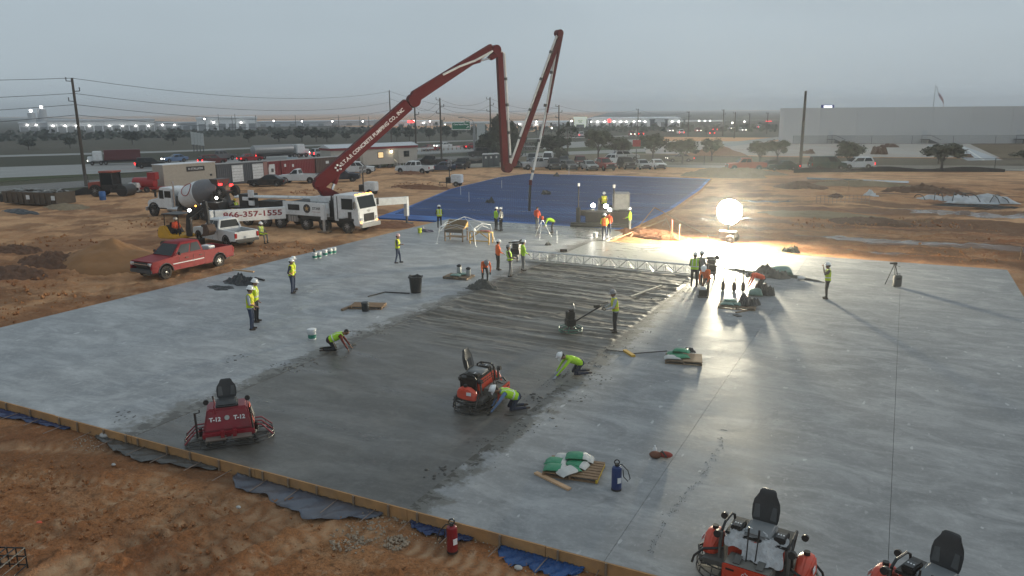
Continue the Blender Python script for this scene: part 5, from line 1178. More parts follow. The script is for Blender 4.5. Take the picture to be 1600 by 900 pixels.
    # concrete line clipped to the outer sections
    vw = Vector((0, 0, CAMH))-(OP(600, 200)+base); off = pn*.42 if pn.dot(vw) > 0 else pn*-.42
    WHP = mat('pipe_white', (.62, .62, .60), .45, var=.15, dirt=.25)
    def pipe(pts, r=.085): MB().tube(pts, r, 8).obj('delivery_line', WHP, t, True)
    pipe([OP(774, 74), OP(788, 84), OP(793, 170), OP(798, 258)], .11); pipe([OP(797, 258), OP(819, 195), OP(866, 66)], .11); pipe([OP(866, 66), OP(872, 50), OP(871, 64), OP(851, 185), OP(829, 285)], .11); pipe([OP(692, 118), OP(735, 100), OP(768, 82)], .06)
    for a_, b_ in (((788, 84), (798, 258)), ((797, 258), (866, 66)), ((871, 64), (829, 285))):
        for f in (.22, .45, .7, .92): p = OP(*a_).lerp(OP(*b_), f); d = (OP(*b_)-OP(*a_)).normalized(); MB().cyl(p-d*.12, p+d*.12, .15, n=8).obj('pipe_coupling', M_('dkgrey'), t)
    MB().tube([OP(829, 284), OP(828, 300), OP(827.5, 318), OP(827, 334)], [.12, .13, .13, .12], 8).obj('end_hose', BK, t, True)
    MB().cyl(OP(829, 281), OP(828.6, 289), .15, n=8).obj('hose_clamp', RD, t)
    # lettering along the first boom section (painted on the face turned to the slab)
    p, q = OP(498, 287), OP(637, 163); d = (q-p).normalized(); up = d.cross(pn).normalized(); up = up if up.z > 0 else -up; face_n = off.normalized()
    xd = d
    lettering('S.T.A.R CONCRETE PUMPING CO., INC', .42, p+(q-p)*.585+face_n*.325, xd, up, M_('white'), s1, bold=.006, fit=(q-p).length*.70)
    c = p+(q-p)*.2+face_n*.325; st = MB()
    for i in range(5): a1 = i*2*math.pi/5; st.box(c+(d*math.cos(a1)+up*math.sin(a1))*.22, (.14, .14, .14), rz=a1)
    st.obj('boom_emblem', M_('white'), s1)
    MB().tube([OP(690, 117)+face_n*.3, OP(716, 104)+face_n*.3, OP(740, 95)+face_n*.3, OP(768, 80)+face_n*.25], .09, 8).obj('delivery_line', WHP, s2, True)
    return t
pump_truck()

# ================================================================== MIXER TRUCK
def mixer():
    p = GD(250, 343); base = Vector((-58.3, 49.4, -.15)); t = thing('mixer_truck', 'white concrete mixer truck backed up to the pump truck', 'mixer truck', base, R(178)); WH = M_('white'); BK = M_('black')
    MB().bb(-5.2, 4.4, -.45, .45, .65, 1.0).obj('chassis', BK, t)
    for x in (3.6, -1.9, -3.3):
        for s in (-1, 1): wheel(t, x, s*1.0, .54, .42 if x < 0 else .34, s, 8)
    cab = MB(); cab.prism([(.9, .85), (.9, 2.62), (1.2, 2.75), (2.55, 2.75), (2.95, 1.75), (2.95, .85)], -1.05, 1.05); cab = cab.obj('cab', WH, t, True, .07)
    hd = MB(); hd.prism([(2.9, .8), (2.9, 1.78), (4.45, 1.45), (4.55, .8), (4.2, .8), (4.05, 1.0), (3.6, 1.18), (3.15, 1.0), (3.05, .8)], -.98, .98); hd.obj('hood', WH, t, True, .08)
    for s in (-1, 1):
        MB().bb(2.0, 2.6, s*1.06-.012, s*1.06+.012, 1.72, 2.5).obj('side_window', GL, cab); MB().bb(1.0, 1.85, s*1.06-.012, s*1.06+.012, 1.85, 2.45).obj('side_window', GL, cab)
        mg = MB(); mg.tube([(3.6+.72*math.cos(a), s*.98, .56+.72*math.sin(a)) for a in [math.pi*i/8 for i in range(9)]], .07, 6); mg.obj('mudguard', BK, t)
        MB().cyl((.3, s*.78, .8), (1.7, s*.78, .8), .3, n=14).obj('fuel_tank', M_('alu'), t, True); MB().box((4.5, s*.8, 1.15), (.08, .25, .2)).obj('headlight', HLM, t); MB().box((2.85, s*1.25, 2.1), (.1, .18, .45)).obj('mirror', BK, t)
        MB().box((1.35, s*1.08, .62), (.5, .2, .05)).obj('step', BK, t)
    MB().plate([(2.93, -.9, 1.82), (2.93, .9, 1.82), (2.6, .85, 2.66), (2.6, -.85, 2.66)], .02).obj('windshield', GL, cab)
    MB().bb(4.5, 4.75, -1.1, 1.1, .5, .85).obj('bumper', M_('alu'), t, bevel=.04); MB().bb(4.53, 4.58, -.55, .55, .9, 1.4).obj('grille', BK, t)
    MB().cyl((.75, .9, 1.0), (.75, .9, 3.3), .09, n=8).obj('exhaust_stack', M_('chrome'), t, True)
    # drum, tilted, in two colours
    m_w = mat('drum_white', (.66, .67, .67), .5, dirt=.35); m_g = mat('drum_grey', (.15, .15, .16), .6, dirt=.3)
    db = MB(); db.T = Matrix.Translation((-2.2, 0, 2.35)) @ Matrix.Rotation(R(14), 4, 'Y')
    prof = [(.35, 2.75), (.8, 2.65), (1.05, 2.0), (1.2, .9), (1.2, .1)]; db.lathe(prof, n=28, axis='x'); dr = db.obj('drum', m_w, t, True)
    db = MB(); db.T = Matrix.Translation((-2.2, 0, 2.35)) @ Matrix.Rotation(R(14), 4, 'Y'); db.lathe([(1.2, .1), (1.19, -.2), (1.0, -1.2), (.62, -2.2), (.55, -2.3)], n=28, axis='x'); db.obj('drum_cone', m_g, dr, True)
    db = MB(); db.T = Matrix.Translation((-2.2, 0, 2.35)) @ Matrix.Rotation(R(14), 4, 'Y')
    db.tube([(.95+.62*math.cos(a), 1.2*math.cos(.52*math.sin(a)+.55)+.015, 1.2*math.sin(.52*math.sin(a)+.55)+.015) for a in [6.283*i/24 for i in range(24)]], .035, 5, closed=True); db.obj('drum_emblem', mat('pin_red', (.3, .02, .02), .5), dr)
    fr_ = MB(); fr_.prism([(-4.8, 1.0), (-4.4, 2.4), (-4.1, 2.4), (-3.9, 1.0)], -.9, .9); fr_.bb(.2, .6, -.8, .8, 1.0, 2.0); fr_.obj('drum_stand', BK, t)
    ho = MB(); ho.loft([[(-4.6, -.35, 2.9), (-4.1, -.35, 2.9), (-4.1, .35, 2.9), (-4.6, .35, 2.9)], [(-4.9, -.75, 3.7), (-3.9, -.75, 3.7), (-3.9, .75, 3.7), (-4.9, .75, 3.7)]]); ho.obj('charge_hopper', M_('dkgrey'), t)
    ch = MB(); ch.tube([(-4.6, 0, 2.2), (-5.2, 0, 1.75), (-5.8, .1, 1.35)], [.35, .3, .26], 10); ch.obj('chute', M_('dkgrey'), t, True)
    for s in (-.8, .8): wheel(t, -5.35, s, .5, .34, 1 if s > 0 else -1, 8).location.z = 2.6
    tb = MB(); tb.bb(-5.4, -4.2, -.7, .7, 2.42, 2.62); tb.cyl((-5.35, -.8, 2.6), (-5.35, .8, 2.6), .09, n=8); tb.obj('tag_axle', BK, t)
    for y, z in ((-.7, 3.1), (.5, 3.25)): MB().box((-5.0, y, z), (.12, .3, .16)).obj('rear_lamp', RED_L, t)
    MB().sph((-4.9, .95, 2.1), .12).obj('work_lamp', WHITE_L, t)
mixer()

# ================================================================== MINI EXCAVATOR, ROLLER
def excavator():
    p = GD(283, 385); t = thing('mini_excavator', 'yellow and black mini excavator with raised arm behind the red pickup', 'excavator', (p.x, p.y, gz(p.x, p.y)), R(8)); Y_, BK = M_('yellow'), M_('black')
    for s in (-1, 1):
        mb = MB(); ol = [(-.95, .12), (-1.05, .3), (-.95, .48), (.95, .48), (1.05, .3), (.95, .12), (.8, 0), (-.8, 0)]; mb.prism(ol, s*.55, s*.92); tr_ = mb.obj('track', mat('rubber_track', (.03, .028, .026), .9, dirt=.6), t, True, .04)
        for x in (-.8, -.3, .25, .8): MB().cyl((x, s*.93, .25), (x, s*.96, .25), .15, n=10).obj('roller', M_('dkgrey'), tr_)
    bd = MB(); bd.box((1.35, 0, .3), (.12, 1.75, .5)); bd.bb(.8, 1.3, -.35, -.25, .2, .3); bd.bb(.8, 1.3, .25, .35, .2, .3); bd.obj('dozer_blade', BK, t)
    MB().cyl((0, 0, .45), (0, 0, .62), .5, n=16).obj('swing_ring', BK, t)
    bo = MB(); bo.prism([(-1.25, .65), (-1.3, 1.0), (-1.15, 1.5), (-.55, 1.6), (-.2, .95), (.75, .9), (.75, .65)], -.8, .8); bo.obj('body', Y_, t, True, .08)
    MB().prism([(-.75, 1.5), (-.5, 1.62), (-.1, .99), (-.2, .97)], -.6, .6).obj('side_cover', BK, t)
    for i in range(3): MB().box((-1.31, -.45, .85+i*.18), (.04, .5, .08)).obj('vent', BK, t)
    cp = MB()
    for x, y in ((-.72, -.62), (-.72, .62), (.55, -.62), (.55, .62)): cp.cyl((x, y, .9), (x*.95, y*.95, 2.35), .035, n=6)
    cp.box((-.08, 0, 2.4), (1.5, 1.4, .07)); cp.obj('canopy', BK, t, bevel=.0)
    MB().bb(-.5, 0, -.28, .28, 1.0, 1.18).obj('seat', BK, t, bevel=.05); MB().box((-.52, 0, 1.45), (.12, .5, .6), ry=-.15).obj('seat_back', BK, t, bevel=.04)
    for s in (-1, 1): MB().cyl((.2, s*.3, .95), (.28, s*.3, 1.35), .02, n=5).obj('lever', BK, t)
    BM = mat('boom_black', (.022, .022, .024), .45, dirt=.2)
    def seg(a, b, h0, h1, wd, nm, par=t):
        a, b = Vector(a), Vector(b); d = (b-a).normalized(); up = d.cross(Vector((0, 1, 0))).normalized(); mb = MB(); r_ = []
        for c, hh in ((a, h0*.8), (a.lerp(b, .25), h0), (a.lerp(b, .7), h1), (b, h1*.7)): r_.append([tuple(c+up*hh/2+Vector((0, s*wd/2, 0))) for s in (-1, 1)]+[tuple(c-up*hh/2+Vector((0, s*wd/2, 0))) for s in (1, -1)])
        mb.loft(r_); return mb.obj(nm, BM, par, True, .015)
    b1 = seg((.85, 0, .8), (1.0, 0, 2.35), .42, .36, .26, 'boom'); seg((.98, 0, 2.25), (2.55, 0, 3.15), .36, .28, .24, 'boom'); st = seg((2.45, 0, 3.35), (2.62, 0, 1.75), .34, .24, .2, 'stick')
    MB().cyl((2.1, 0, 3.15), (2.6, 0, 2.5), .06, n=8).obj('ram', CHR, t)
    MB().cyl((.75, .0, 1.0), (1.15, 0, 2.0), .06, n=8).obj('ram', CHR, t)
    bk = MB(); ol = [(2.4, 1.75), (2.8, 1.7), (2.95, 1.3), (2.75, .95), (2.1, .85), (2.35, 1.1), (2.4, 1.45)]; bk.prism(ol, -.38, .38); bk.obj('bucket', mat('rust', (.075, .045, .032), .8, dirt=.4), t, True, .02)
    MB().sph((.9, .2, 2.62), .12).obj('work_lamp', WHITE_L, t); MB().sph((1.65, 0, 2.98), .06).obj('beacon', AMB_L, t)
    return t
EXC = excavator()
def roller():
    p = GD(180, 306); t = thing('soil_roller', 'orange topped single drum roller parked by the far left fence', 'roller', (p.x, p.y, gz(p.x, p.y)), YAW+R(-6)); BK = M_('black'); OR = mat('roller_orange', (.30, .05, .025), .5, dirt=.3)
    MB().cyl((1.5, -1.0, .68), (1.5, 1.0, .68), .68, n=24).obj('drum', mat('drum_steel', (.04, .04, .04), .5, .3), t, True, .03)
    dr = MB(); 
    for s in (-1.12, 1.12): dr.bb(.3, 2.3, s-.06, s+.06, .5, .85)
    dr.bb(.2, .5, -1.15, 1.15, .5, .9); dr.obj('drum_frame', BK, t)
    for s in (-1, 1): wheel(t, -1.75, s*.85, .7, .5, s, 8)
    MB().prism([(-2.7, .75), (-2.75, 1.6), (-1.1, 1.75), (-1.1, .75)], -.8, .8).obj('engine_hood', OR, t, True, .08)
    cb = MB(); cb.bb(-1.1, .45, -.85, .85, .7, 1.35); 
    for x in (-1.05, .4):
        for y in (-.8, .8): cb.bb(x-.05, x+.05, y-.05, y+.05, 1.3, 2.75)
    cb.obj('cab_frame', BK, t); MB().bb(-1.2, .55, -.9, .9, 2.75, 2.92).obj('cab_roof', OR, t, bevel=.04); MB().bb(-1.0, .36, -.78, .78, 1.35, 2.72).obj('cab_glass', GL, t)
    MB().bb(.5, .56, -1.1, -.95, 2.0, 2.5).obj('mirror', BK, t)
roller()
# ================================================================== CONTAINERS, OFFICE, SITE STORAGE
def corrugated(x0, x1, y, z0, z1, s, pitch=.3, dep=.035):
    pts = []; x = x0; k = 0
    while x < x1-1e-6: pts += [(x, y+s*dep*(k % 2)), (min(x1, x+pitch*.35), y+s*dep*(k % 2))]; x += pitch*.5; k += 1
    return pts
def container(pa, pb, z, label, m, W=2.44, Hh=2.6, txt=None, name='shipping_container', doors=False):
    d = pb-pa; L_ = d.length; t = thing(name, label, 'container', (pa.x, pa.y, z), math.atan2(d.y, d.x), 'site containers')
    mb = MB(); poly = corrugated(.1, L_-.1, .03, 0, 0, 1)+list(reversed(corrugated(.1, L_-.1, W-.03, 0, 0, -1))); mb.prism(poly, .16, Hh-.12, axis='z'); mb.obj('wall', m, t)
    f = MB(); 
    for x in (.06, L_-.06):
        for y in (.06, W-.06): f.box((x, y, Hh/2), (.13, .13, Hh))
    for y in (.05, W-.05): f.box((L_/2, y, .08), (L_-.26, .1, .16)); f.box((L_/2, y, Hh-.06), (L_-.26, .1, .12))
    f.obj('frame', m, t); MB().bb(.02, L_-.02, .02, W-.02, Hh-.02, Hh+.02).obj('roof', mat('cont_roof', (.30, .28, .26), .7, dirt=.3), t)
    return t, L_
CRED = mat('container_red', (.20, .012, .018), .5, dirt=.2); CBR = mat('container_brown', (.085, .05, .04), .6, dirt=.3); CTAN = mat('container_tan', (.40, .36, .30), .6, dirt=.2)
def Gd(px, py): p = GD(px, py); p.z = 0; return p
a, b = Gd(383, 285.5), Gd(447, 279.5); t, L_ = container(a, a+(b-a).normalized()*6.1, -.12, 'red shipping container with white storage company lettering', CRED)
lettering('SmartBox', .78, (2.0, -.04, 1.75), (1, 0, 0), (0, 0, 1), M_('white'), t, bold=.012); MB().bb(.9, 3.4, -.03, -.01, 1.12, 1.26).obj('print_line', M_('white'), t); MB().bb(.9, 3.7, -.03, -.01, .56, .64).obj('print_line', M_('white'), t); MB().bb(.15, .8, -.03, -.01, .4, 1.3).obj('decal', M_('yellow'), t)
MB().prism([(3.9, 1.2), (4.2, 2.2), (5.1, 2.2), (5.1, .4), (4.2, .4)], -.05, -.02).obj('label_panel', M_('white'), t); MB().bb(4.45, 4.85, -.07, -.052, 1.1, 1.6).obj('logo', M_('dkgrey'), t)
dr = (b-a).normalized(); c0 = a+dr*6.3
t, L_ = container(c0, c0+dr*6.1, -.12, 'plain red shipping container next to the brown one', CRED); MB().bb(.5, .8, -.03, .0, 1.7, 2.1).obj('placard', M_('white'), t); MB().bb(1.9, 2.2, -.03, 0, 1.6, 2.0).obj('placard', M_('white'), t)
c1 = c0+dr*6.35; t, L_ = container(c1, c1+dr*9., -.12, 'brown shipping container behind the white single cab pickup', CBR)
for x in (2.2, 7.8): MB().bb(x-.3, x+.3, -.03, -.01, 1.7, 2.1).obj('placard', M_('white'), t)
a, b = Gd(258, 298.5), Gd(381, 291)
tr_a = a; dd = (Gd(318, 293)-a).normalized()
t = thing('storage_trailer', 'tan box trailer with black company sign behind the mixer truck', 'trailer', (a.x, a.y, -.12), math.atan2(dd.y, dd.x))
MB().bb(0, 7.2, 0, 2.5, .35, 3.1).obj('box', CTAN, t, bevel=.02); MB().bb(-.05, 7.25, -.05, 2.55, 3.1, 3.18).obj('roof', M_('white'), t); MB().bb(3.1, 5.6, -.05, -.02, 2.15, 2.75).obj('sign', M_('black'), t); lettering('N STALLION', .36, (4.35, -.06, 2.45), (1, 0, 0), (0, 0, 1), M_('white'), t, bold=.006); MB().bb(6.3, 6.6, -.05, -.0, 1.4, 1.65).obj('latch', M_('black'), t); MB().bb(.5, 6.8, .3, 2.2, 0, .36).obj('skid', M_('black'), t)
a2 = a+dd*7.6+Vector((-dd.y, dd.x, 0))*.4
t, L_ = container(a2, a2+dd*7.8, -.12, 'open grey shipping container with its rolled doors up beside the tan trailer', mat('container_grey', (.075, .08, .09), .6), Hh=2.75)
for x in (2.2, 5.4): f_ = MB().bb(x, x+1.7, -.06, -.02, .3, 2.5).obj('roll_door', M_('white'), t); [MB().bb(x+.02, x+1.68, -.075, -.061, .5+i*.38, .53+i*.38).obj('door_rib', M_('grey'), f_) for i in range(6)]
PK_ = mat('door_pink', (.32, .16, .14), .6, dirt=.3); MB().bb(7.15, 7.8, -.09, -.07, .1, 2.7).obj('side_door', PK_, t); MB().bb(7.9, 7.95, -.1, 1.1, .1, 2.7).obj('open_door', PK_, t)
def office():
    a = Gd(518, 268); b = Gd(656, 259.5); d = (b-a).normalized(); L_ = 16.5; t = thing('office_trailer', 'long pale office trailer with red eaves and lit windows', 'office trailer', (a.x, a.y, -.12), math.atan2(d.y, d.x)); W = 3.7
    SD = mat('siding', (.42, .40, .36), .7, var=.05, scale=1); RE = mat('eave_red', (.20, .015, .02), .5)
    MB().bb(.05, L_, 0, W, .65, 3.25).obj('wall', SD, t); 
    for i in range(8): MB().box((1+i*2., .3, .32), (.4, .4, .64)).obj('pier', M_('dkgrey'), t)
    MB().bb(-.1, L_+.1, -.18, W+.1, 3.25, 3.62).obj('eave', RE, t); mb = MB(); mb.prism([(-.25, 3.62), (W+.2, 3.62), (W/2, 4.15)], -.2, L_+.2, axis='x'); mb.obj('roof', mat('roof_metal', (.55, .56, .57), .45, .2), t)
    LIT = emis('lit_window', (1, .72, .35), .75)
    for x, m_ in ((3.3, LIT), (9.2, LIT), (14.3, GL)):
        w_ = MB().bb(x-.55, x+.55, -.05, 0, 1.7, 2.75).obj('window', M_('dkgrey'), t); MB().bb(x-.46, x+.46, -.075, -.052, 1.8, 2.65).obj('pane', m_, w_); MB().bb(x-.46, x+.46, -.09, -.076, 2.2, 2.24).obj('glazing_bar', M_('dkgrey'), w_)
    for x in (5.3, 12.2):
        d_ = MB().bb(x-.5, x+.5, -.04, 0, .75, 2.9).obj('door', mat('door_tan', (.3, .29, .25), .6), t); MB().box((x+.36, -.07, 1.8), (.06, .06, .12)).obj('handle', CHR, d_)
        st = MB(); 
        for i in range(4): st.bb(x-.6, x+.6, -.5-i*.28, -.2-i*.28, .5-i*.16, .56-i*.16)
        for s in (-.6, .6): st.tube([(x+s, -.2, .1), (x+s, -.2, 1.5), (x+s, -1.3, .95), (x+s, -1.3, 0)], .035, 5)
        st.obj('steps', M_('alu'), t)
    for x in (4.4, 11.2): o = MB().bb(x-.1, x+.1, -.18, 0, 2.72, 2.95).obj('lamp_bracket', M_('dkgrey'), t); MB().sph((x, -.22, 2.7), .17).obj('lamp', WARM_L, o)
    return t
office()
for i in range(3):
    p = Gd(759+i*8.2, 261.5-i*.5); t = thing('portable_toilet', ['dark grey portable toilet at the left end of three with its door open', 'middle one of the three dark grey portable toilets', 'right hand one of the three portable toilets near the boom joint'][i], 'portable toilet', (p.x, p.y, -.1), YAW+.1, 'portable toilets'); PG = mat('toilet_grey', (.05, .065, .075), .5)
    MB().bb(-.55, .55, -.55, .55, .05, 2.1).obj('cabin', PG, t, bevel=.03); MB().prism([(-.58, 2.1), (.58, 2.1), (.4, 2.28), (-.4, 2.28)], -.58, .58).obj('roof', M_('white'), t, bevel=.03); d_ = MB().bb(-.38, .38, -.585, -.551, .15, 1.95).obj('door', mat('toilet_door', (.075, .095, .105), .5), t); MB().bb(-.12, .12, -.6, -.587, 1.45, 1.8).obj('notice', M_('white'), d_); MB().box((0, 0, .04), (1.2, 1.2, .08)).obj('skid', M_('black'), t)
def light_tower(px, py, label, rz):
    p = Gd(px, py); t = thing('light_tower', label, 'light tower', (p.x, p.y, gz(p.x, p.y)), rz, 'unlit light towers'); WH, BK = M_('white'), M_('black')
    MB().bb(-.2, 1.15, -.55, .55, .45, 1.5).obj('generator', WH, t, True, .08); MB().bb(-.9, -.2, -.5, .5, .4, 1.15).obj('mast_base', BK, t, bevel=.03)
    for s in (-1, 1): wheel(t, .55, s*.68, .34, .2, s)
    mb = MB(); mb.cyl((-.55, 0, .6), (-.55, 0, 2.7), .07, n=8); mb.cyl((-.55, 0, 2.4), (-.55, 0, 3.1), .05, n=8); mb.obj('mast', BK, t)
    for y in (-.45, .45):
        for z in (2.65, 3.1): MB().box((-.5, y, z), (.18, .5, .34), ry=.2).obj('floodlight', M_('grey'), t, bevel=.03)
    mb = MB(); mb.bb(-2.0, -.9, -.05, .05, .42, .5); mb.cyl((-1.9, 0, 0), (-1.9, 0, .5), .04, n=6)
    for s in (-1, 1): mb.bb(-.6, -.5, s*.5-.05, s*1.0+.05, .42, .5); mb.cyl((-.55, s*1.05, 0), (-.55, s*1.05, .55), .04, n=6)
    mb.obj('drawbar', BK, t)
light_tower(575, 304, 'white unlit light tower on a trailer just right of the boom foot', R(8)); light_tower(709, 291, 'white unlit light tower on a trailer beside the blue sheet', R(10))
def dumpster():
    a, b = Gd(8, 320), Gd(66, 322.5); d = (b-a).normalized(); t = thing('dumpster', 'brown open roll off dumpster heaped with scrap at the far left', 'dumpster', (a.x, a.y, gz(a.x, a.y)), math.atan2(d.y, d.x)); m = mat('dumpster_brown', (.085, .065, .045), .6, dirt=.3); L_ = 7.2
    mb = MB()
    for y in (0, 2.3): mb.loft([[(.1, y, .25), (L_-.1, y, .25), (L_-.1, y+.1, .25), (.1, y+.1, .25)], [(-.2, y-.1, 1.45), (L_+.2, y-.1, 1.45), (L_+.2, y+.05, 1.45), (-.2, y+.05, 1.45)]])
    mb.bb(0, L_, 0, 2.4, .2, .3); mb.bb(-.15, 0, 0, 2.4, .25, 1.45); mb.bb(L_, L_+.15, 0, 2.4, .25, 1.45); mb.obj('bin', m, t)
    for i in range(9): MB().box((.5+i*.78, -.1, .8), (.09, .1, 1.1)).obj('rib', m, t)
    for x in (3.4, L_-.3): MB().bb(x, x+.5, -.17, -.15, .7, 1.15).obj('label_plate', M_('white'), t)
    rg = random.Random(4); sc = MB()
    for _ in range(60): sc.box((rg.uniform(.3, L_-.3), rg.uniform(.3, 2.1), rg.uniform(1.2, 1.6)), (rg.uniform(.2, 1.2), rg.uniform(.1, .4), rg.uniform(.02, .1)), rz=rg.uniform(0, 3), rx=rg.uniform(-.4, .4), ry=rg.uniform(-.4, .4))
    o = sc.obj('scrap', mat('scrap', (.22, .22, .21), .8, var=.5, scale=2), t); o['kind'] = 'stuff'
dumpster()
p = Gd(161, 313); t = thing('blue_barrel', 'small blue plastic drum standing in front of the roller', 'barrel', (p.x, p.y, gz(p.x, p.y)), .2); MB().lathe([(.3, 0), (.34, .1), (.34, .45), (.36, .5), (.34, .55), (.34, .9), (.28, 1.0)], n=14).obj('drum', mat('barrel_blue', (.03, .11, .3), .5), t, True); MB().cyl((.12, 0, 1.), (.12, 0, 1.03), .05, n=8).obj('bung', M_('black'), t)
p = Gd(212, 301); t = thing('liquid_tote', 'white caged liquid tote between the roller and the red tank trailer', 'tote', (p.x, p.y, gz(p.x, p.y)), YAW-.1); MB().bb(-.6, .6, -.5, .5, .16, 1.2).obj('tank', M_('white'), t, True, .06); MB().bb(-.62, .62, -.52, .52, 0, .14).obj('pallet', M_('dkgrey'), t); cg = MB()
for i in range(7): cg.cyl((-.6+i*.2, -.53, .15), (-.6+i*.2, -.53, 1.2), .014, n=4)
for i in range(5): cg.cyl((-.6, -.53, .2+i*.24), (.6, -.53, .2+i*.24), .014, n=4)
cg.obj('cage', M_('steel'), t); MB().cyl((0, 0, 1.2), (0, 0, 1.3), .14, n=10).obj('cap', M_('black'), t)
p = Gd(233, 300); t = thing('tank_trailer', 'red fuel tank trailer with a square pump box', 'tank trailer', (p.x, p.y, gz(p.x, p.y)), YAW-.05); RT = mat('tank_red', (.33, .015, .02), .4, dirt=.2); MB().lathe([(.3, -1.5), (.62, -1.4), (.65, -1.2), (.65, 1.), (.62, 1.2), (.3, 1.3)], (-.3, 0, 1.15), 16, 0, 'x').obj('tank', RT, t, True); MB().bb(.2, 1.2, -.5, .5, 1.5, 2.4).obj('pump_box', RT, t, bevel=.03); MB().bb(-2.3, 2.4, -.8, .8, .4, .62).obj('frame', RT, t)
for s in (-1, 1): wheel(t, .2, s*.85, .36, .22, s)
# ================================================================== PEOPLE
SKINM = mat('skin', (.26, .14, .09), .6, var=.1); BOOTM = mat('boots', (.06, .045, .035), .8); HAIRM = mat('hair', (.02, .014, .01), .8); REFL = mat('reflective', (.60, .60, .56), .35, var=.05)
CL = dict(lime=(.36, .62, .02), vestyel=(.50, .62, .015), orange=(.75, .13, .015), redor=(.68, .09, .035), jeans=(.03, .045, .085), dark=(.016, .017, .02), blackp=(.012, .012, .013), grey=(.16, .165, .17), lgrey=(.36, .38, .42), navy=(.018, .024, .045), red=(.16, .022, .015), brown=(.075, .055, .04), tanp=(.13, .10, .07), blue=(.12, .19, .33), camo=(.07, .075, .055))
def cloth(k): return mat('cloth_'+k, CL[k], .85, var=.22, scale=9, bump=.4, bscale=14)
HATS = dict(w=mat('hat_white', (.78, .78, .77), .3, var=.04), y=mat('hat_yellow', (.72, .45, .02), .3, var=.04), g=mat('hat_grey', (.22, .22, .23), .35, var=.05), p=mat('hat_pink', (.62, .42, .40), .35))
def V3(*a): return Vector(a)
def hand_mesh(m):
    mb = MB(); mb.loft([[(.0, -.03, -.014), (.0, .03, -.014), (.0, .03, .014), (.0, -.03, .014)], [(.05, -.042, -.016), (.05, .042, -.016), (.05, .042, .016), (.05, -.042, .016)], [(.10, -.042, -.013), (.10, .042, -.013), (.10, .042, .013), (.10, -.042, .013)]])
    for y, l in ((-.033, .07), (-.011, .085), (.011, .08), (.033, .062)): mb.tube([(.095, y, 0), (.095+l*.5, y*1.1, -.008), (.095+l*.82, y*1.12, -.028), (.095+l*.9, y*1.1, -.05)], [.0105, .010, .009, .007], 5)
    mb.tube([(.02, .035, -.004), (.05, .066, -.014), (.082, .078, -.03)], [.013, .012, .008], 5)
    return mb.mesh('hand', [m], True)
HANDS = {}
def hat_mesh():
    mb = MB(); mb.lathe([(.15, .0), (.155, .012), (.128, .02), (.126, .06), (.108, .105), (.07, .135), (.02, .146)], n=16); mb.box((.02, 0, .125), (.2, .035, .035)); mb.box((.14, 0, .01), (.09, .17, .014), ry=.12)
    return mb
HATME = {k: hat_mesh().mesh('hard_hat', [m], True, 0) for k, m in HATS.items()}
EYE = MB().sph((0, 0, 0), .013, 0, 6, 4).mesh('eye', [M_('black')], True)
# joint sets: facing +x. keys: pel che neck head, sL sR eL eR hL hR, hipL hipR kL kR aL aR (y>0 is the left side)
def stand(arms='down', step=.0, lean=0.):
    J = dict(pel=V3(0, 0, .96), che=V3(.02+lean*.6, 0, 1.32), neck=V3(.01+lean, 0, 1.50), head=V3(.04+lean*1.15, 0, 1.655), hipL=V3(0, .1, .93), hipR=V3(0, -.1, .93), kL=V3(.03+step*.35, .12, .50), kR=V3(.03-step*.25, -.12, .50), aL=V3(step*.55, .13, .09), aR=V3(-step*.55, -.13, .09+abs(step)*.05))
    sh = lambda s: V3(.0+lean*.9, s*.195, 1.43)
    J['sL'], J['sR'] = sh(1), sh(-1); l = lean
    A = dict(down=((-.03, .26, 1.14), (.05, .27, .90)), hips=((-.08, .40, 1.16), (.06, .22, 1.02)), fold=((.04, .27, 1.14), (.24, .06, 1.16)), front=((.05, .27, 1.13), (.26, .16, 1.02)), camera=((.16, .27, 1.28), (.24, .07, 1.56)), push=((.10, .28, 1.15), (.36, .2, 1.06)), phone=((.06, .26, 1.15), (.26, .1, 1.22)))
    for s, k in ((1, 'L'), (-1, 'R')):
        e, h = A[arms] if isinstance(arms, str) else A[arms[0 if s > 0 else 1]]
        J['e'+k] = V3(e[0]+l, s*e[1], e[2]); J['h'+k] = V3(h[0]+l, s*h[1], h[2])
    return J
def bend(depth=.8, reach=.35, twist=0.):
    "feet planted, back bent forward, arms down to the ground"
    J = stand(); c, s = math.cos(depth), math.sin(depth); pel = V3(-.12, 0, .92); J['pel'] = pel; J['hipL'] = V3(-.12, .1, .89); J['hipR'] = V3(-.12, -.1, .89)
    up = V3(s, 0, c); fw = V3(c, 0, -s); J['che'] = pel+up*.36; J['neck'] = pel+up*.54; J['head'] = pel+up*.66+fw*.10+V3(.02, 0, .03)
    for k, q in (('L', 1), ('R', -1)):
        J['s'+k] = pel+up*.48+V3(0, q*.19, 0); J['e'+k] = J['s'+k]+V3(.08+reach*.2, q*.06, -.27); J['h'+k] = J['e'+k]+V3(.06+reach*.25, -q*.04, -.24); J['k'+k] = V3(.04, q*.14, .5)
    return J
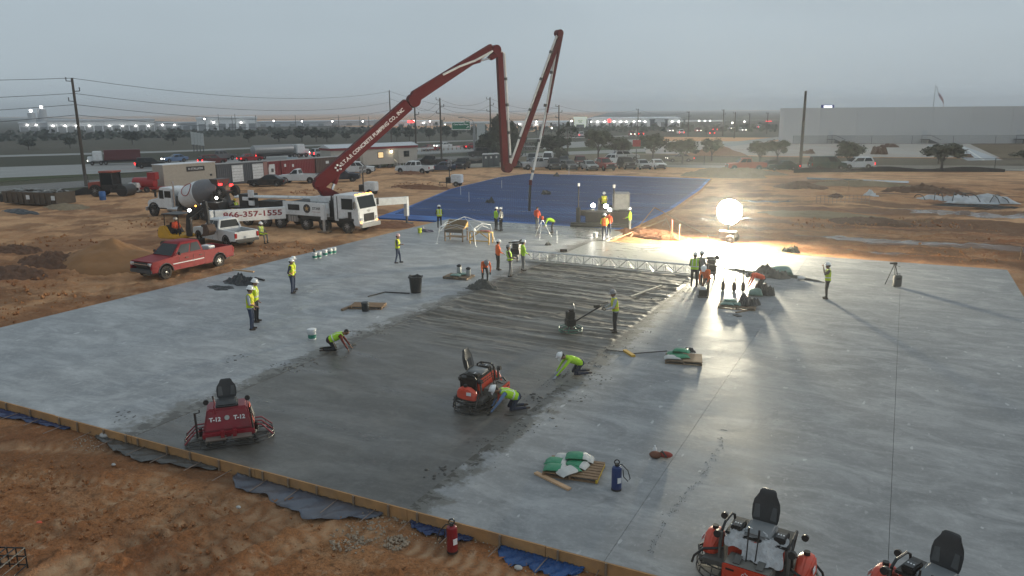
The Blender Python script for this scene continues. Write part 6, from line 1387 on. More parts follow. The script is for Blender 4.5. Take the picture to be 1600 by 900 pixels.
def kneel(reach=.5, low=.55, side=0.):
    "on both knees, leaning far forward with the hands out on the concrete"
    J = {}; pel = V3(-.02, 0, .46); J['pel'] = pel; d = 1.18; up = V3(math.sin(d), 0, math.cos(d)); fw = V3(math.cos(d), 0, -math.sin(d))
    J['che'] = pel+up*.34+V3(0, side*.02, 0); J['neck'] = pel+up*.52; J['head'] = pel+up*.67+fw*.04+V3(.02, 0, .05)
    for k, q in (('L', 1), ('R', -1)):
        J['hip'+k] = pel+V3(0, q*.1, -.03); J['k'+k] = V3(.18, q*.15, .09); J['a'+k] = V3(-.26, q*.14, .09)
        J['s'+k] = pel+up*.46+V3(0, q*.19, 0); r_ = reach*(1 if q > 0 else .72); J['h'+k] = V3(J['s'+k].x+r_*.62, q*(.24+.06*q*side), .10); J['e'+k] = (J['s'+k]+J['h'+k])/2+V3(-.04, q*.06, .06)
    return J
def sit(h=.5):
    J = stand('front'); dz = .96-h-.08
    for k in ('pel', 'che', 'neck', 'head', 'sL', 'sR', 'eL', 'eR', 'hL', 'hR', 'hipL', 'hipR'): J[k] = J[k]-V3(0, 0, dz)
    for k, q in (('L', 1), ('R', -1)): J['k'+k] = V3(.44, q*.14, h+.05); J['a'+k] = V3(.48, q*.14, h-.36); J['h'+k] = V3(.38, q*.16, h+.2); J['e'+k] = V3(.1, q*.28, h+.28)
    return J
_pending = []
def capsule(mb, a, b, ra, rb, n=10):
    d = (b-a); L_ = d.length; d.normalize(); pts = []; rr = []
    for f in (-.98, -.75, -.4): pts.append(a+d*ra*f); rr.append(ra*math.sqrt(max(.02, 1-f*f)))
    pts += [a, b]; rr += [ra, rb]
    for f in (.4, .75, .98): pts.append(b+d*rb*f); rr.append(rb*math.sqrt(max(.02, 1-f*f)))
    mb.tube(pts, rr, n)
def person(loc, rz, label, J, shirt, pants, vest=None, hat='w', gloves=None, group='site workers', scale=1., sleeves=None, boots=BOOTM, vest_open=False):
    t = thing('person', label, 'person', loc, rz, group); t.scale = (scale,)*3
    mb = MB(); seg = []
    def S(a, b, ra, rb, z): capsule(mb, a, b, ra, rb); seg.append((a, b, (ra+rb)/2, z))
    yv = V3(0, 1, 0); J = dict(J)
    up = (J['neck']-J['pel']).normalized()
    for q in (-1, 1): S(J['pel']+yv*q*.07, J['che']+yv*q*.075, .118, .13, 'shirt')
    S(J['pel']-up*.02+yv*.05, J['pel']-up*.02-yv*.05, .135, .135, 'pants'); S(J['che'], J['neck']-up*.03, .145, .085, 'shirt')
    S(J['sL']-yv*.02, J['sR']+yv*.02, .078, .078, 'shirt'); S(J['neck']-up*.02, J['head']-up*.04, .058, .06, 'skin')
    hd = (J['head']-J['neck']).normalized()
    # head: skull, jaw, nose, ears
    f = (V3(1, 0, 0)-hd*hd.x); f = f.normalized() if f.length > .2 else V3(0, 0, -1)
    if hd.x > .75: f = (V3(0, 0, -1)-hd*(-hd.z)).normalized()
    S(J['head']+hd*.02-f*.02, J['head']+hd*.03+f*.015, .098, .092, 'head'); S(J['head']-hd*.06+f*.03, J['head']-hd*.075+f*.055, .062, .045, 'head')
    S(J['head']-hd*.005+f*.095, J['head']-hd*.035+f*.115, .016, .02, 'skin')
    for q in (-1, 1): S(J['head']+yv*q*.098+hd*.01, J['head']+yv*q*.1-hd*.02, .02, .016, 'skin')
    for k in 'LR':
        S(J['hip'+k], J['k'+k], .098, .067, 'pants'); S(J['k'+k], J['a'+k], .066, .048, 'pants')
        an = J['a'+k]; kn = J['k'+k]; sh = (an-kn).normalized(); toe = V3(1, 0, 0)
        if sh.x < -.6: toe = V3(-.15, 0, -1) if False else V3(-1, 0, -.05)
        hz = V3(an.x, an.y, .045) if sh.x >= -.6 else an
        S(an, hz+toe*-.03, .052, .048, 'boots'); S(hz-toe*.04, hz+toe*.15, .046, .04, 'boots')
        S(J['s'+k], J['e'+k], .066, .05, 'sleeve'); S(J['e'+k], J['h'+k], .048, .033, 'sleeve' if sleeves is not False else 'skin')
    raw = mb.mesh('body', [], False); o = link('body', raw, t)
    md = o.modifiers.new('r', 'REMESH'); md.mode = 'VOXEL'; md.voxel_size = .022; md2 = o.modifiers.new('s', 'SMOOTH'); md2.factor = .5; md2.iterations = 3
    _pending.append((o, seg, dict(shirt=cloth(shirt), sleeve=cloth(shirt) if sleeves in (None, False) else cloth(sleeves), pants=cloth(pants), skin=SKINM, head=SKINM, boots=boots, hair=HAIRM), vest, J, up, t, hd, f))
    # hat
    if hat:
        h = link('hard_hat', HATME[hat], t); z = hd; x = f; y = z.cross(x); c = J['head']+hd*.065
        h.matrix_local = Matrix(((x.x, y.x, z.x, c.x), (x.y, y.y, z.y, c.y), (x.z, y.z, z.z, c.z), (0, 0, 0, 1)))
    for q in (-1, 1): e = link('eye', EYE, t); e.location = J['head']+f*.098+yv*q*.036+hd*.004
    hm = cloth(gloves) if gloves else SKINM
    if hm.name not in HANDS: HANDS[hm.name] = hand_mesh(hm)
    for k, q in (('L', 1), ('R', -1)):
        x = (J['h'+k]-J['e'+k]).normalized(); y = V3(0, -q, 0); z = x.cross(y).normalized(); y = z.cross(x); hnd = link('hand', HANDS[hm.name], t); c = J['h'+k]-x*.0
        if q > 0: y = -y; 
        hnd.matrix_local = Matrix(((x.x, -y.x*q, z.x, c.x), (x.y, -y.y*q, z.y, c.y), (x.z, -y.z*q, z.z, c.z), (0, 0, 0, 1)))
    return t
def finish_people():
    dg = bpy.context.evaluated_depsgraph_get()
    for (o, seg, mm, vest, J, up, t, hd, f) in _pending:
        me = bpy.data.meshes.new_from_object(o.evaluated_get(dg)); o.modifiers.clear(); old = o.data; o.data = me; bpy.data.meshes.remove(old); me.name = 'body'
        keys = ['shirt', 'sleeve', 'pants', 'skin', 'head', 'boots', 'hair']
        me.materials.clear()
        for k in keys: me.materials.append(mm[k])
        n = len(me.polygons); C = np.empty(n*3); me.polygons.foreach_get('center', C); C = C.reshape(-1, 3); best = np.full(n, 1e9); idx = np.zeros(n, int); Z = []
        for a, b, r, z in seg:
            a, b = np.array(a), np.array(b); ab = b-a; tt = np.clip(((C-a)@ab)/(ab@ab+1e-9), 0, 1); d = np.linalg.norm(C-a-tt[:, None]*ab, axis=1)-r
            mk = d < best; best[mk] = d[mk]; idx[mk] = keys.index(z)
        # hair at the back of the head
        hp = np.array(J['head']); rel = C-hp; hair = (idx == 4) & ((rel@np.array(f)) < -.01+.4*(rel@np.array(hd))) & ((rel@np.array(hd)) > -.075); idx[hair] = 6
        me.polygons.foreach_set('material_index', idx.astype(np.int32)); me.polygons.foreach_set('use_smooth', [True]*n)
        if vest:
            vcol, kind = vest
            N_ = np.empty(len(me.vertices)*3); me.vertices.foreach_get('normal', N_); N_ = N_.reshape(-1, 3); Vv = np.empty(len(me.vertices)*3); me.vertices.foreach_get('co', Vv); Vv = Vv.reshape(-1, 3)
            pel = np.array(J['pel']); upn = np.array(up); hgt = (C-pel)@upn; lat = C[:, 1]
            torso = (idx == 0) | ((idx == 2) & (hgt > .0) & (hgt < .12) & (upn[2] > .8)); torso &= (hgt > .0) & (hgt < .55)&(np.abs(lat) < .2)
            sel = np.where(torso)[0]; used = {}; V = []; F = []; MI = []
            for pi in sel:
                fv = []
                for vi in me.polygons[pi].vertices:
                    if vi not in used: used[vi] = len(V); V.append(tuple(Vv[vi]+N_[vi]*.02))
                    fv.append(used[vi])
                F.append(fv); h_ = hgt[pi]; band = (.12 < h_ < .17) or (h_ > .19 and .075 < abs(lat[pi]) < .115); MI.append(1 if band else 0)
            vm = bpy.data.meshes.new('safety_vest'); vm.from_pydata(V, [], F); vm.materials.append(cloth(vcol)); vm.materials.append(mat('vest_trim_or', (.70, .30, .08), .7) if kind == 'o' else REFL)
            vm.polygons.foreach_set('material_index', MI); vm.polygons.foreach_set('use_smooth', [True]*len(F)); vo = link('safety_vest', vm, t); md = vo.modifiers.new('t', 'SOLIDIFY'); md.thickness = .012; md.offset = -1
def face_to(px, py, qx, qy): a, b = G(px, py), G(qx, qy); return math.atan2(b.y-a.y, b.x-a.x)
CAMDIR = lambda p: math.atan2(-p.y, -p.x)
def worker(px, py, face, label, J, shirt, pants, z=0., **k):
    "face: picture angle in degrees, 0 = looking right, 90 = away from the camera, -90 = towards it"
    p = G(px, py, z); vd = math.atan2(p.y, p.x)-math.pi/2       # 0 deg = picture right
    return person(p, vd+R(face), label, J, shirt, pants, **k)
worker(394, 515, -15, 'white hatted person in yellow vest over grey shirt, nearer of two together', stand(('down', 'front')), 'lgrey', 'jeans', vest=('vestyel', 'o'), sleeves=False, scale=1.06)
worker(401, 503, -20, 'white hatted person in yellow vest standing close behind the one in grey shirt', stand('down'), 'vestyel', 'dark', vest=('vestyel', 's'), scale=1.08)
worker(457, 458, -10, 'white hatted person in navy shirt and yellow vest with hand on hip', stand('hips'), 'navy', 'jeans', vest=('vestyel', 'o'), sleeves=False)
worker(460, 453, 0, 'white hatted person hidden just behind the one with hand on hip', stand('down'), 'vestyel', 'jeans', vest=('vestyel', 's'), scale=.98)
worker(622, 411, -8, 'person in yellow vest and jeans walking across the slab alone', stand('fold', .25), 'camo', 'jeans', vest=('vestyel', 'o'), hat='p')
worker(687, 356, 95, 'person in yellow vest seen from behind beside the tent frame', stand('front'), 'dark', 'blackp', vest=('vestyel', 's'))
worker(775, 360, 30, 'white hatted person in lime shirt at the edge of the blue sheet', stand('front'), 'lime', 'dark')
worker(783, 361, 150, 'white hatted person in dark vest facing the lime shirted one', stand('front'), 'lgrey', 'dark', vest=('dark', 's'))
worker(839, 358, 60, 'person in red orange shirt beside the survey tripod', stand('front', .2), 'redor', 'grey', hat=None)
worker(863, 364, 175, 'person in lime shirt bent double beside the survey tripod', bend(1.25, .2), 'lime', 'dark', hat=None)
worker(944, 373, 95, 'person in orange vest over lime sleeves seen from behind by the white bucket', stand('front', .1), 'lime', 'jeans', vest=('orange', 'o'))
worker(951, 367, 60, 'person in orange shirt half hidden behind the orange vested one', stand('front'), 'redor', 'jeans', hat=None, scale=.97)
worker(984, 362, 170, 'person in lime hooded jacket at the right end of the laser screed', stand('push'), 'lime', 'grey')
worker(778, 422, 20, 'person in bright orange shirt standing with hands down near the truss end', stand('front'), 'orange', 'blackp')
worker(797, 432, 10, 'person in lime vest leaning back and pulling a cable at the truss end', stand('push', .15, -.12), 'brown', 'grey', vest=('lime', 's'), hat='g')
worker(817, 423, 20, 'person in lime shirt and white hat working at the left end of the truss', stand('front'), 'lime', 'grey')
worker(758, 442, -80, 'person in orange shirt bent over lifting a grey sheet', bend(.95, .1), 'orange', 'dark', hat='g', gloves='blackp')
worker(961, 519, 192, 'person in yellow vest and shorts guiding the walk behind trowel', stand('push', .0, .06), 'lgrey', 'dark', vest=('vestyel', 'o'), hat='g', gloves='blackp')
worker(1084, 448, 80, 'person in green vest seen from behind at the right end of the truss', stand('front'), 'camo', 'blackp', vest=('lime', 's'))
worker(1092, 446, 60, 'dark clothed person behind the green vested one at the truss end', stand('front', 0, .1), 'grey', 'dark')
worker(1102, 462, -110, 'person in orange shirt stooping over a small engine at the truss end', bend(.55, .2), 'orange', 'tanp')
worker(1187, 461, 190, 'person in red orange shirt bent over a green bag beside a black tarp', bend(1.3, .15), 'redor', 'dark', hat='g')
worker(1291, 467, 185, 'photographer in yellow vest and black trousers holding a camera up', stand('camera'), 'tanp', 'blackp', vest=('vestyel', 's'))
p_ = worker(517, 548, -2, 'person in green vest with red sleeves kneeling by the white bucket', kneel(.55), 'red', 'dark', vest=('lime', 's'), hat=None)
worker(905, 585, 197, 'person in bright lime shirt and white hat kneeling with both hands on the concrete', kneel(.8), 'lime', 'navy', gloves='lgrey')
worker(806, 640, 193, 'person in lime vest with blue sleeves kneeling in front of the trowel machine', kneel(.7), 'blue', 'navy', vest=('lime', 's'), gloves='blackp')
p = GD(409, 380); person((p.x, p.y, gz(p.x, p.y)), YAW+R(-30), 'person in yellow vest leaning seated at the tail of the white pickup', sit(.62), 'grey', 'grey', vest=('vestyel', 's'))
def in_machine(root, loc, label, J, *a, **k):
    bpy.context.view_layer.update(); M = root.matrix_world; w = M @ Vector(loc); return person(w, root.rotation_euler.z+k.pop('dz', 0), label, J, *a, **k)
in_machine(EXC, (-.28, 0, .66), 'person in orange shirt sitting at the controls of the mini excavator', sit(.5), 'redor', 'dark', dz=R(-30))
for (px, py, hh, l, st) in ((349, 329, 'w', 'white hatted person in lime vest behind the phone number panel', 'lime'), (367.5, 325, 'y', 'yellow hatted person in lime vest by the mixer chute', 'lime')):
    p = G(px, py, .6); p = AT(px, py, 72.5); person((p.x, p.y, p.z-1.0), YAW+R(-60), l, stand('front'), st, 'dark', hat=hh, vest=('vestyel', 's'))
    o = MB().bb(-.5, .5, -.5, .5, -.16, -.06).obj('work_platform', M_('dkgrey')); o.location = (p.x, p.y, p.z-.94); MB().bb(-.4, .4, -.4, .4, -(p.z-.94)-.2, -.161).obj('platform_leg', M_('black'), o); tag(o, 'dark steel step platform under the '+('yellow' if hh == 'y' else 'white')+' hatted person by the mixer', 'platform')
# ================================================================== SITE EQUIPMENT
BK, WH, DG, AL = M_('black'), M_('white'), M_('dkgrey'), M_('alu')
GRIME = mat('grimy_steel', (.10, .098, .09), .7, .3, var=.3, scale=6, dirt=.5, dirtcol=(.20, .19, .17))
OR = mat('machine_orange', (.58, .055, .022), .42, var=.08, dirt=.35, dirtcol=(.22, .18, .15)); SEAT = mat('seat_vinyl', (.028, .03, .032), .5, dirt=.25, dirtcol=(.11, .115, .12))
def stadium(rx, cy, z, n=12): return [(rx*math.cos(a), cy+rx*math.sin(a), z) for a in [math.pi*i/n for i in range(n+1)]]+[(-rx*math.cos(a), -cy-rx*math.sin(a), z) for a in [math.pi*i/n for i in range(n+1)]]
def rotor(t, y, m):
    o = MB().cyl((0, y, .10), (0, y, .34), .13, .1, 12).obj('rotor', m, t, True)
    for i in range(5):
        a = i*2*math.pi/5+(.3 if y > 0 else 0); c, s = math.cos(a), math.sin(a); mb = MB()
        mb.cyl((.1*c, y+.1*s, .12), (.5*c, y+.5*s, .1), .025, n=6); mb.box((.36*c, y+.36*s, .055), (.42, .15, .012), rz=a, rx=.12); mb.obj('trowel_blade', GRIME, o)
    return o
def seat_parts(t, x, z, tall=.62, m=SEAT, cm=None):
    "cushion and tapering backrest; the rider looks along +x"
    MB().loft([[(x-.26, -.27, z), (x+.27, -.27, z), (x+.27, .27, z), (x-.26, .27, z)], [(x-.28, -.29, z+.07), (x+.3, -.29, z+.06), (x+.3, .29, z+.06), (x-.28, .29, z+.07)], [(x-.25, -.25, z+.13), (x+.24, -.24, z+.11), (x+.24, .24, z+.11), (x-.25, .25, z+.13)]]).obj('seat', cm or mat('seat_pale', (.16, .17, .175), .5, dirt=.3), t, True, .03)
    sec = [(0, .25, .06), (.12, .275, .08), (.32, .28, .08), (.45, .26, .075), (.54, .21, .07), (.6, .18, .065), (.68, .165, .055), (.7, .12, .03)]; rings = []
    for h, w, d in sec:
        h *= tall/.66; xx = x-.27-h*.22; rings.append([(xx-d, -w*.8, z+.1+h), (xx+d*.6, -w, z+.1+h), (xx+d*.3, 0, z+.1+h), (xx+d*.6, w, z+.1+h), (xx-d, w*.8, z+.1+h), (xx-d*1.3, 0, z+.1+h)])
    b = MB().loft(rings).obj('backrest', m, t, True, .015)
    gm = mat('seat_bolster', (.075, .08, .082), .6)
    for s in (-1, 1):
        q = [(x-.255, s*.10, z+.18), (x-.23, s*.23, z+.18), (x-.285, s*.22, z+.44), (x-.315, s*.13, z+.44)]
        if s < 0: q = q[::-1]
        MB().plate(q, .012).obj('bolster', gm, b)
def ride_on(loc, rz, label, dirty=False):
    t = thing('ride_on_trowel', label, 'trowel machine', loc, rz, 'ride on trowels')
    r = .60; cy = .60
    g = MB()
    for z, q in ((.05, r), (.2, r*.99), (.34, r*.93)): g.tube(stadium(q, cy, z), .016, 6, closed=True)
    for i in range(0, 26, 2): p = stadium(r, cy, 0)[i]; g.cyl((p[0], p[1], .05), (p[0]*.93, p[1]*.965, .34), .01, n=5)
    g.obj('guard_ring', BK, t)
    for y in (-cy, cy): rotor(t, y, GRIME)
    for s in (-1, 1):       # outer bumper bars sweeping from the deck to the ring
        for x in (-.32, .32): MB().tube([(x*.7, s*.62, .62), (x*1.1, s*.98, .56), (x*1.2, s*1.16, .36), (x*1.2, s*1.2, .2)], .026, 6).obj('bumper_bar', BK, t)
        MB().tube([(-.5, s*.98, .36), (0, s*1.2, .38), (.5, s*.98, .36)], .024, 6).obj('bumper_bar', BK, t)
    fr = MB(); fr.bb(-.5, .5, -.95, .95, .36, .46); fr.bb(-.55, .55, -.4, .4, .3, .5); fr.obj('frame', GRIME, t)
    MB().bb(-.5, .12, -.52, .52, .46, .93).obj('engine_cover', BK, t, bevel=.03)
    fr_p = MB().bb(.13, .20, -.54, .54, .46, .95).obj('front_panel', OR, t, bevel=.02)
    for i in range(6):
        for z in (.86, .78): MB().box((.203, -.42+i*.168, z), (.012, .11, .035)).obj('slot', BK, fr_p)
    MB().bb(-.52, .2, -.62, .62, .93, .99).obj('deck', BK, t, bevel=.02)
    for s in (-1, 1):       # control boxes either side of the seat
        b = MB().box((-.06, s*.42, 1.05), (.4, .22, .13)).obj('console', BK, t, bevel=.02); MB().box((.0, s*.42, 1.12), (.22, .16, .012)).obj('switch_panel', DG, b)
        for k in range(3): MB().box((.0, s*(.37+.05*k), 1.13), (.03, .025, .015)).obj('switch', WH, b)
        MB().tube([(-.42, s*.56, .6), (-.42, s*.62, 1.06), (-.3, s*.64, 1.13), (.05, s*.66, 1.12), (.16, s*.68, 1.0), (.18, s*.7, .62)], .028, 6).obj('grab_rail', BK, t)
        mb = MB(); sec = [(-.34, .16, .50, .76), (-.18, .19, .46, .84), (.05, .19, .44, .82), (.24, .15, .42, .70), (.33, .08, .44, .58)]
        mb.loft([[(x, s*.9-w, z0), (x, s*.9+w, z0), (x, s*.9+w*.8, z1-.06), (x, s*.9, z1), (x, s*.9-w*.8, z1-.06)] for x, w, z0, z1 in sec]); tk = mb.obj('tank', OR, t, True, .03)
        MB().box((.1, s*1.09, .66), (.16, .012, .10), rx=s*.1).obj('decal', WH, tk)
        MB().cyl((-.1, s*.9, .82), (-.1, s*.9, .89), .06, n=10).obj('filler_cap', BK, tk); MB().cyl((.34, s*.66, .45), (.30, s*.66, 1.02), .035, n=6).obj('post', GRIME, t)
        MB().cyl((.27, s*.72, .96), (.38, s*.72, .98), .075, n=12).obj('work_light', BK, t, True); MB().cyl((-.36, s*.8, 1.02), (-.30, s*.8, 1.03), .07, n=10).obj('mirror_lamp', BK, t, True)
    seat_parts(t, -.12, .99)
    # foot well and front box with logo
    fb = MB().bb(.30, .78, -.44, .44, .38, .66).obj('front_box', mat('grimy_cover', (.13, .125, .11), .8, dirt=.6, dirtcol=(.25, .24, .21)), t, bevel=.02)
    fp = MB().bb(.785, .82, -.46, .46, .26, .68).obj('front_plate', OR, fb, bevel=.02)
    for y in (-.3, .3):
        for z in (.58, .40): MB().box((.822, y, z), (.012, .16, .04)).obj('slot', BK, fp)
    if dirty:
        mb = MB(); mb.tube([(.83, .07*math.cos(a), .52+.065*math.sin(a)) for a in [math.pi*.62+2*math.pi*.92*i/14 for i in range(15)]], .007, 5); mb.box((.83, 0, .52), (.008, .06, .012)); mb.box((.83, -.03, .52), (.008, .012, .06)); mb.box((.83, .03, .52), (.008, .012, .06)); mb.box((.83, 0, .60), (.008, .014, .03)); mb.obj('logo', WH, fp)
    for s in (-1, 1):
        mb = MB(); mb.tube([(.52, s*.085, .64), (.46, s*.09, .9), (.40, s*.1, 1.22)], .013, 6); mb.tube([(.41, s*.1, 1.14), (.39, s*.1, 1.32)], .02, 7); mb.obj('control_lever', BK, t)
        MB().box((.6, s*.22, .70), (.22, .13, .03), ry=.3).obj('pedal', GRIME, t)
    return t
p = G(1181, 906); t = ride_on((p.x, p.y, 0), CAMDIR(p)+R(-14), 'orange ride on trowel draped with crumpled grey sheet at the bottom edge', True)
rg = random.Random(6); V = []; F = []; nx, ny = 34, 14
for i in range(nx):
    for j in range(ny):
        u, v = i/(nx-1), j/(ny-1); y = -.56+1.12*u+.03*math.sin(v*9); x = .02+.50*v+.05*math.sin(u*11); z = 1.05-.02*v if v < .15 else (1.02-.36*(v-.15)/.85)
        V.append((x, y, z+.035*math.sin(u*23+v*5)*math.sin(v*11+1)+rg.uniform(-.012, .02)+.02))
for i in range(nx-1):
    for j in range(ny-1):
        if not ((i < 10 and j > 8) or rg.random() < .0): a = i*ny+j; F.append((a, a+ny, a+ny+1, a+1))
me = bpy.data.meshes.new('crumpled_sheet'); me.from_pydata(V, [], F); me.materials.append(mat('pale_plastic', (.42, .42, .42), .4, var=.35, scale=7, bump=.8, bscale=18)); o = link('crumpled_sheet', me); o.location = t.location; o.rotation_euler = t.rotation_euler; md = o.modifiers.new('t', 'SOLIDIFY'); md.thickness = .01; tag(o, 'crumpled pale grey plastic sheet lying over the front of the orange trowel', 'plastic sheet')
p = G(1450, 984); ride_on((p.x, p.y, 0), CAMDIR(p)+R(-20), 'ride on trowel mostly cut off below the bottom right edge')
p = G(752, 628); ride_on((p.x, p.y, 0), CAMDIR(p)+R(64), 'orange ride on trowel standing on the fresh strip beside the kneeling workers')
def t12():
    p = G(360, 686); t = thing('ride_on_trowel', 'dark red ride on trowel marked T-12 at the near left corner of the fresh strip', 'trowel machine', (p.x, p.y, 0), CAMDIR(p)+R(-3), 'ride on trowels'); RD = mat('t12_red', (.21, .012, .022), .38, dirt=.3, dirtcol=(.12, .09, .08)); r, cy = .60, .62
    g = MB()
    for z, q in ((.05, r), (.16, r*.98)): g.tube(stadium(q, cy, z), .017, 6, closed=True)
    for i in range(0, 26, 3): q = stadium(r, cy, 0)[i]; g.cyl((q[0], q[1], .05), (q[0]*.9, q[1]*.96, .3), .01, n=5)
    g.obj('guard_ring', mat('ring_steel', (.05, .048, .045), .5, .4), t)
    for y in (-cy, cy): rotor(t, y, GRIME)
    for s in (-1, 1):
        for x in (-.3, 0, .3): MB().tube([(x*.6, s*.5, .5), (x, s*.9, .45), (x*1.3, s*1.18, .16)], .024, 6).obj('guard_arm', RD, t)
        MB().cyl((.2, s*.75, .3), (.24, s*.75, .55), .05, n=8).obj('gearbox_lever', BK, t)
    MB().bb(-.5, .5, -.7, .7, .28, .42).obj('frame', RD, t, bevel=.02)
    hd = MB(); A = [(-.55, -.68, .42), (.36, -.68, .42), (.36, .68, .42), (-.55, .68, .42)]; B = [(-.48, -.54, 1.04), (.2, -.54, 1.04), (.2, .54, 1.04), (-.48, .54, 1.04)]; hd.loft([A, B]); hood = hd.obj('hood', RD, t, True, .05)
    n_ = Vector((.62, 0, .16)).normalized()
    for y in (-.34, .31): lettering('T-12', .16, (.29+.01, y, .76), (0, 1, 0), (-.16, 0, .62), WH, hood, bold=.006)
    MB().cyl((.278, -.02, .78), (.292, -.02, .783), .07, n=10).obj('badge', mat('badge_grey', (.35, .38, .36), .5), hood)
    op = MB(); s = 1; q = [(-.42, .675, .5), (.24, .675, .5), (.12, .575, .96), (-.36, .575, .96)]; op.plate([Vector(v)+Vector((0, .012, .0)) for v in q][::-1], .012); o = op.obj('side_panel', OR, hood); q = [(-.32, .678, .57), (.15, .678, .57), (.06, .598, .88), (-.28, .598, .88)]; MB().plate([Vector(v)+Vector((0, .03, 0)) for v in q][::-1], .01).obj('side_vent', DG, o)
    MB().bb(-.3, .12, -.3, .3, 1.04, 1.10).obj('seat_base', BK, t); seat_parts(t, -.08, 1.06, .5, cm=SEAT)
    for s in (-1, 1):
        MB().bb(.38, .78, s*.34-.27, s*.34+.27, .32, .345).obj('foot_plate', mat('tread_plate', (.16, .13, .11), .6, .3), t); MB().box((.62, s*.16, .44), (.1, .1, .2)).obj('pedal', RD, t); MB().cyl((-.15, s*.56, 1.16), (-.06, s*.56, 1.17), .075, n=12).obj('work_light', BK, t, True)
    MB().tube([(.32, -.3, .95), (.3, -.34, 1.15), (.28, -.31, 1.24), (.26, -.33, 1.38)], .018, 6).obj('control_lever', RD, t); MB().tube([(.26, -.33, 1.34), (.25, -.34, 1.46)], .024, 6).obj('lever_grip', BK, t)
    mb = MB(); mb.cyl((.46, -.82, .36), (.42, -.84, 1.08), .032, n=6); mb.cyl((.42, -.84, 1.06), (.38, -.72, 1.06), .015, n=5); mb.cyl((.38, -.72, 1.06), (.38, -.72, 1.14), .018, n=5); mb.obj('crank_post', BK, t); MB().cyl((.4, .66, .36), (.38, .62, 1.04), .022, n=6).obj('side_post', BK, t)
    cg = MB()
    for y in (-.5, -.17, .17, .5): cg.cyl((.5, y, .06), (.52, y, .3), .014, n=5)
    for z in (.08, .2): cg.cyl((.52, -.62, z), (.52, .62, z), .014, n=5)
    cg.obj('front_guard', GRIME, t)
t12()
# ---- walk behind trowel
a = G(891, 518); b_ = G(957, 512); ang = math.atan2(b_.y-a.y, b_.x-a.x); t = thing('walk_behind_trowel', 'black walk behind power trowel with green ring on the rough strip', 'trowel machine', (a.x, a.y, .02), ang)
g = MB(); ring = [(.5*math.cos(6.283*i/24), .5*math.sin(6.283*i/24)) for i in range(24)]
for z in (.05, .16): g.tube([(x, y, z) for x, y in ring], .018, 6, closed=True)
for i in range(0, 24, 4): g.cyl((*ring[i], .05), (ring[i][0]*.3, ring[i][1]*.3, .25), .014, n=5)
g.obj('guard_ring', mat('ring_green', (.03, .16, .11), .5, dirt=.3), t); rotor(t, 0, GRIME)
en = MB(); en.bb(-.2, .2, -.2, .2, .25, .55); en.bb(-.17, .15, -.17, .17, .55, .88); en.cyl((0, -.1, .88), (0, -.1, 1.0), .12, n=10); en.obj('engine', BK, t, True, .03); MB().tube([(.14, 0, .5), (.2, 0, .95), (.16, .1, 1.18), (.1, .1, .9)], .022, 6).obj('lift_bail', M_('steel'), t)
hl = (b_-a).length; mb = MB(); mb.cyl((.1, 0, .35), (hl-.55, 0, 1.0), .035, n=7); mb.tube([(hl-.55, 0, 1.0), (hl-.4, .22, 1.04), (hl-.12, .25, 1.08)], .018, 6); mb.tube([(hl-.55, 0, 1.0), (hl-.4, -.22, 1.04), (hl-.12, -.25, 1.08)], .018, 6); mb.box((hl-.75, 0, 1.0), (.25, .1, .12)); mb.obj('handle', BK, t)
# ---- truss screed
def truss():
    a, b = Vector((-20.7, 42.6, 0)), Vector((-9.35, 42.35, 0)); d = b-a; L_ = d.length; t = thing('truss_screed', 'long aluminium truss screed lying across the fresh strip', 'screed', a, math.atan2(d.y, d.x)); W, z0, z1 = .45, .06, .62
    for y, z in ((-W/2, z0), (W/2, z0), (0, z1)):
        pass
    for y in (-W/2, W/2): MB().bb(0, L_, y-.04, y+.04, z0-.03, z0+.03).obj('bottom_chord', AL, t)
    for y in (-.1, .1): MB().cyl((0, y, z1), (L_, y, z1), .03, n=8).obj('top_chord', AL, t)
    n_ = 20
    for i in range(n_+1):
        x = L_*i/n_; mb = MB()
        for s in (-1, 1): mb.cyl((x, s*W/2, z0), (x, s*.1, z1), .016, n=5)
        mb.cyl((x, -.1, z1), (x, .1, z1), .016, n=5); mb.obj('upright', AL, t)
        if i < n_:
            x2 = L_*(i+1)/n_; mb = MB()
            for s in (-1, 1): mb.cyl((x if i % 2 else x2, s*W/2, z0), (x2 if i % 2 else x, s*.1, z1), .014, n=5)
            mb.obj('diagonal', AL, t)
    for x in (-.55, L_+.35):
        en = MB(); en.bb(x-.3, x+.3, -.25, .25, .35, .75); en.bb(x-.2, x+.25, -.2, .2, .75, 1.05); en.cyl((x-.4, -.3, 1.1), (x+.5, -.35, 1.25), .05, n=6); en.sph((x+.3, .1, 1.15), .16); en.obj('engine', BK, t, True, .03); MB().bb(x-.25, x+.25, -.24, .24, 1.06, 1.22).obj('fuel_tank', WH, t, bevel=.04)
        mb = MB()
        for q in (-.35, 0, .35): mb.cyl((x+q, -.55, .0), (x+q*.9, -.45, .42), .06, n=8)
        mb.bb(x-.4, x+.4, -.6, -.2, .3, .4); mb.obj('winch_legs', DG, t)
truss()
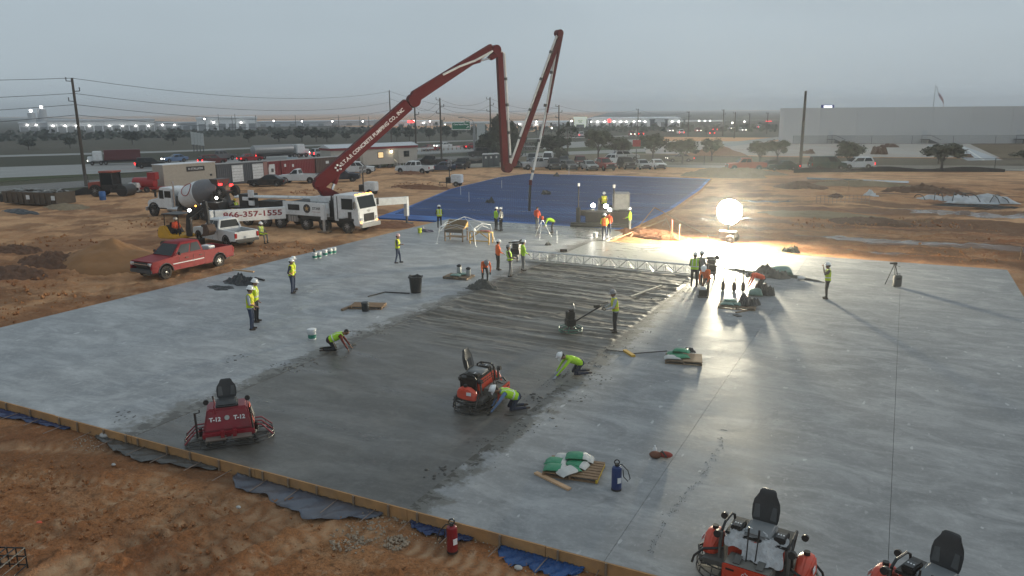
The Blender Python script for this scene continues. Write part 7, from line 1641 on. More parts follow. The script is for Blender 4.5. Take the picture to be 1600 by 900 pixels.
# right end support frame beyond the truss
p = G(1145, 452); t = thing('bump_cutter_frame', 'dark tubular stand with three weights in the lamp glare by the truss end', 'stand', (p.x, p.y, 0), .2); mb = MB()
for x in (-.5, .1, .5): mb.cyl((x, 0, 0), (x, 0, 1.35), .03, n=6)
mb.cyl((-1.4, .1, 1.3), (1.1, -.2, .75), .03, n=6); mb.cyl((-1.3, .1, .1), (-1.3, .1, 1.3), .025, n=6); mb.cyl((-1.3, .1, .5), (.1, 0, .55), .02, n=6); mb.obj('tube_frame', DG, t)
for x in (-.5, .05, .5): MB().lathe([(.05, 0), (.11, .05), (.11, .3), (.08, .45), (.03, .5)], (x, -.35, 0), 10).obj('weight', mat('weight_dark', (.05, .03, .03), .7), t, True)
# ---- laser screed machine
def laser_screed():
    a, b = G(890, 354), G(985, 356); d = (b-a); a = Vector((a.x, a.y, 0)); t = thing('laser_screed', 'dark laser screed machine with white housing and lit headlamps at the pour front', 'laser screed', ((a.x+b.x)/2, (a.y+b.y)/2+.3, -.0), math.atan2(d.y, d.x)); L_ = d.length; h = L_/2
    hd = MB(); hd.bb(-h, h, -.35, .05, .08, .32); hd.bb(-h, h, -.55, -.35, .02, .2); hd.cyl((-h, .2, .15), (h, .2, .15), .12, n=10); hd.obj('screed_head', mat('screed_black', (.02, .02, .018), .5, dirt=.4, dirtcol=(.14, .13, .11)), t)
    fr = MB(); fr.bb(-h+.6, h-.4, .4, .9, .8, 1.2); fr.bb(-.6, 1.3, .9, 2.6, .6, 1.1); fr.cyl((-h+.5, .5, 1.1), (-.6, .7, 1.2), .14, n=8); fr.bb(-h+.4, -h+.7, .0, .7, .3, 1.5); fr.bb(-1.3, 2.2, .2, .95, .3, 1.15); fr.bb(1.3, 2.3, .3, 1.4, .5, 1.25); fr.obj('frame', BK, t, bevel=.02)
    for x in (-.35, 1.45):
        for y in (.75, 3.0): wheel(t, x, y, .52, .4, -1 if y < 1 else 1, 8)
    MB().bb(.75, 2.1, 1.6, 3.4, 1.15, 2.5).obj('housing', mat('housing_grey', (.30, .30, .29), .7, var=.3, scale=2, dirt=.6, dirtcol=(.1, .1, .09)), t, True, .08); MB().bb(-.4, .7, 1.5, 2.6, 1.1, 1.45).obj('platform', DG, t, bevel=.03); MB().bb(-.25, .3, 1.7, 2.2, 1.45, 1.6).obj('seat', BK, t, bevel=.04); MB().box((0, 2.2, 1.9), (.5, .12, .6)).obj('seat_back', BK, t, bevel=.03); MB().bb(-.4, -.25, 1.5, 2.3, 1.4, 2.1).obj('console', DG, t, bevel=.03)
    for x, hh in ((-h+.55, 3.2), (.95, 3.1)): m_ = MB().cyl((x, .35, .3), (x, .35, hh), .05, n=8).obj('laser_mast', BK, t); MB().cyl((x, .35, hh), (x, .35, hh+.25), .1, n=10).obj('receiver', WH, m_)
    for x, z in ((-.75, 1.62), (.3, 1.58), (.62, 1.3)): MB().sph((x, .75, z), .17 if z > 1.5 else .14).obj('headlamp', emis('screed_lamp', (1, .95, .85), 40.), t); MB().box((x, .88, z), (.3, .12, .3)).obj('lamp_housing', BK, t)
    bpy.context.view_layer.update(); w = t.matrix_world @ Vector((.05, 1.95, 1.22)); person(w, t.rotation_euler.z-math.pi/2, 'person in yellow and orange vest seated on the laser screed', sit(.42), 'tanp', 'dark', vest=('vestyel', 'o'))
laser_screed()
# ---- the glaring lamp: a round flood lamp on a cart
lp = G(1137, 377, -.1); t = thing('flood_lamp', 'glaring round white work light on a wheeled cart beyond the slab', 'work light', (lp.x, lp.y, gz(lp.x, lp.y)), YAW)
zl = z_at(1137, 331, hdist(lp))+.15; t.rotation_euler.z = R(-6)
hd_ = MB().lathe([(.3, .75), (.55, .7), (.9, .35), (.93, .0), (.88, -.02), (.86, .05)], (0, 0, zl), 24, 0, 'y').obj('lamp_housing', M_('grey'), t, True)
MB().lathe([(.001, -.46), (.25, -.43), (.5, -.33), (.7, -.17), (.85, .04)], (0, 0, zl), 24, 0, 'y').obj('lens', emis('flood_light', (1, .90, .66), 2200.), hd_, True)
mb = MB(); mb.cyl((0, 0, .5), (0, 0, zl-.8), .06, n=8); mb.cyl((0, 0, zl-.95), (0, 0, zl-.82), .3, n=12); mb.obj('mast', BK, t); MB().bb(-.6, .6, -.4, .4, .35, .85).obj('generator', DG, t, True, .06)
for s in (-1, 1): wheel(t, .35, s*.6, .3, .2, s)
mb = MB(); mb.bb(-1.5, -.7, -.04, .04, .35, .42); mb.cyl((-1.45, 0, 0), (-1.45, 0, .4), .035, n=6); mb.obj('drawbar', BK, t)
# ---- tent frame, tables
def canopy_frame():
    c = [G(*q) for q in ((682, 381), (743, 385), (773, 377), (708, 371))]; base = sum(c, Vector())/4; t = thing('tent_frame', 'bare white folding tent frame standing over the work tables', 'tent frame', base); c = [q-base for q in c]; PW = mat('tube_white', (.62, .63, .64), .4)
    zt = 1.2; top = [Vector((q.x*.86, q.y*.86, zt)) for q in c]; pk = Vector((0, 0, 1.85))
    for q, tp in zip(c, top): MB().cyl((q.x, q.y, 0), tp, .03, n=6).obj('leg', PW, t); MB().cyl(tp, pk, .022, n=6).obj('roof_bar', PW, t); MB().box((q.x, q.y, .015), (.16, .16, .03)).obj('foot', PW, t)
    for i in range(4):
        p, q = top[i], top[(i+1) % 4]; m_ = (p+q)/2; MB().tube([p, m_+Vector((0, 0, .22)), q], .018, 5).obj('eave_bar', PW, t); MB().tube([p-Vector((0, 0, .3)), m_+Vector((0, 0, .1)), q-Vector((0, 0, .3))], .014, 5).obj('brace', PW, t)
canopy_frame()
p = G(713, 376); t = thing('plan_table', 'brown plywood plan desk under the tent frame', 'table', (p.x, p.y, 0), .1); PL = mat('plywood', (.24, .17, .10), .75, var=.25, scale=5)
tp = MB().box((0, 0, .95), (1.5, .95, .05), rx=R(8)).obj('desk_top', PL, t); MB().box((0, .46, 1.22), (1.5, .05, .5)).obj('back_board', PL, t); MB().box((0, -.47, .78), (1.4, .03, .26)).obj('front_board', mat('ply_dark', (.14, .11, .08), .8), t); MB().box((0, 0, .32), (1.4, .8, .03)).obj('shelf', PL, t)
for x in (-.7, .7):
    for y in (-.42, .42): MB().box((x, y, .45), (.08, .08, .9)).obj('leg', M_('oldwood'), t)
for x in (-.75, .75): MB().plate([(x-.015, -.4, .98), (x-.015, .46, .98), (x-.015, .46, 1.45), (x-.015, -.1, 1.05)], .03).obj('side_wing', mat('ply_yellow', (.42, .25, .07), .7), t)
p = G(752, 380); t = thing('sawhorse_table', 'yellow timber sawhorse bench with tape rolls under the tent frame', 'bench', (p.x, p.y, 0), .05); YW = mat('lumber_yellow', (.50, .32, .10), .75, var=.2, scale=6)
MB().box((0, 0, .82), (1.7, .5, .05)).obj('bench_top', YW, t)
for x in (-.75, .75):
    for y in (-.25, .25): MB().box((x, y*1.2, .4), (.07, .07, .8), rx=y*.25).obj('leg', YW, t)
for s in (-1, 1): MB().box((s*.38, -.27, .6), (.8, .04, .07), ry=s*.55).obj('brace', YW, t)
MB().box((0, -.28, .2), (1.6, .04, .08)).obj('stretcher', YW, t)
def onto(root, loc, rz=0.): bpy.context.view_layer.update(); w = root.matrix_world @ Vector(loc); return w
w = onto(t, (-.6, 0, .845)); o = MB().lathe([(.06, 0), (.16, .0), (.16, .14), (.06, .14)], n=14).obj('tape_roll', WH); o.location = w; tag(o, 'white roll lying on the yellow sawhorse bench', 'tape roll')
w = onto(t, (.45, 0, .845)); mb = MB(); mb.sph((0, 0, .06), (.3, .18, .07)); mb.sph((-.4, .05, .05), (.2, .12, .05)); o = mb.obj('folded_cloth', mat('cloth_pinkred', (.5, .2, .16), .9, var=.4, scale=8)); o.location = w; tag(o, 'red and white bundle of cloth on the yellow sawhorse bench', 'cloth')
# ---- survey tripods
def tripod(px, py, label, m, head, spread=.45, hh=1.35, name='survey_tripod'):
    p = G(px, py); t = thing(name, label, 'tripod', (p.x, p.y, 0), .3)
    for i in range(3): a = i*2.09+.4; MB().cyl((spread*math.cos(a), spread*math.sin(a), 0), (.05*math.cos(a), .05*math.sin(a), hh), .022, n=6).obj('leg', m, t)
    MB().cyl((0, 0, hh), (0, 0, hh+.06), .09, n=10).obj('head_plate', DG, t); head(t, hh+.06)
def h_laser(t, z): MB().cyl((0, 0, z), (0, 0, z+.22), .11, n=12).obj('laser_level', M_('orange'), t, True); MB().cyl((0, 0, z+.22), (0, 0, z+.32), .07, n=10).obj('prism', GL, t)
def h_cam(t, z): MB().box((0, 0, z+.08), (.2, .14, .13)).obj('camera_body', BK, t, bevel=.02); MB().cyl((-.08, 0, z+.08), (-.26, 0, z+.08), .05, n=10).obj('lens', BK, t); MB().cyl((.05, 0, z-.02), (.3, .1, z-.12), .015, n=5).obj('pan_handle', BK, t)
tripod(847, 371, 'orange laser level on a white legged tripod near the pour front', mat('tube_white', (.62, .63, .64), .4), h_laser, .75, 1.3); tripod(1395, 446, 'camera on a black tripod standing alone on the right slab', BK, h_cam, .4, 1.05, 'camera_tripod')
p = G(1401, 448); t = thing('equipment_case', 'upright black equipment case beside the camera tripod', 'case', (p.x, p.y, 0), .4); MB().bb(-.2, .2, -.13, .13, .02, .62).obj('case_shell', DG, t, True, .04); MB().tube([(-.1, 0, .62), (-.1, 0, .7), (.1, 0, .7), (.1, 0, .62)], .015, 5).obj('handle', BK, t); MB().box((0, -.135, .45), (.22, .012, .1)).obj('latch', BK, t)
# ---- buckets
def bucket(px, py, label, m=None, z=0., lid=True, band=True, sc=1., filled=None):
    p = G(px, py, z); t = thing('bucket', label, 'bucket', (p.x, p.y, z if z == 0 else gz(p.x, p.y)), random.uniform(0, 6), 'plastic buckets'); t.scale = (sc,)*3; m = m or WH
    MB().lathe([(.125, 0), (.135, .02), (.15, .3), (.158, .31), (.158, .34), (.15, .36)], n=16).obj('pail', m, t, True)
    if lid: MB().lathe([(.16, .355), (.165, .36), (.165, .385), (.15, .39)], n=16).obj('lid', WH, t, True)
    if band: MB().lathe([(.138, .05), (.139, .05), (.1475, .19), (.1465, .19)], n=16).obj('label_band', mat('label_green', (.02, .18, .13), .5), t)
    MB().tube([(.155*math.cos(a), .155*math.sin(a), .3-.1*math.sin(a)) for a in [math.pi*i/8 for i in range(9)]], .006, 4).obj('bail', M_('steel'), t)
bucket(488, 530, 'white bucket with green label beside the kneeling worker in red sleeves', sc=1.15)
for i, (x, y, l) in enumerate(((492, 404, 'white bucket at the left end of the row on the slab edge'), (499, 403, 'second white bucket in the row on the slab edge'), (508, 399.5, 'third white bucket in the row on the slab edge'), (516, 397, 'fourth white bucket in the row on the slab edge'), (522, 396, 'fifth white bucket at the right end of the row on the slab edge'))): bucket(x, y, l, sc=1.05)
o = MB().lathe([(.06, 0), (.075, .02), (.07, .2), (.03, .24)], n=10).obj('small_bottle', DG, None, True); o.location = G(492, 404)+Vector((0, 0, .41)); tag(o, 'small dark can on top of the leftmost slab edge bucket', 'can')
bucket(571, 486, 'black bucket standing on the pallet boards', mat('bucket_black', (.025, .028, .032), .6), lid=False, band=False, sc=1.2)
bucket(930, 371, 'plain white bucket by the orange vested worker', band=False, lid=False, sc=1.1); bucket(656, 364, 'lime yellow bucket at the slab edge beside the tent frame', mat('lime_pail', (.42, .5, .03), .5), band=False, lid=False, sc=1.1)
# ---- pallets with bags
GB = mat('bag_green', (.035, .23, .115), .45, var=.35, scale=5, bump=.5, bscale=14); WB = mat('bag_white', (.50, .50, .47), .5, var=.2, scale=6, bump=.5, bscale=14); GBP = mat('bag_pale', (.17, .27, .23), .5, var=.4, scale=5, bump=.5, bscale=14)
def pallet(px, py, rz, label, L_=1.2, W=1.0, m=None, edge=None, n_=7):
    p = G(px, py); t = thing('pallet', label, 'pallet', (p.x, p.y, 0), rz, 'wooden pallets'); m = m or M_('oldwood')
    for i in range(n_): y = -W/2+W*(i+.5)/n_; MB().box((0, y, .125+random.uniform(-.003, .003)), (L_, W/n_*.72, .022)).obj('deck_board', m, t)
    for i, x in enumerate((-L_/2+.03, 0, L_/2-.03)): MB().box((x, 0, .068), (.045, W, .088)).obj('stringer', edge if (edge and i == 2) else m, t)
    for y in (-W*.42, 0, W*.42): MB().box((0, y, .012), (L_, .1, .02)).obj('bottom_board', m, t)
    return t
def bag(root, x, y, z, rz, label, m, sx=.62, sy=.38, h=.13, tip=None):
    w = onto(root, (x, y, z)); t = thing('cement_bag', label, 'bag', w, root.rotation_euler.z+rz, 'cement bags'); mb = MB(); nx, ny = 9, 7; rg = random.Random(label)
    rings = []
    for i in range(nx):
        u = -1+2*i/(nx-1); k = (1-abs(u)**4)**.5; w_ = sy/2*(.86+.14*k); hh = h*(.18+.82*k)
        rings.append([(u*sx/2+rg.uniform(-.008, .008), w_*math.cos(a)*(1 if abs(math.cos(a)) < .9 else 1.03), hh*.5+hh*.5*math.copysign(abs(math.sin(a))**.7, math.sin(a))+rg.uniform(-.006, .006)) for a in [6.283*j/12 for j in range(12)]])
    mb.loft(rings); mb.obj('sack', m, t, True)
    if tip: MB().loft([[(q[0]*1.0, q[1]*1.02, q[2]*1.02+.002) for q in r_] for r_ in rings[-3:]], caps=True).obj('end_print', tip, t, True)
    return t
pl = pallet(897, 737, R(9), 'wooden pallet with a yellow end beside the blue sprayer', 1.45, 1.05, mat('pallet_brown', (.24, .15, .085), .85, var=.3, scale=8, bump=.3), mat('pallet_yellow', (.50, .34, .03), .6))
for i, (x, y, z, rz, m, tp, l) in enumerate(((-.42, -.3, .14, .1, GB, WB, 'green cement bag at the front left corner of the yellow ended pallet'), (-.05, -.36, .14, .9, WB, GB, 'white ended cement bag lying at the front of the yellow ended pallet'), (-.48, .05, .14, .0, GB, WB, 'green cement bag in the middle left of the yellow ended pallet'), (-.3, .36, .14, .15, WB, GB, 'pale cement bag at the back left of the yellow ended pallet'), (.05, .08, .14, -.2, GB, WB, 'green cement bag in the middle of the yellow ended pallet'), (.12, .42, .14, .1, GB, WB, 'green cement bag at the back of the yellow ended pallet'))): bag(pl, x, y, z, rz, l, m, tip=tp)
bag(pl, .02, .30, .26, .15, 'topmost green cement bag on the yellow ended pallet', GB, tip=WB)
pl = pallet(1068, 564, R(14), 'plywood topped pallet near the slab joint', 1.35, 1.0); o = MB().box((.32, 0, .15), (.7, .98, .02)).obj('cover_board', mat('plywood2', (.30, .2, .12), .8, var=.2), pl)
for i, (x, y, z, rz, m, l) in enumerate(((-.4, -.25, .145, .1, WB, 'pale cement bag at the front of the plywood topped pallet'), (-.1, -.15, .165, .4, GB, 'green cement bag in front on the plywood topped pallet'), (-.3, .25, .145, .2, GB, 'green cement bag at the back of the plywood topped pallet'), (-.1, .2, .29, -.2, GB, 'topmost green cement bag on the plywood topped pallet'))): bag(pl, x, y, z, rz, l, m)
def crumple(px, py, size, label, m, h=.4, seed=0, name='tarp_heap', cat='tarp', rz=0., z0=0., base=None):
    rg = random.Random(seed); p = base or G(px, py); n_ = 26; V = []; F = []; ph = [rg.uniform(0, 6) for _ in range(6)]
    for i in range(n_):
        for j in range(n_):
            u, v = -1+2*i/(n_-1), -1+2*j/(n_-1); rr = math.hypot(u, v*1.0); e = max(0, 1-rr**2.2); ed = 1+.18*math.sin(3*math.atan2(v, u)+ph[0])+.1*math.sin(7*math.atan2(v, u)+ph[1])
            z = h*e**.7*(.6+.4*math.sin(u*4+ph[2])*math.sin(v*3.4+ph[3]))+h*.22*math.sin(u*13+v*7+ph[4])*math.sin(v*15-u*4+ph[5])*min(1, e*3)
            s = 1/max(1, max(abs(u), abs(v))/max(1e-6, rr)*1.0) if False else (max(abs(u), abs(v))/rr if rr > 1e-6 else 1)
            V.append((u*s*size[0]/2*ed, v*s*size[1]/2*ed, max(.006, z)+.004))
    for i in range(n_-1):
        for j in range(n_-1): a = i*n_+j; F.append((a, a+n_, a+n_+1, a+1))
    me = bpy.data.meshes.new(name); me.from_pydata(V, [], F); me.materials.append(m); me.polygons.foreach_set('use_smooth', [True]*len(F)); o = link(name, me, None, (p.x, p.y, p.z+z0), (0, 0, rz)); md = o.modifiers.new('t', 'SOLIDIFY'); md.thickness = .008; return tag(o, label, cat)
BT = mat('black_plastic', (.016, .017, .019), .38, var=.3, scale=6, bump=.7, bscale=10); GT = mat('grey_blanket', (.075, .075, .07), .85, var=.3, scale=5, bump=.6, bscale=14)
crumple(1074, 556, (.55, .3), 'crumpled black plastic behind the bags of the plywood topped pallet', BT, .2, 3, 'plastic_scrap', 'plastic', z0=.17)
pl = pallet(717, 434, R(5), 'flat wooden pallet with cans on the slab left of the orange bent worker', 1.5, 1.1)
for i, (x, y, rz, l) in enumerate(((-.1, -.2, .1, 'pale green bag at the front of the flat pallet with cans'), (.15, .15, .5, 'pale green bag at the back of the flat pallet with cans'))): bag(pl, x, y, .14, rz, l, GBP)
for i, (x, y, l) in enumerate(((.0, .05, 'dark topped canister standing among the bags of the flat pallet'), (.55, .1, 'dark topped canister at the right side of the flat pallet'))): 
    t = thing('canister', l, 'canister', onto(pl, (x, y, .27 if i == 0 else .14)), 0, 'canisters'); MB().lathe([(.12, 0), (.13, .02), (.13, .3), (.1, .36)], n=14).obj('body', mat('can_grey', (.3, .32, .31), .5), t, True); MB().lathe([(.1, .36), (.14, .38), (.14, .44), (.05, .5)], n=12).obj('top', BK, t, True)
pl = pallet(575, 480, R(20), 'empty broken pallet under the black bucket', 1.6, .9, mat('pallet_brown', (.24, .15, .085), .85, var=.3))
def plank(px, py, qx, qy, label, m, w=.1, h=.045, z=0., name='plank', cat='plank'):
    a, b = G(px, py), G(qx, qy); d = b-a; o = MB().box((0, 0, h/2+.003), (d.length, w, h)).obj(name, m, None, bevel=.004); o.location = (a+b)/2+Vector((0, 0, z)); o.rotation_euler = (0, 0, math.atan2(d.y, d.x)); return tag(o, label, cat)
LUM = mat('lumber_fresh', (.52, .33, .19), .75, var=.2, scale=4, bump=.2)
plank(837, 740, 890, 766, 'fresh timber plank lying beside the yellow ended pallet', LUM, .13, .05); plank(534, 486, 556, 477, 'short timber beam beside the broken pallet', M_('oldwood'), .12, .1); plank(985, 467, 1034, 449, 'pale timber straightedge lying on the rough strip', mat('lumber_pale', (.36, .33, .27), .8), .14, .05, .08)
plank(365, 437, 398, 441, 'timber on the black tarp heap by the white hatted pair', LUM, .12, .08, .55); crumple(378, 442, (2.2, 1.3), 'black tarp heap with timber behind the white hatted pair', BT, .55, 5); crumple(345, 450, (1.6, .9), 'flat black plastic spread left of the timber topped heap', BT, .12, 6)
plank(399, 435, 413, 439, 'black tube lying right of the timber topped tarp heap', BK, .1, .08)
plank(976, 549, 990, 558, 'yellow wooden float block on the slab near the lime shirted kneeler', mat('float_yellow', (.52, .30, .03), .6), .16, .08, 0, 'hand_float', 'float'); plank(988, 553, 1042, 549, 'long thin grey handle lying across the slab behind the yellow float', DG, .04, .03, 0, 'float_handle', 'handle'); plank(948, 547, 976, 550, 'thin dark handle left of the yellow float', DG, .04, .03, 0, 'float_handle', 'handle')
plank(575, 464, 602, 457, 'dark bent pipe on the slab behind the broken pallet', BK, .05, .05, 0, 'pipe', 'pipe'); plank(602, 457, 640, 459, 'dark pipe leading to the black bin', BK, .05, .05, 0, 'pipe', 'pipe')
plank(875, 393, 886, 393, 'small black beam on the slab behind the truss', BK, .2, .16, 0, 'beam_block', 'block'); plank(1040, 340, 1055, 372, 'orange stake post with lath near the glaring lamp', M_('wood'), .08, .06)
# hand floats held by the kneeling workers
for px, py, qx, qy, l in ((761, 647, 776, 641, 'thin dark trowel under the left hand of the kneeler at the trowel machine'), (788, 648, 803, 649, 'thin dark trowel under the right hand of the kneeler at the trowel machine'), (545, 542, 555, 537, 'small trowel at the hand of the red sleeved kneeler'), (868, 588, 876, 585, 'pale hand trowel of the lime shirted kneeler')):
    plank(px, py, qx, qy, l, GRIME, .1, .012, .012, 'hand_trowel', 'trowel')
# ---- sprayers
def sprayer(px, py, label, m, z=0., hose=1, hh=1.02, r=.15):
    p = G(px, py, z); t = thing('pump_sprayer', label, 'sprayer', (p.x, p.y, z if z == 0 else gz(p.x, p.y)+.02), CAMDIR(p)+R(90), 'pump sprayers')
    MB().lathe([(r*.96, 0), (r, .02), (r, hh*.72), (r*.9, hh*.78), (r*.5, hh*.82)], n=20).obj('tank', m, t, True); MB().lathe([(r*1.0, 0), (r*1.03, .0), (r*1.03, .05), (r*1.0, .05)], n=20).obj('foot_ring', BK, t)
    MB().cyl((0, 0, hh*.8), (0, 0, hh*.9), .05, n=10).obj('neck', BK, t); MB().tube([(.0+.06*math.cos(a), 0, hh*.95+.06*math.sin(a)) for a in [6.283*i/12 for i in range(12)]], .016, 6, closed=True).obj('handle', BK, t)
    s = hose; MB().tube([(0, -.05, hh*.85), (s*.12, -.06, hh*.92), (s*.27, -.06, hh*.72), (s*.33, -.05, hh*.45), (s*.28, -.05, hh*.34), (s*.17, -.06, hh*.5), (s*.15, -.08, hh*.75)], .013, 6).obj('hose', BK, t, True)
    MB().box((r*.55, -r*.84, hh*.38), (.10, .012, .14), rz=.55).obj('label_plate', WH, t); return t
sprayer(963, 765, 'dark blue pump sprayer tank standing on the slab', mat('sprayer_blue', (.012, .035, .13), .35, var=.15, dirt=.2), 0, 1, .78, .125); sprayer(707, 862, 'red pump sprayer tank standing in the dirt below the form board', mat('sprayer_red', (.22, .012, .018), .35, var=.15, dirt=.2), -.3, -1, .78, .12)
# ---- small tool pile
p = G(1031, 716); t = thing('work_boots', 'muddy brown knee pads and boots lying by the slab joint', 'boots', (p.x, p.y, 0), .2); RB = mat('mud_leather', (.15, .055, .03), .8, var=.4, scale=8)
MB().sph((-.12, 0, .09), (.17, .12, .1)).obj('boot', RB, t, True); MB().sph((.14, .05, .1), (.2, .1, .09)).obj('boot', mat('red_leather', (.25, .03, .02), .7, var=.4), t, True); MB().tube([(-.02, .05, .1), (.05, .02, .2), (.18, -.05, .08)], .03, 6).obj('strap', BK, t)
o = MB().lathe([(.05, 0), (.055, .02), (.055, .16), (.02, .21), (.02, .25)], n=10).obj('squeeze_bottle', WH, None, True); o.location = G(1023, 709); tag(o, 'small white bottle behind the muddy boots', 'bottle')
# ---- black bin, bags and tarps
p = G(650, 457); t = thing('rubbish_bin', 'black plastic rubbish bin on the left slab', 'bin', (p.x, p.y, 0), .3); MB().lathe([(.26, 0), (.28, .04), (.34, .78), (.37, .8), (.37, .86), (.33, .86), (.3, .7)], n=18).obj('bin', BT, t, True); MB().tube([(.36*math.cos(a), .36*math.sin(a), .84+.05*math.sin(5*a)) for a in [6.283*i/16 for i in range(16)]], .035, 6, closed=True).obj('bag_rim', BT, t)
pl = pallet(1152, 480, R(6), 'wooden pallet with pale green bags and black plastic near the lamp glare', 1.7, 1.1)
for i, (x, y, z, rz, l) in enumerate(((-.45, -.25, .14, .1, 'pale green bag at the front of the glare side pallet'), (-.4, .1, .14, .3, 'pale green bag in the middle of the glare side pallet'), (-.1, -.1, .14, -.3, 'pale green bag at the right of the glare side pallet'), (-.35, .0, .27, .2, 'topmost pale green bag on the glare side pallet'))): bag(pl, x, y, z, rz, l, GBP)
crumple(0, 0, (1.0, .9), 'crumpled black plastic heap on the pallet near the lamp glare', BT, .55, 8, base=onto(pl, (.45, .1, .15))); plank(1150, 489, 1177, 484, 'loose board in front of the glare side pallet', M_('oldwood'), .12, .04); plank(1148, 492, 1156, 495, 'black shovel blade in front of the glare side pallet', BK, .25, .03, 0, 'shovel', 'shovel')
crumple(1193, 460, (.95, .8), 'black tarp bundle behind the bent red orange worker', BT, .75, 9); t = bag(slab_root, 0, 0, 0, .2, 'green bag at the hands of the bent red orange worker', GBP, .7, .5, .4); t.location = G(1180, 462)
crumple(1205, 432, (1.9, 1.3), 'dark tarp draped over a stack of green bags beyond the bent worker', GT, .7, 10); t = bag(slab_root, 0, 0, 0, .4, 'pale green bag heap under the dark tarp', GBP, 1.3, .9, .55); t.location = G(1219, 430)
crumple(1246, 434, (2.8, .7), 'dark tarp tail trailing right from the green bag heap', GT, .1, 11, rz=-.35); crumple(1166, 425, (2.4, .5), 'dark strip of tarp left of the green bag heap', GT, .12, 12, rz=-.5)
o = MB().lathe([(.1, 0), (.12, .1), (.1, .3), (.04, .4)], n=10).obj('spray_can', AL, None, True); o.location = G(1246, 438)+Vector((0, 0, .12)); o.rotation_euler = (0, R(88), .4); tag(o, 'silver canister lying at the end of the dark tarp tail', 'canister')
# the grey sheet lifted by the bent worker
crumple(752, 450, (1.8, 1.0), 'grey sheet being lifted off the edge of the rough strip', GT, .5, 13, 'cover_sheet', 'sheet')
p = G(1098, 464); t = thing('hand_engine', 'small engine with white tank at the feet of the stooping orange worker', 'engine', (p.x, p.y, 0), .3); MB().bb(-.2, .2, -.18, .18, .05, .38).obj('motor', BK, t, bevel=.03); MB().bb(-.15, .15, -.13, .13, .38, .52).obj('tank', WH, t, bevel=.03); MB().box((0, 0, .025), (.5, .4, .05)).obj('base', DG, t)
p = G(856, 382); crumple(856, 383, (.5, .4), 'small dark bag near the survey tripod', BT, .25, 14, 'tool_bag', 'bag'); plank(869.5, 381, 870.5, 381, 'base plate of the white rod near the tripod', DG, .2, .04); p = G(870, 381); o = MB().cyl((0, 0, .045), (0, 0, .95), .025, n=8).obj('grade_rod', WH); o.location = p; tag(o, 'white grade rod standing near the survey tripod', 'rod')
crumple(668, 362, (1.0, .5), 'purple grey bundle of sheets at the slab edge near the tent frame', mat('cloth_purple', (.09, .085, .12), .9, var=.4, scale=6), .25, 15, 'bundle', 'bundle'); crumple(662, 359, (.6, .5), 'pale sack beside the lime yellow bucket', mat('sack_pale', (.36, .35, .36), .8, var=.2), .3, 16, 'sack', 'sack'); crumple(1236, 394, (1.1, .8), 'dark green lump beyond the far edge of the right slab', mat('lump_green', (.04, .05, .035), .9, var=.4), .5, 17, 'dirt_lump', 'lump')
# ---- dirt and rubble heaps
def heap(pxc, pyc, wx, wy, h, label, m, seed, rough=.25, name='dirt_pile', cat='dirt pile', rz=0., z=None):
    p = GD(pxc, pyc); n_ = 60; xs = np.linspace(-1.1, 1.1, n_); X, Y = np.meshgrid(xs, xs, indexing='ij'); rr = np.hypot(X, Y)*(1+.25*(fbm(X*2+seed, Y*2, 2, seed)-.5))
    Z = h*np.clip(1-rr, 0, 1)**.85*(1+.5*(fbm(X*3+seed, Y*3, 4, seed+3)-.5))+rough*h*(fbm(X*9, Y*9, 4, seed+9)-.5)*npsm(1.05, .8, rr)
    Z = Z-.22*npsm(.85, 1.08, rr); V = np.stack([X*wx/2, Y*wy/2, Z], -1).reshape(-1, 3); F = [(i*n_+j, (i+1)*n_+j, (i+1)*n_+j+1, i*n_+j+1) for i in range(n_-1) for j in range(n_-1) if rr[i, j] < 1.12]
    me = bpy.data.meshes.new(name); me.from_pydata(V.tolist(), [], F); me.materials.append(m); me.polygons.foreach_set('use_smooth', [True]*len(F)); o = link(name, me, None, (p.x, p.y, gz(p.x, p.y) if z is None else z), (0, 0, rz)); return tag(o, label, cat, 'dirt piles')
SAND = mat('sand_pile', (.27, .135, .055), .95, var=.25, scale=1.2, bump=.5, bscale=12); DARKD = mat('clod_dark', (.125, .062, .034), .95, var=.5, scale=3, bump=1, bscale=8); REDD = mat('red_dirt', (.20, .085, .04), .95, var=.35, scale=2, bump=.8, bscale=8); TAND = mat('tan_dirt', (.24, .18, .11), .95, var=.35, scale=1, bump=.8, bscale=5)
heap(180, 412, 9, 6, 1.6, 'smooth brown sand pile left of the red pickup', SAND, 1, .06); heap(95, 412, 7, 3.6, .7, 'dark lumpy clod heap left of the sand pile', DARKD, 2, 1.1); heap(20, 428, 6, 3, .45, 'dark lumpy clod heap at the far left edge', DARKD, 3, 1.1); heap(25, 392, 5, 2.5, .4, 'low dark clod heap behind the left clod heap', DARKD, 4, 1.); heap(105, 325, 7, 3, .5, 'low tan dirt heap beside the dumpster', TAND, 5, .7)
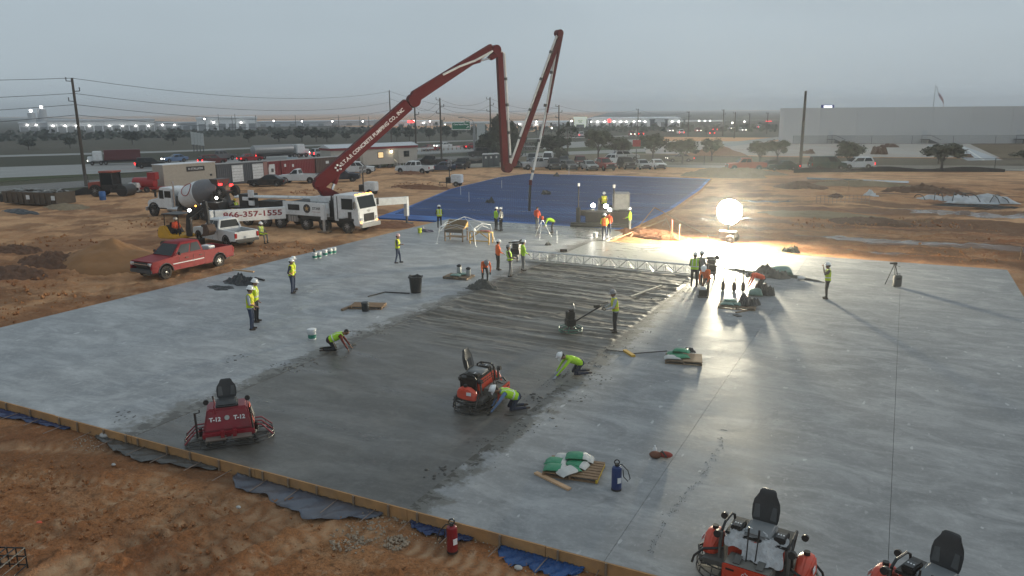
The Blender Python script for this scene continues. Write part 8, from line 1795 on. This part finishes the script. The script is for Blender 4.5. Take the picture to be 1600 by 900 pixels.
heap(655, 294, 10, 3, .45, 'low red berm along the left side of the blue sheet', REDD, 6, 1.); heap(597, 352, 6, 5, .3, 'red dirt patch in front of the pump truck cab', REDD, 7, .8); heap(1130, 276, 12, 5, 1.3, 'tan earth heap at the far right corner of the blue sheet', TAND, 8, .5); heap(1165, 272, 12, 5, .9, 'second tan earth heap behind the lamp glow', TAND, 9, .5); heap(1250, 295, 7, 3, .9, 'dark green brown lump heap right of the lamp glow', DARKD, 10, .5); heap(1345, 290, 12, 4, .7, 'long brown earth heap in the right field', TAND, 11, .7); heap(1440, 302, 9, 3.5, .9, 'dark earth heap in the middle of the right field', DARKD, 12, .9); heap(1305, 311, 2.5, 1.6, .6, 'small dark mound in the right field', DARKD, 13, .6); heap(1360, 348, 7, 2.6, .5, 'dark dirt heap in front of the right field', DARKD, 14, .8); heap(1285, 338, 12, 3, .5, 'broad tan bank right of the glaring lamp', TAND, 15, .6); heap(1120, 244, 14, 5, 2.1, 'reddish earth mound behind the side street oaks', mat('mound_red', (.25, .14, .09), .95, var=.2), 16, .2)
heap(1010, 366, 6, 3, .45, 'orange brown rubble heap between the lamp and the laser screed', REDD, 17, 1.1); heap(1035, 372, 5, 1.2, .3, 'low rubble strip along the far slab edge', REDD, 18, 1.2); heap(640, 272, 6, 2.5, .5, 'reddish dirt heap in front of the office trailer', REDD, 19, .7); heap(267, 305, 2., 1.2, .3, 'small dirt heap by the red tank trailer', TAND, 20, .9); heap(30, 332, 6, 1.6, .4, 'dark sheet covered bank at the far left', BT, 21, .5, 'covered_bank', 'bank')
# white wrapped heap at far right
p = GD(1508, 316)
V = []; 
o = crumple(1508, 322, (8.2, 2.6), 'long heap wrapped in white plastic with black ropes in the right field', mat('white_wrap', (.50, .52, .54), .45, var=.45, scale=2.2, bump=.9, bscale=4), .95, 31, 'wrapped_heap', 'wrapped heap', base=Vector((p.x, p.y, gz(p.x, p.y)))); mb = MB(); rg = random.Random(3)
for i in range(10):
    x = -3.6+i*.8; a = rg.uniform(-.6, .6); mb.tube([(x+a*k*.5, -1.3+2.6*k/6, .22+.72*math.sin(math.pi*k/6)**.6*max(.1, (1-(x/4.3)**2))**.5) for k in range(7)], .045, 5)
mb.obj('rope', BK, o); crumple(1520, 326, (7, 1.0), 'dark sheet at the foot of the white wrapped heap', BT, .3, 33, base=Vector((GD(1530, 324).x, GD(1530, 324).y, gz(20, 80)+.03)))
crumple(1360, 306, (1.6, 1.), 'small white plastic bundle in the right field', mat('white_wrap', (.50, .52, .54), .45), .7, 34, 'plastic_bundle', 'bundle', base=GD(1360, 307))
for i, (x, y, w_) in enumerate(((1435, 303, .5), (1372, 297, .2))): pass
# timber frames, stakes in the field
def stake(px, py, h, label, m=None, r=.03): p = GD(px, py); o = MB().cyl((0, 0, -.1), (0, 0, h), r, n=6).obj('stake', m or M_('wood'), None); o.location = (p.x, p.y, gz(p.x, p.y)); tag(o, label, 'stake', 'site stakes')
stake(1049, 375, 1.5, 'orange marker post near the rubble strip', M_('orange'), .05); stake(1061, 377, 1.25, 'thin pale post right of the orange marker post'); stake(1325, 300, 1.3, 'left upright of the timber marker in the right field'); stake(1594, 404, .7, 'short stake at the far right slab corner'); stake(733, 318, 1.2, 'white marker stake standing on the blue sheet', WH, .025); stake(720, 307, 1.2, 'farther white marker stake standing on the blue sheet', WH, .025); stake(784, 296, 1.1, 'white marker stake near the middle of the blue sheet', WH, .025); stake(889, 275, 1.4, 'white stake at the far edge of the blue sheet', WH, .03)
for i, (px, py) in enumerate(((766, 317), (853, 304), (870, 276))): crumple(px, py, (1.1, .8), ['dark bundle on the blue sheet above the lime shirted worker', 'dark bundle on the blue sheet left of the laser screed', 'small dark bundle at the far edge of the blue sheet'][i], BT, .6, 40+i, 'bundle', 'bundle')
def rebar_fence(px0, px1, py, label):
    a, b = GD(px0, py), GD(px1, py); t = thing('rebar_cage', label, 'rebar cage', (a.x, a.y, gz(a.x, a.y))); d = b-a; n_ = 14; RBM = mat('rebar', (.22, .17, .14), .6, .4)
    for i in range(n_): p = d*i/(n_-1); MB().cyl((p.x, p.y, 0), (p.x, p.y, .95), .02, n=5).obj('upright', RBM, t)
    for z in (.3, .6, .9): MB().cyl((0, 0, z), (d.x, d.y, z), .018, n=5).obj('rail', RBM, t)
rebar_fence(1275, 1358, 320, 'low rusty rebar cage in front of the right field puddles')
def lath(pts, label): 
    P_ = [GD(x, y)+Vector((0, 0, z)) for x, y, z in pts]; o = MB().tube(P_, .045, 5).obj('timber_frame', M_('wood')); tag(o, label, 'timber')
lath([(985, 372, .1), (1022, 340, .9), (1102, 368, .1)], 'crossed timber props on the rubble heap by the lamp'); lath([(1283, 292, .8), (1317, 291, .8), (1325, 295, .8)], 'thin timber rail in the right field'); lath([(960, 376, .12), (1040, 352, .5), (1035, 360, .4)], 'loose timber stack left of the lamp')
for i, (px, py, w_, h_) in enumerate(((1372, 241, 3, 2.2), (1290, 250, 2.5, .9), (1262, 240, 3, 1), (1388, 230, 4, 1), (1505, 246, 3, .8))): crumple(px, py, (w_, 1.6), ['rusty box shaped scrap on the pale pad', 'low dark scrap on the pale pad behind the green van', 'dark scrap lump behind the thick bare pole', 'far dark scrap near the big wall fence', 'dark clod line beside the fresh concrete lane'][i], DARKD, h_, 60+i, 'scrap_heap', 'scrap', base=G(px, py, -.08))
quadsheet('puddle', [(1395, 296), (1440, 291), (1462, 293), (1425, 300)], -.02, mat('pad_wet', (.36, .34, .33), .15, var=.1), 'pale wet pad in the middle of the right field'); quadsheet('road', [(1260, 277), (1420, 283), (1420, 286), (1262, 280)], -.03, mat('pad_wet', (.36, .34, .33), .15), 'pale wet strip across the right field')
o = MB().tube([GD(835, 432)+Vector((0, 0, .2)), GD(870, 441)+Vector((0, 0, .2)), GD(930, 447)+Vector((0, 0, .2))], .03, 5).obj('cable', BK); tag(o, 'black cable trailing over the rough strip from the truss end', 'cable')
for i, (px, py, s) in enumerate(((164, 686, .12), (62, 822, .06), (178, 730, .05), (373, 797, .05), (810, 893, .07))):
    p = GD(px, py); o = MB().sph((0, 0, s*.6), (s*1.4, s, s*.7)).obj('litter', mat('dull_white', (.4, .39, .37), .7) if i != 1 else M_('orange'), None, True); o.location = (p.x, p.y, gz(p.x, p.y)+.05); tag(o, ['white crushed cup below the form board corner', 'small orange scrap at the bottom left', 'white pebble like scrap left of the form boards', 'white scrap in the dirt below the grey sheet', 'pale plastic scrap at the bottom edge'][i], 'litter')
p = GD(-12, 905); t = thing('sedge_clump', 'dark wire basket and weeds cut off at the bottom left corner', 'wire basket', (p.x, p.y, gz(p.x, p.y)), .4); mb = MB()
for i in range(6): mb.tube([(-.5+i*.2, -.4, 0), (-.5+i*.2, -.4, .5), (-.5+i*.2, .4, .5), (-.5+i*.2, .4, 0)], .018, 5)
for z in (.1, .3, .5): mb.tube([(-.5, -.4, z), (.5, -.4, z), (.5, .4, z), (-.5, .4, z)], .018, 5, closed=True)
mb.obj('basket', BK, t)
finish_people()
# ---------------------------------------------------------------- the air
hz = bpy.data.materials.new('haze'); hz.use_nodes = True; n = hz.node_tree; n.nodes.clear()
ho = n.nodes.new('ShaderNodeOutputMaterial'); hv = n.nodes.new('ShaderNodeVolumePrincipled')
hv.inputs['Color'].default_value = (.93, .96, 1, 1); hv.inputs['Density'].default_value = .00055; hv.inputs['Anisotropy'].default_value = .6
n.links.new(hv.outputs[0], ho.inputs['Volume'])
o = MB().bb(-2600, 2600, -1200, 3000, -1.6, 36).obj('haze', hz); o['kind'] = 'stuff'; o['label'] = 'thin grey evening haze over the whole site'
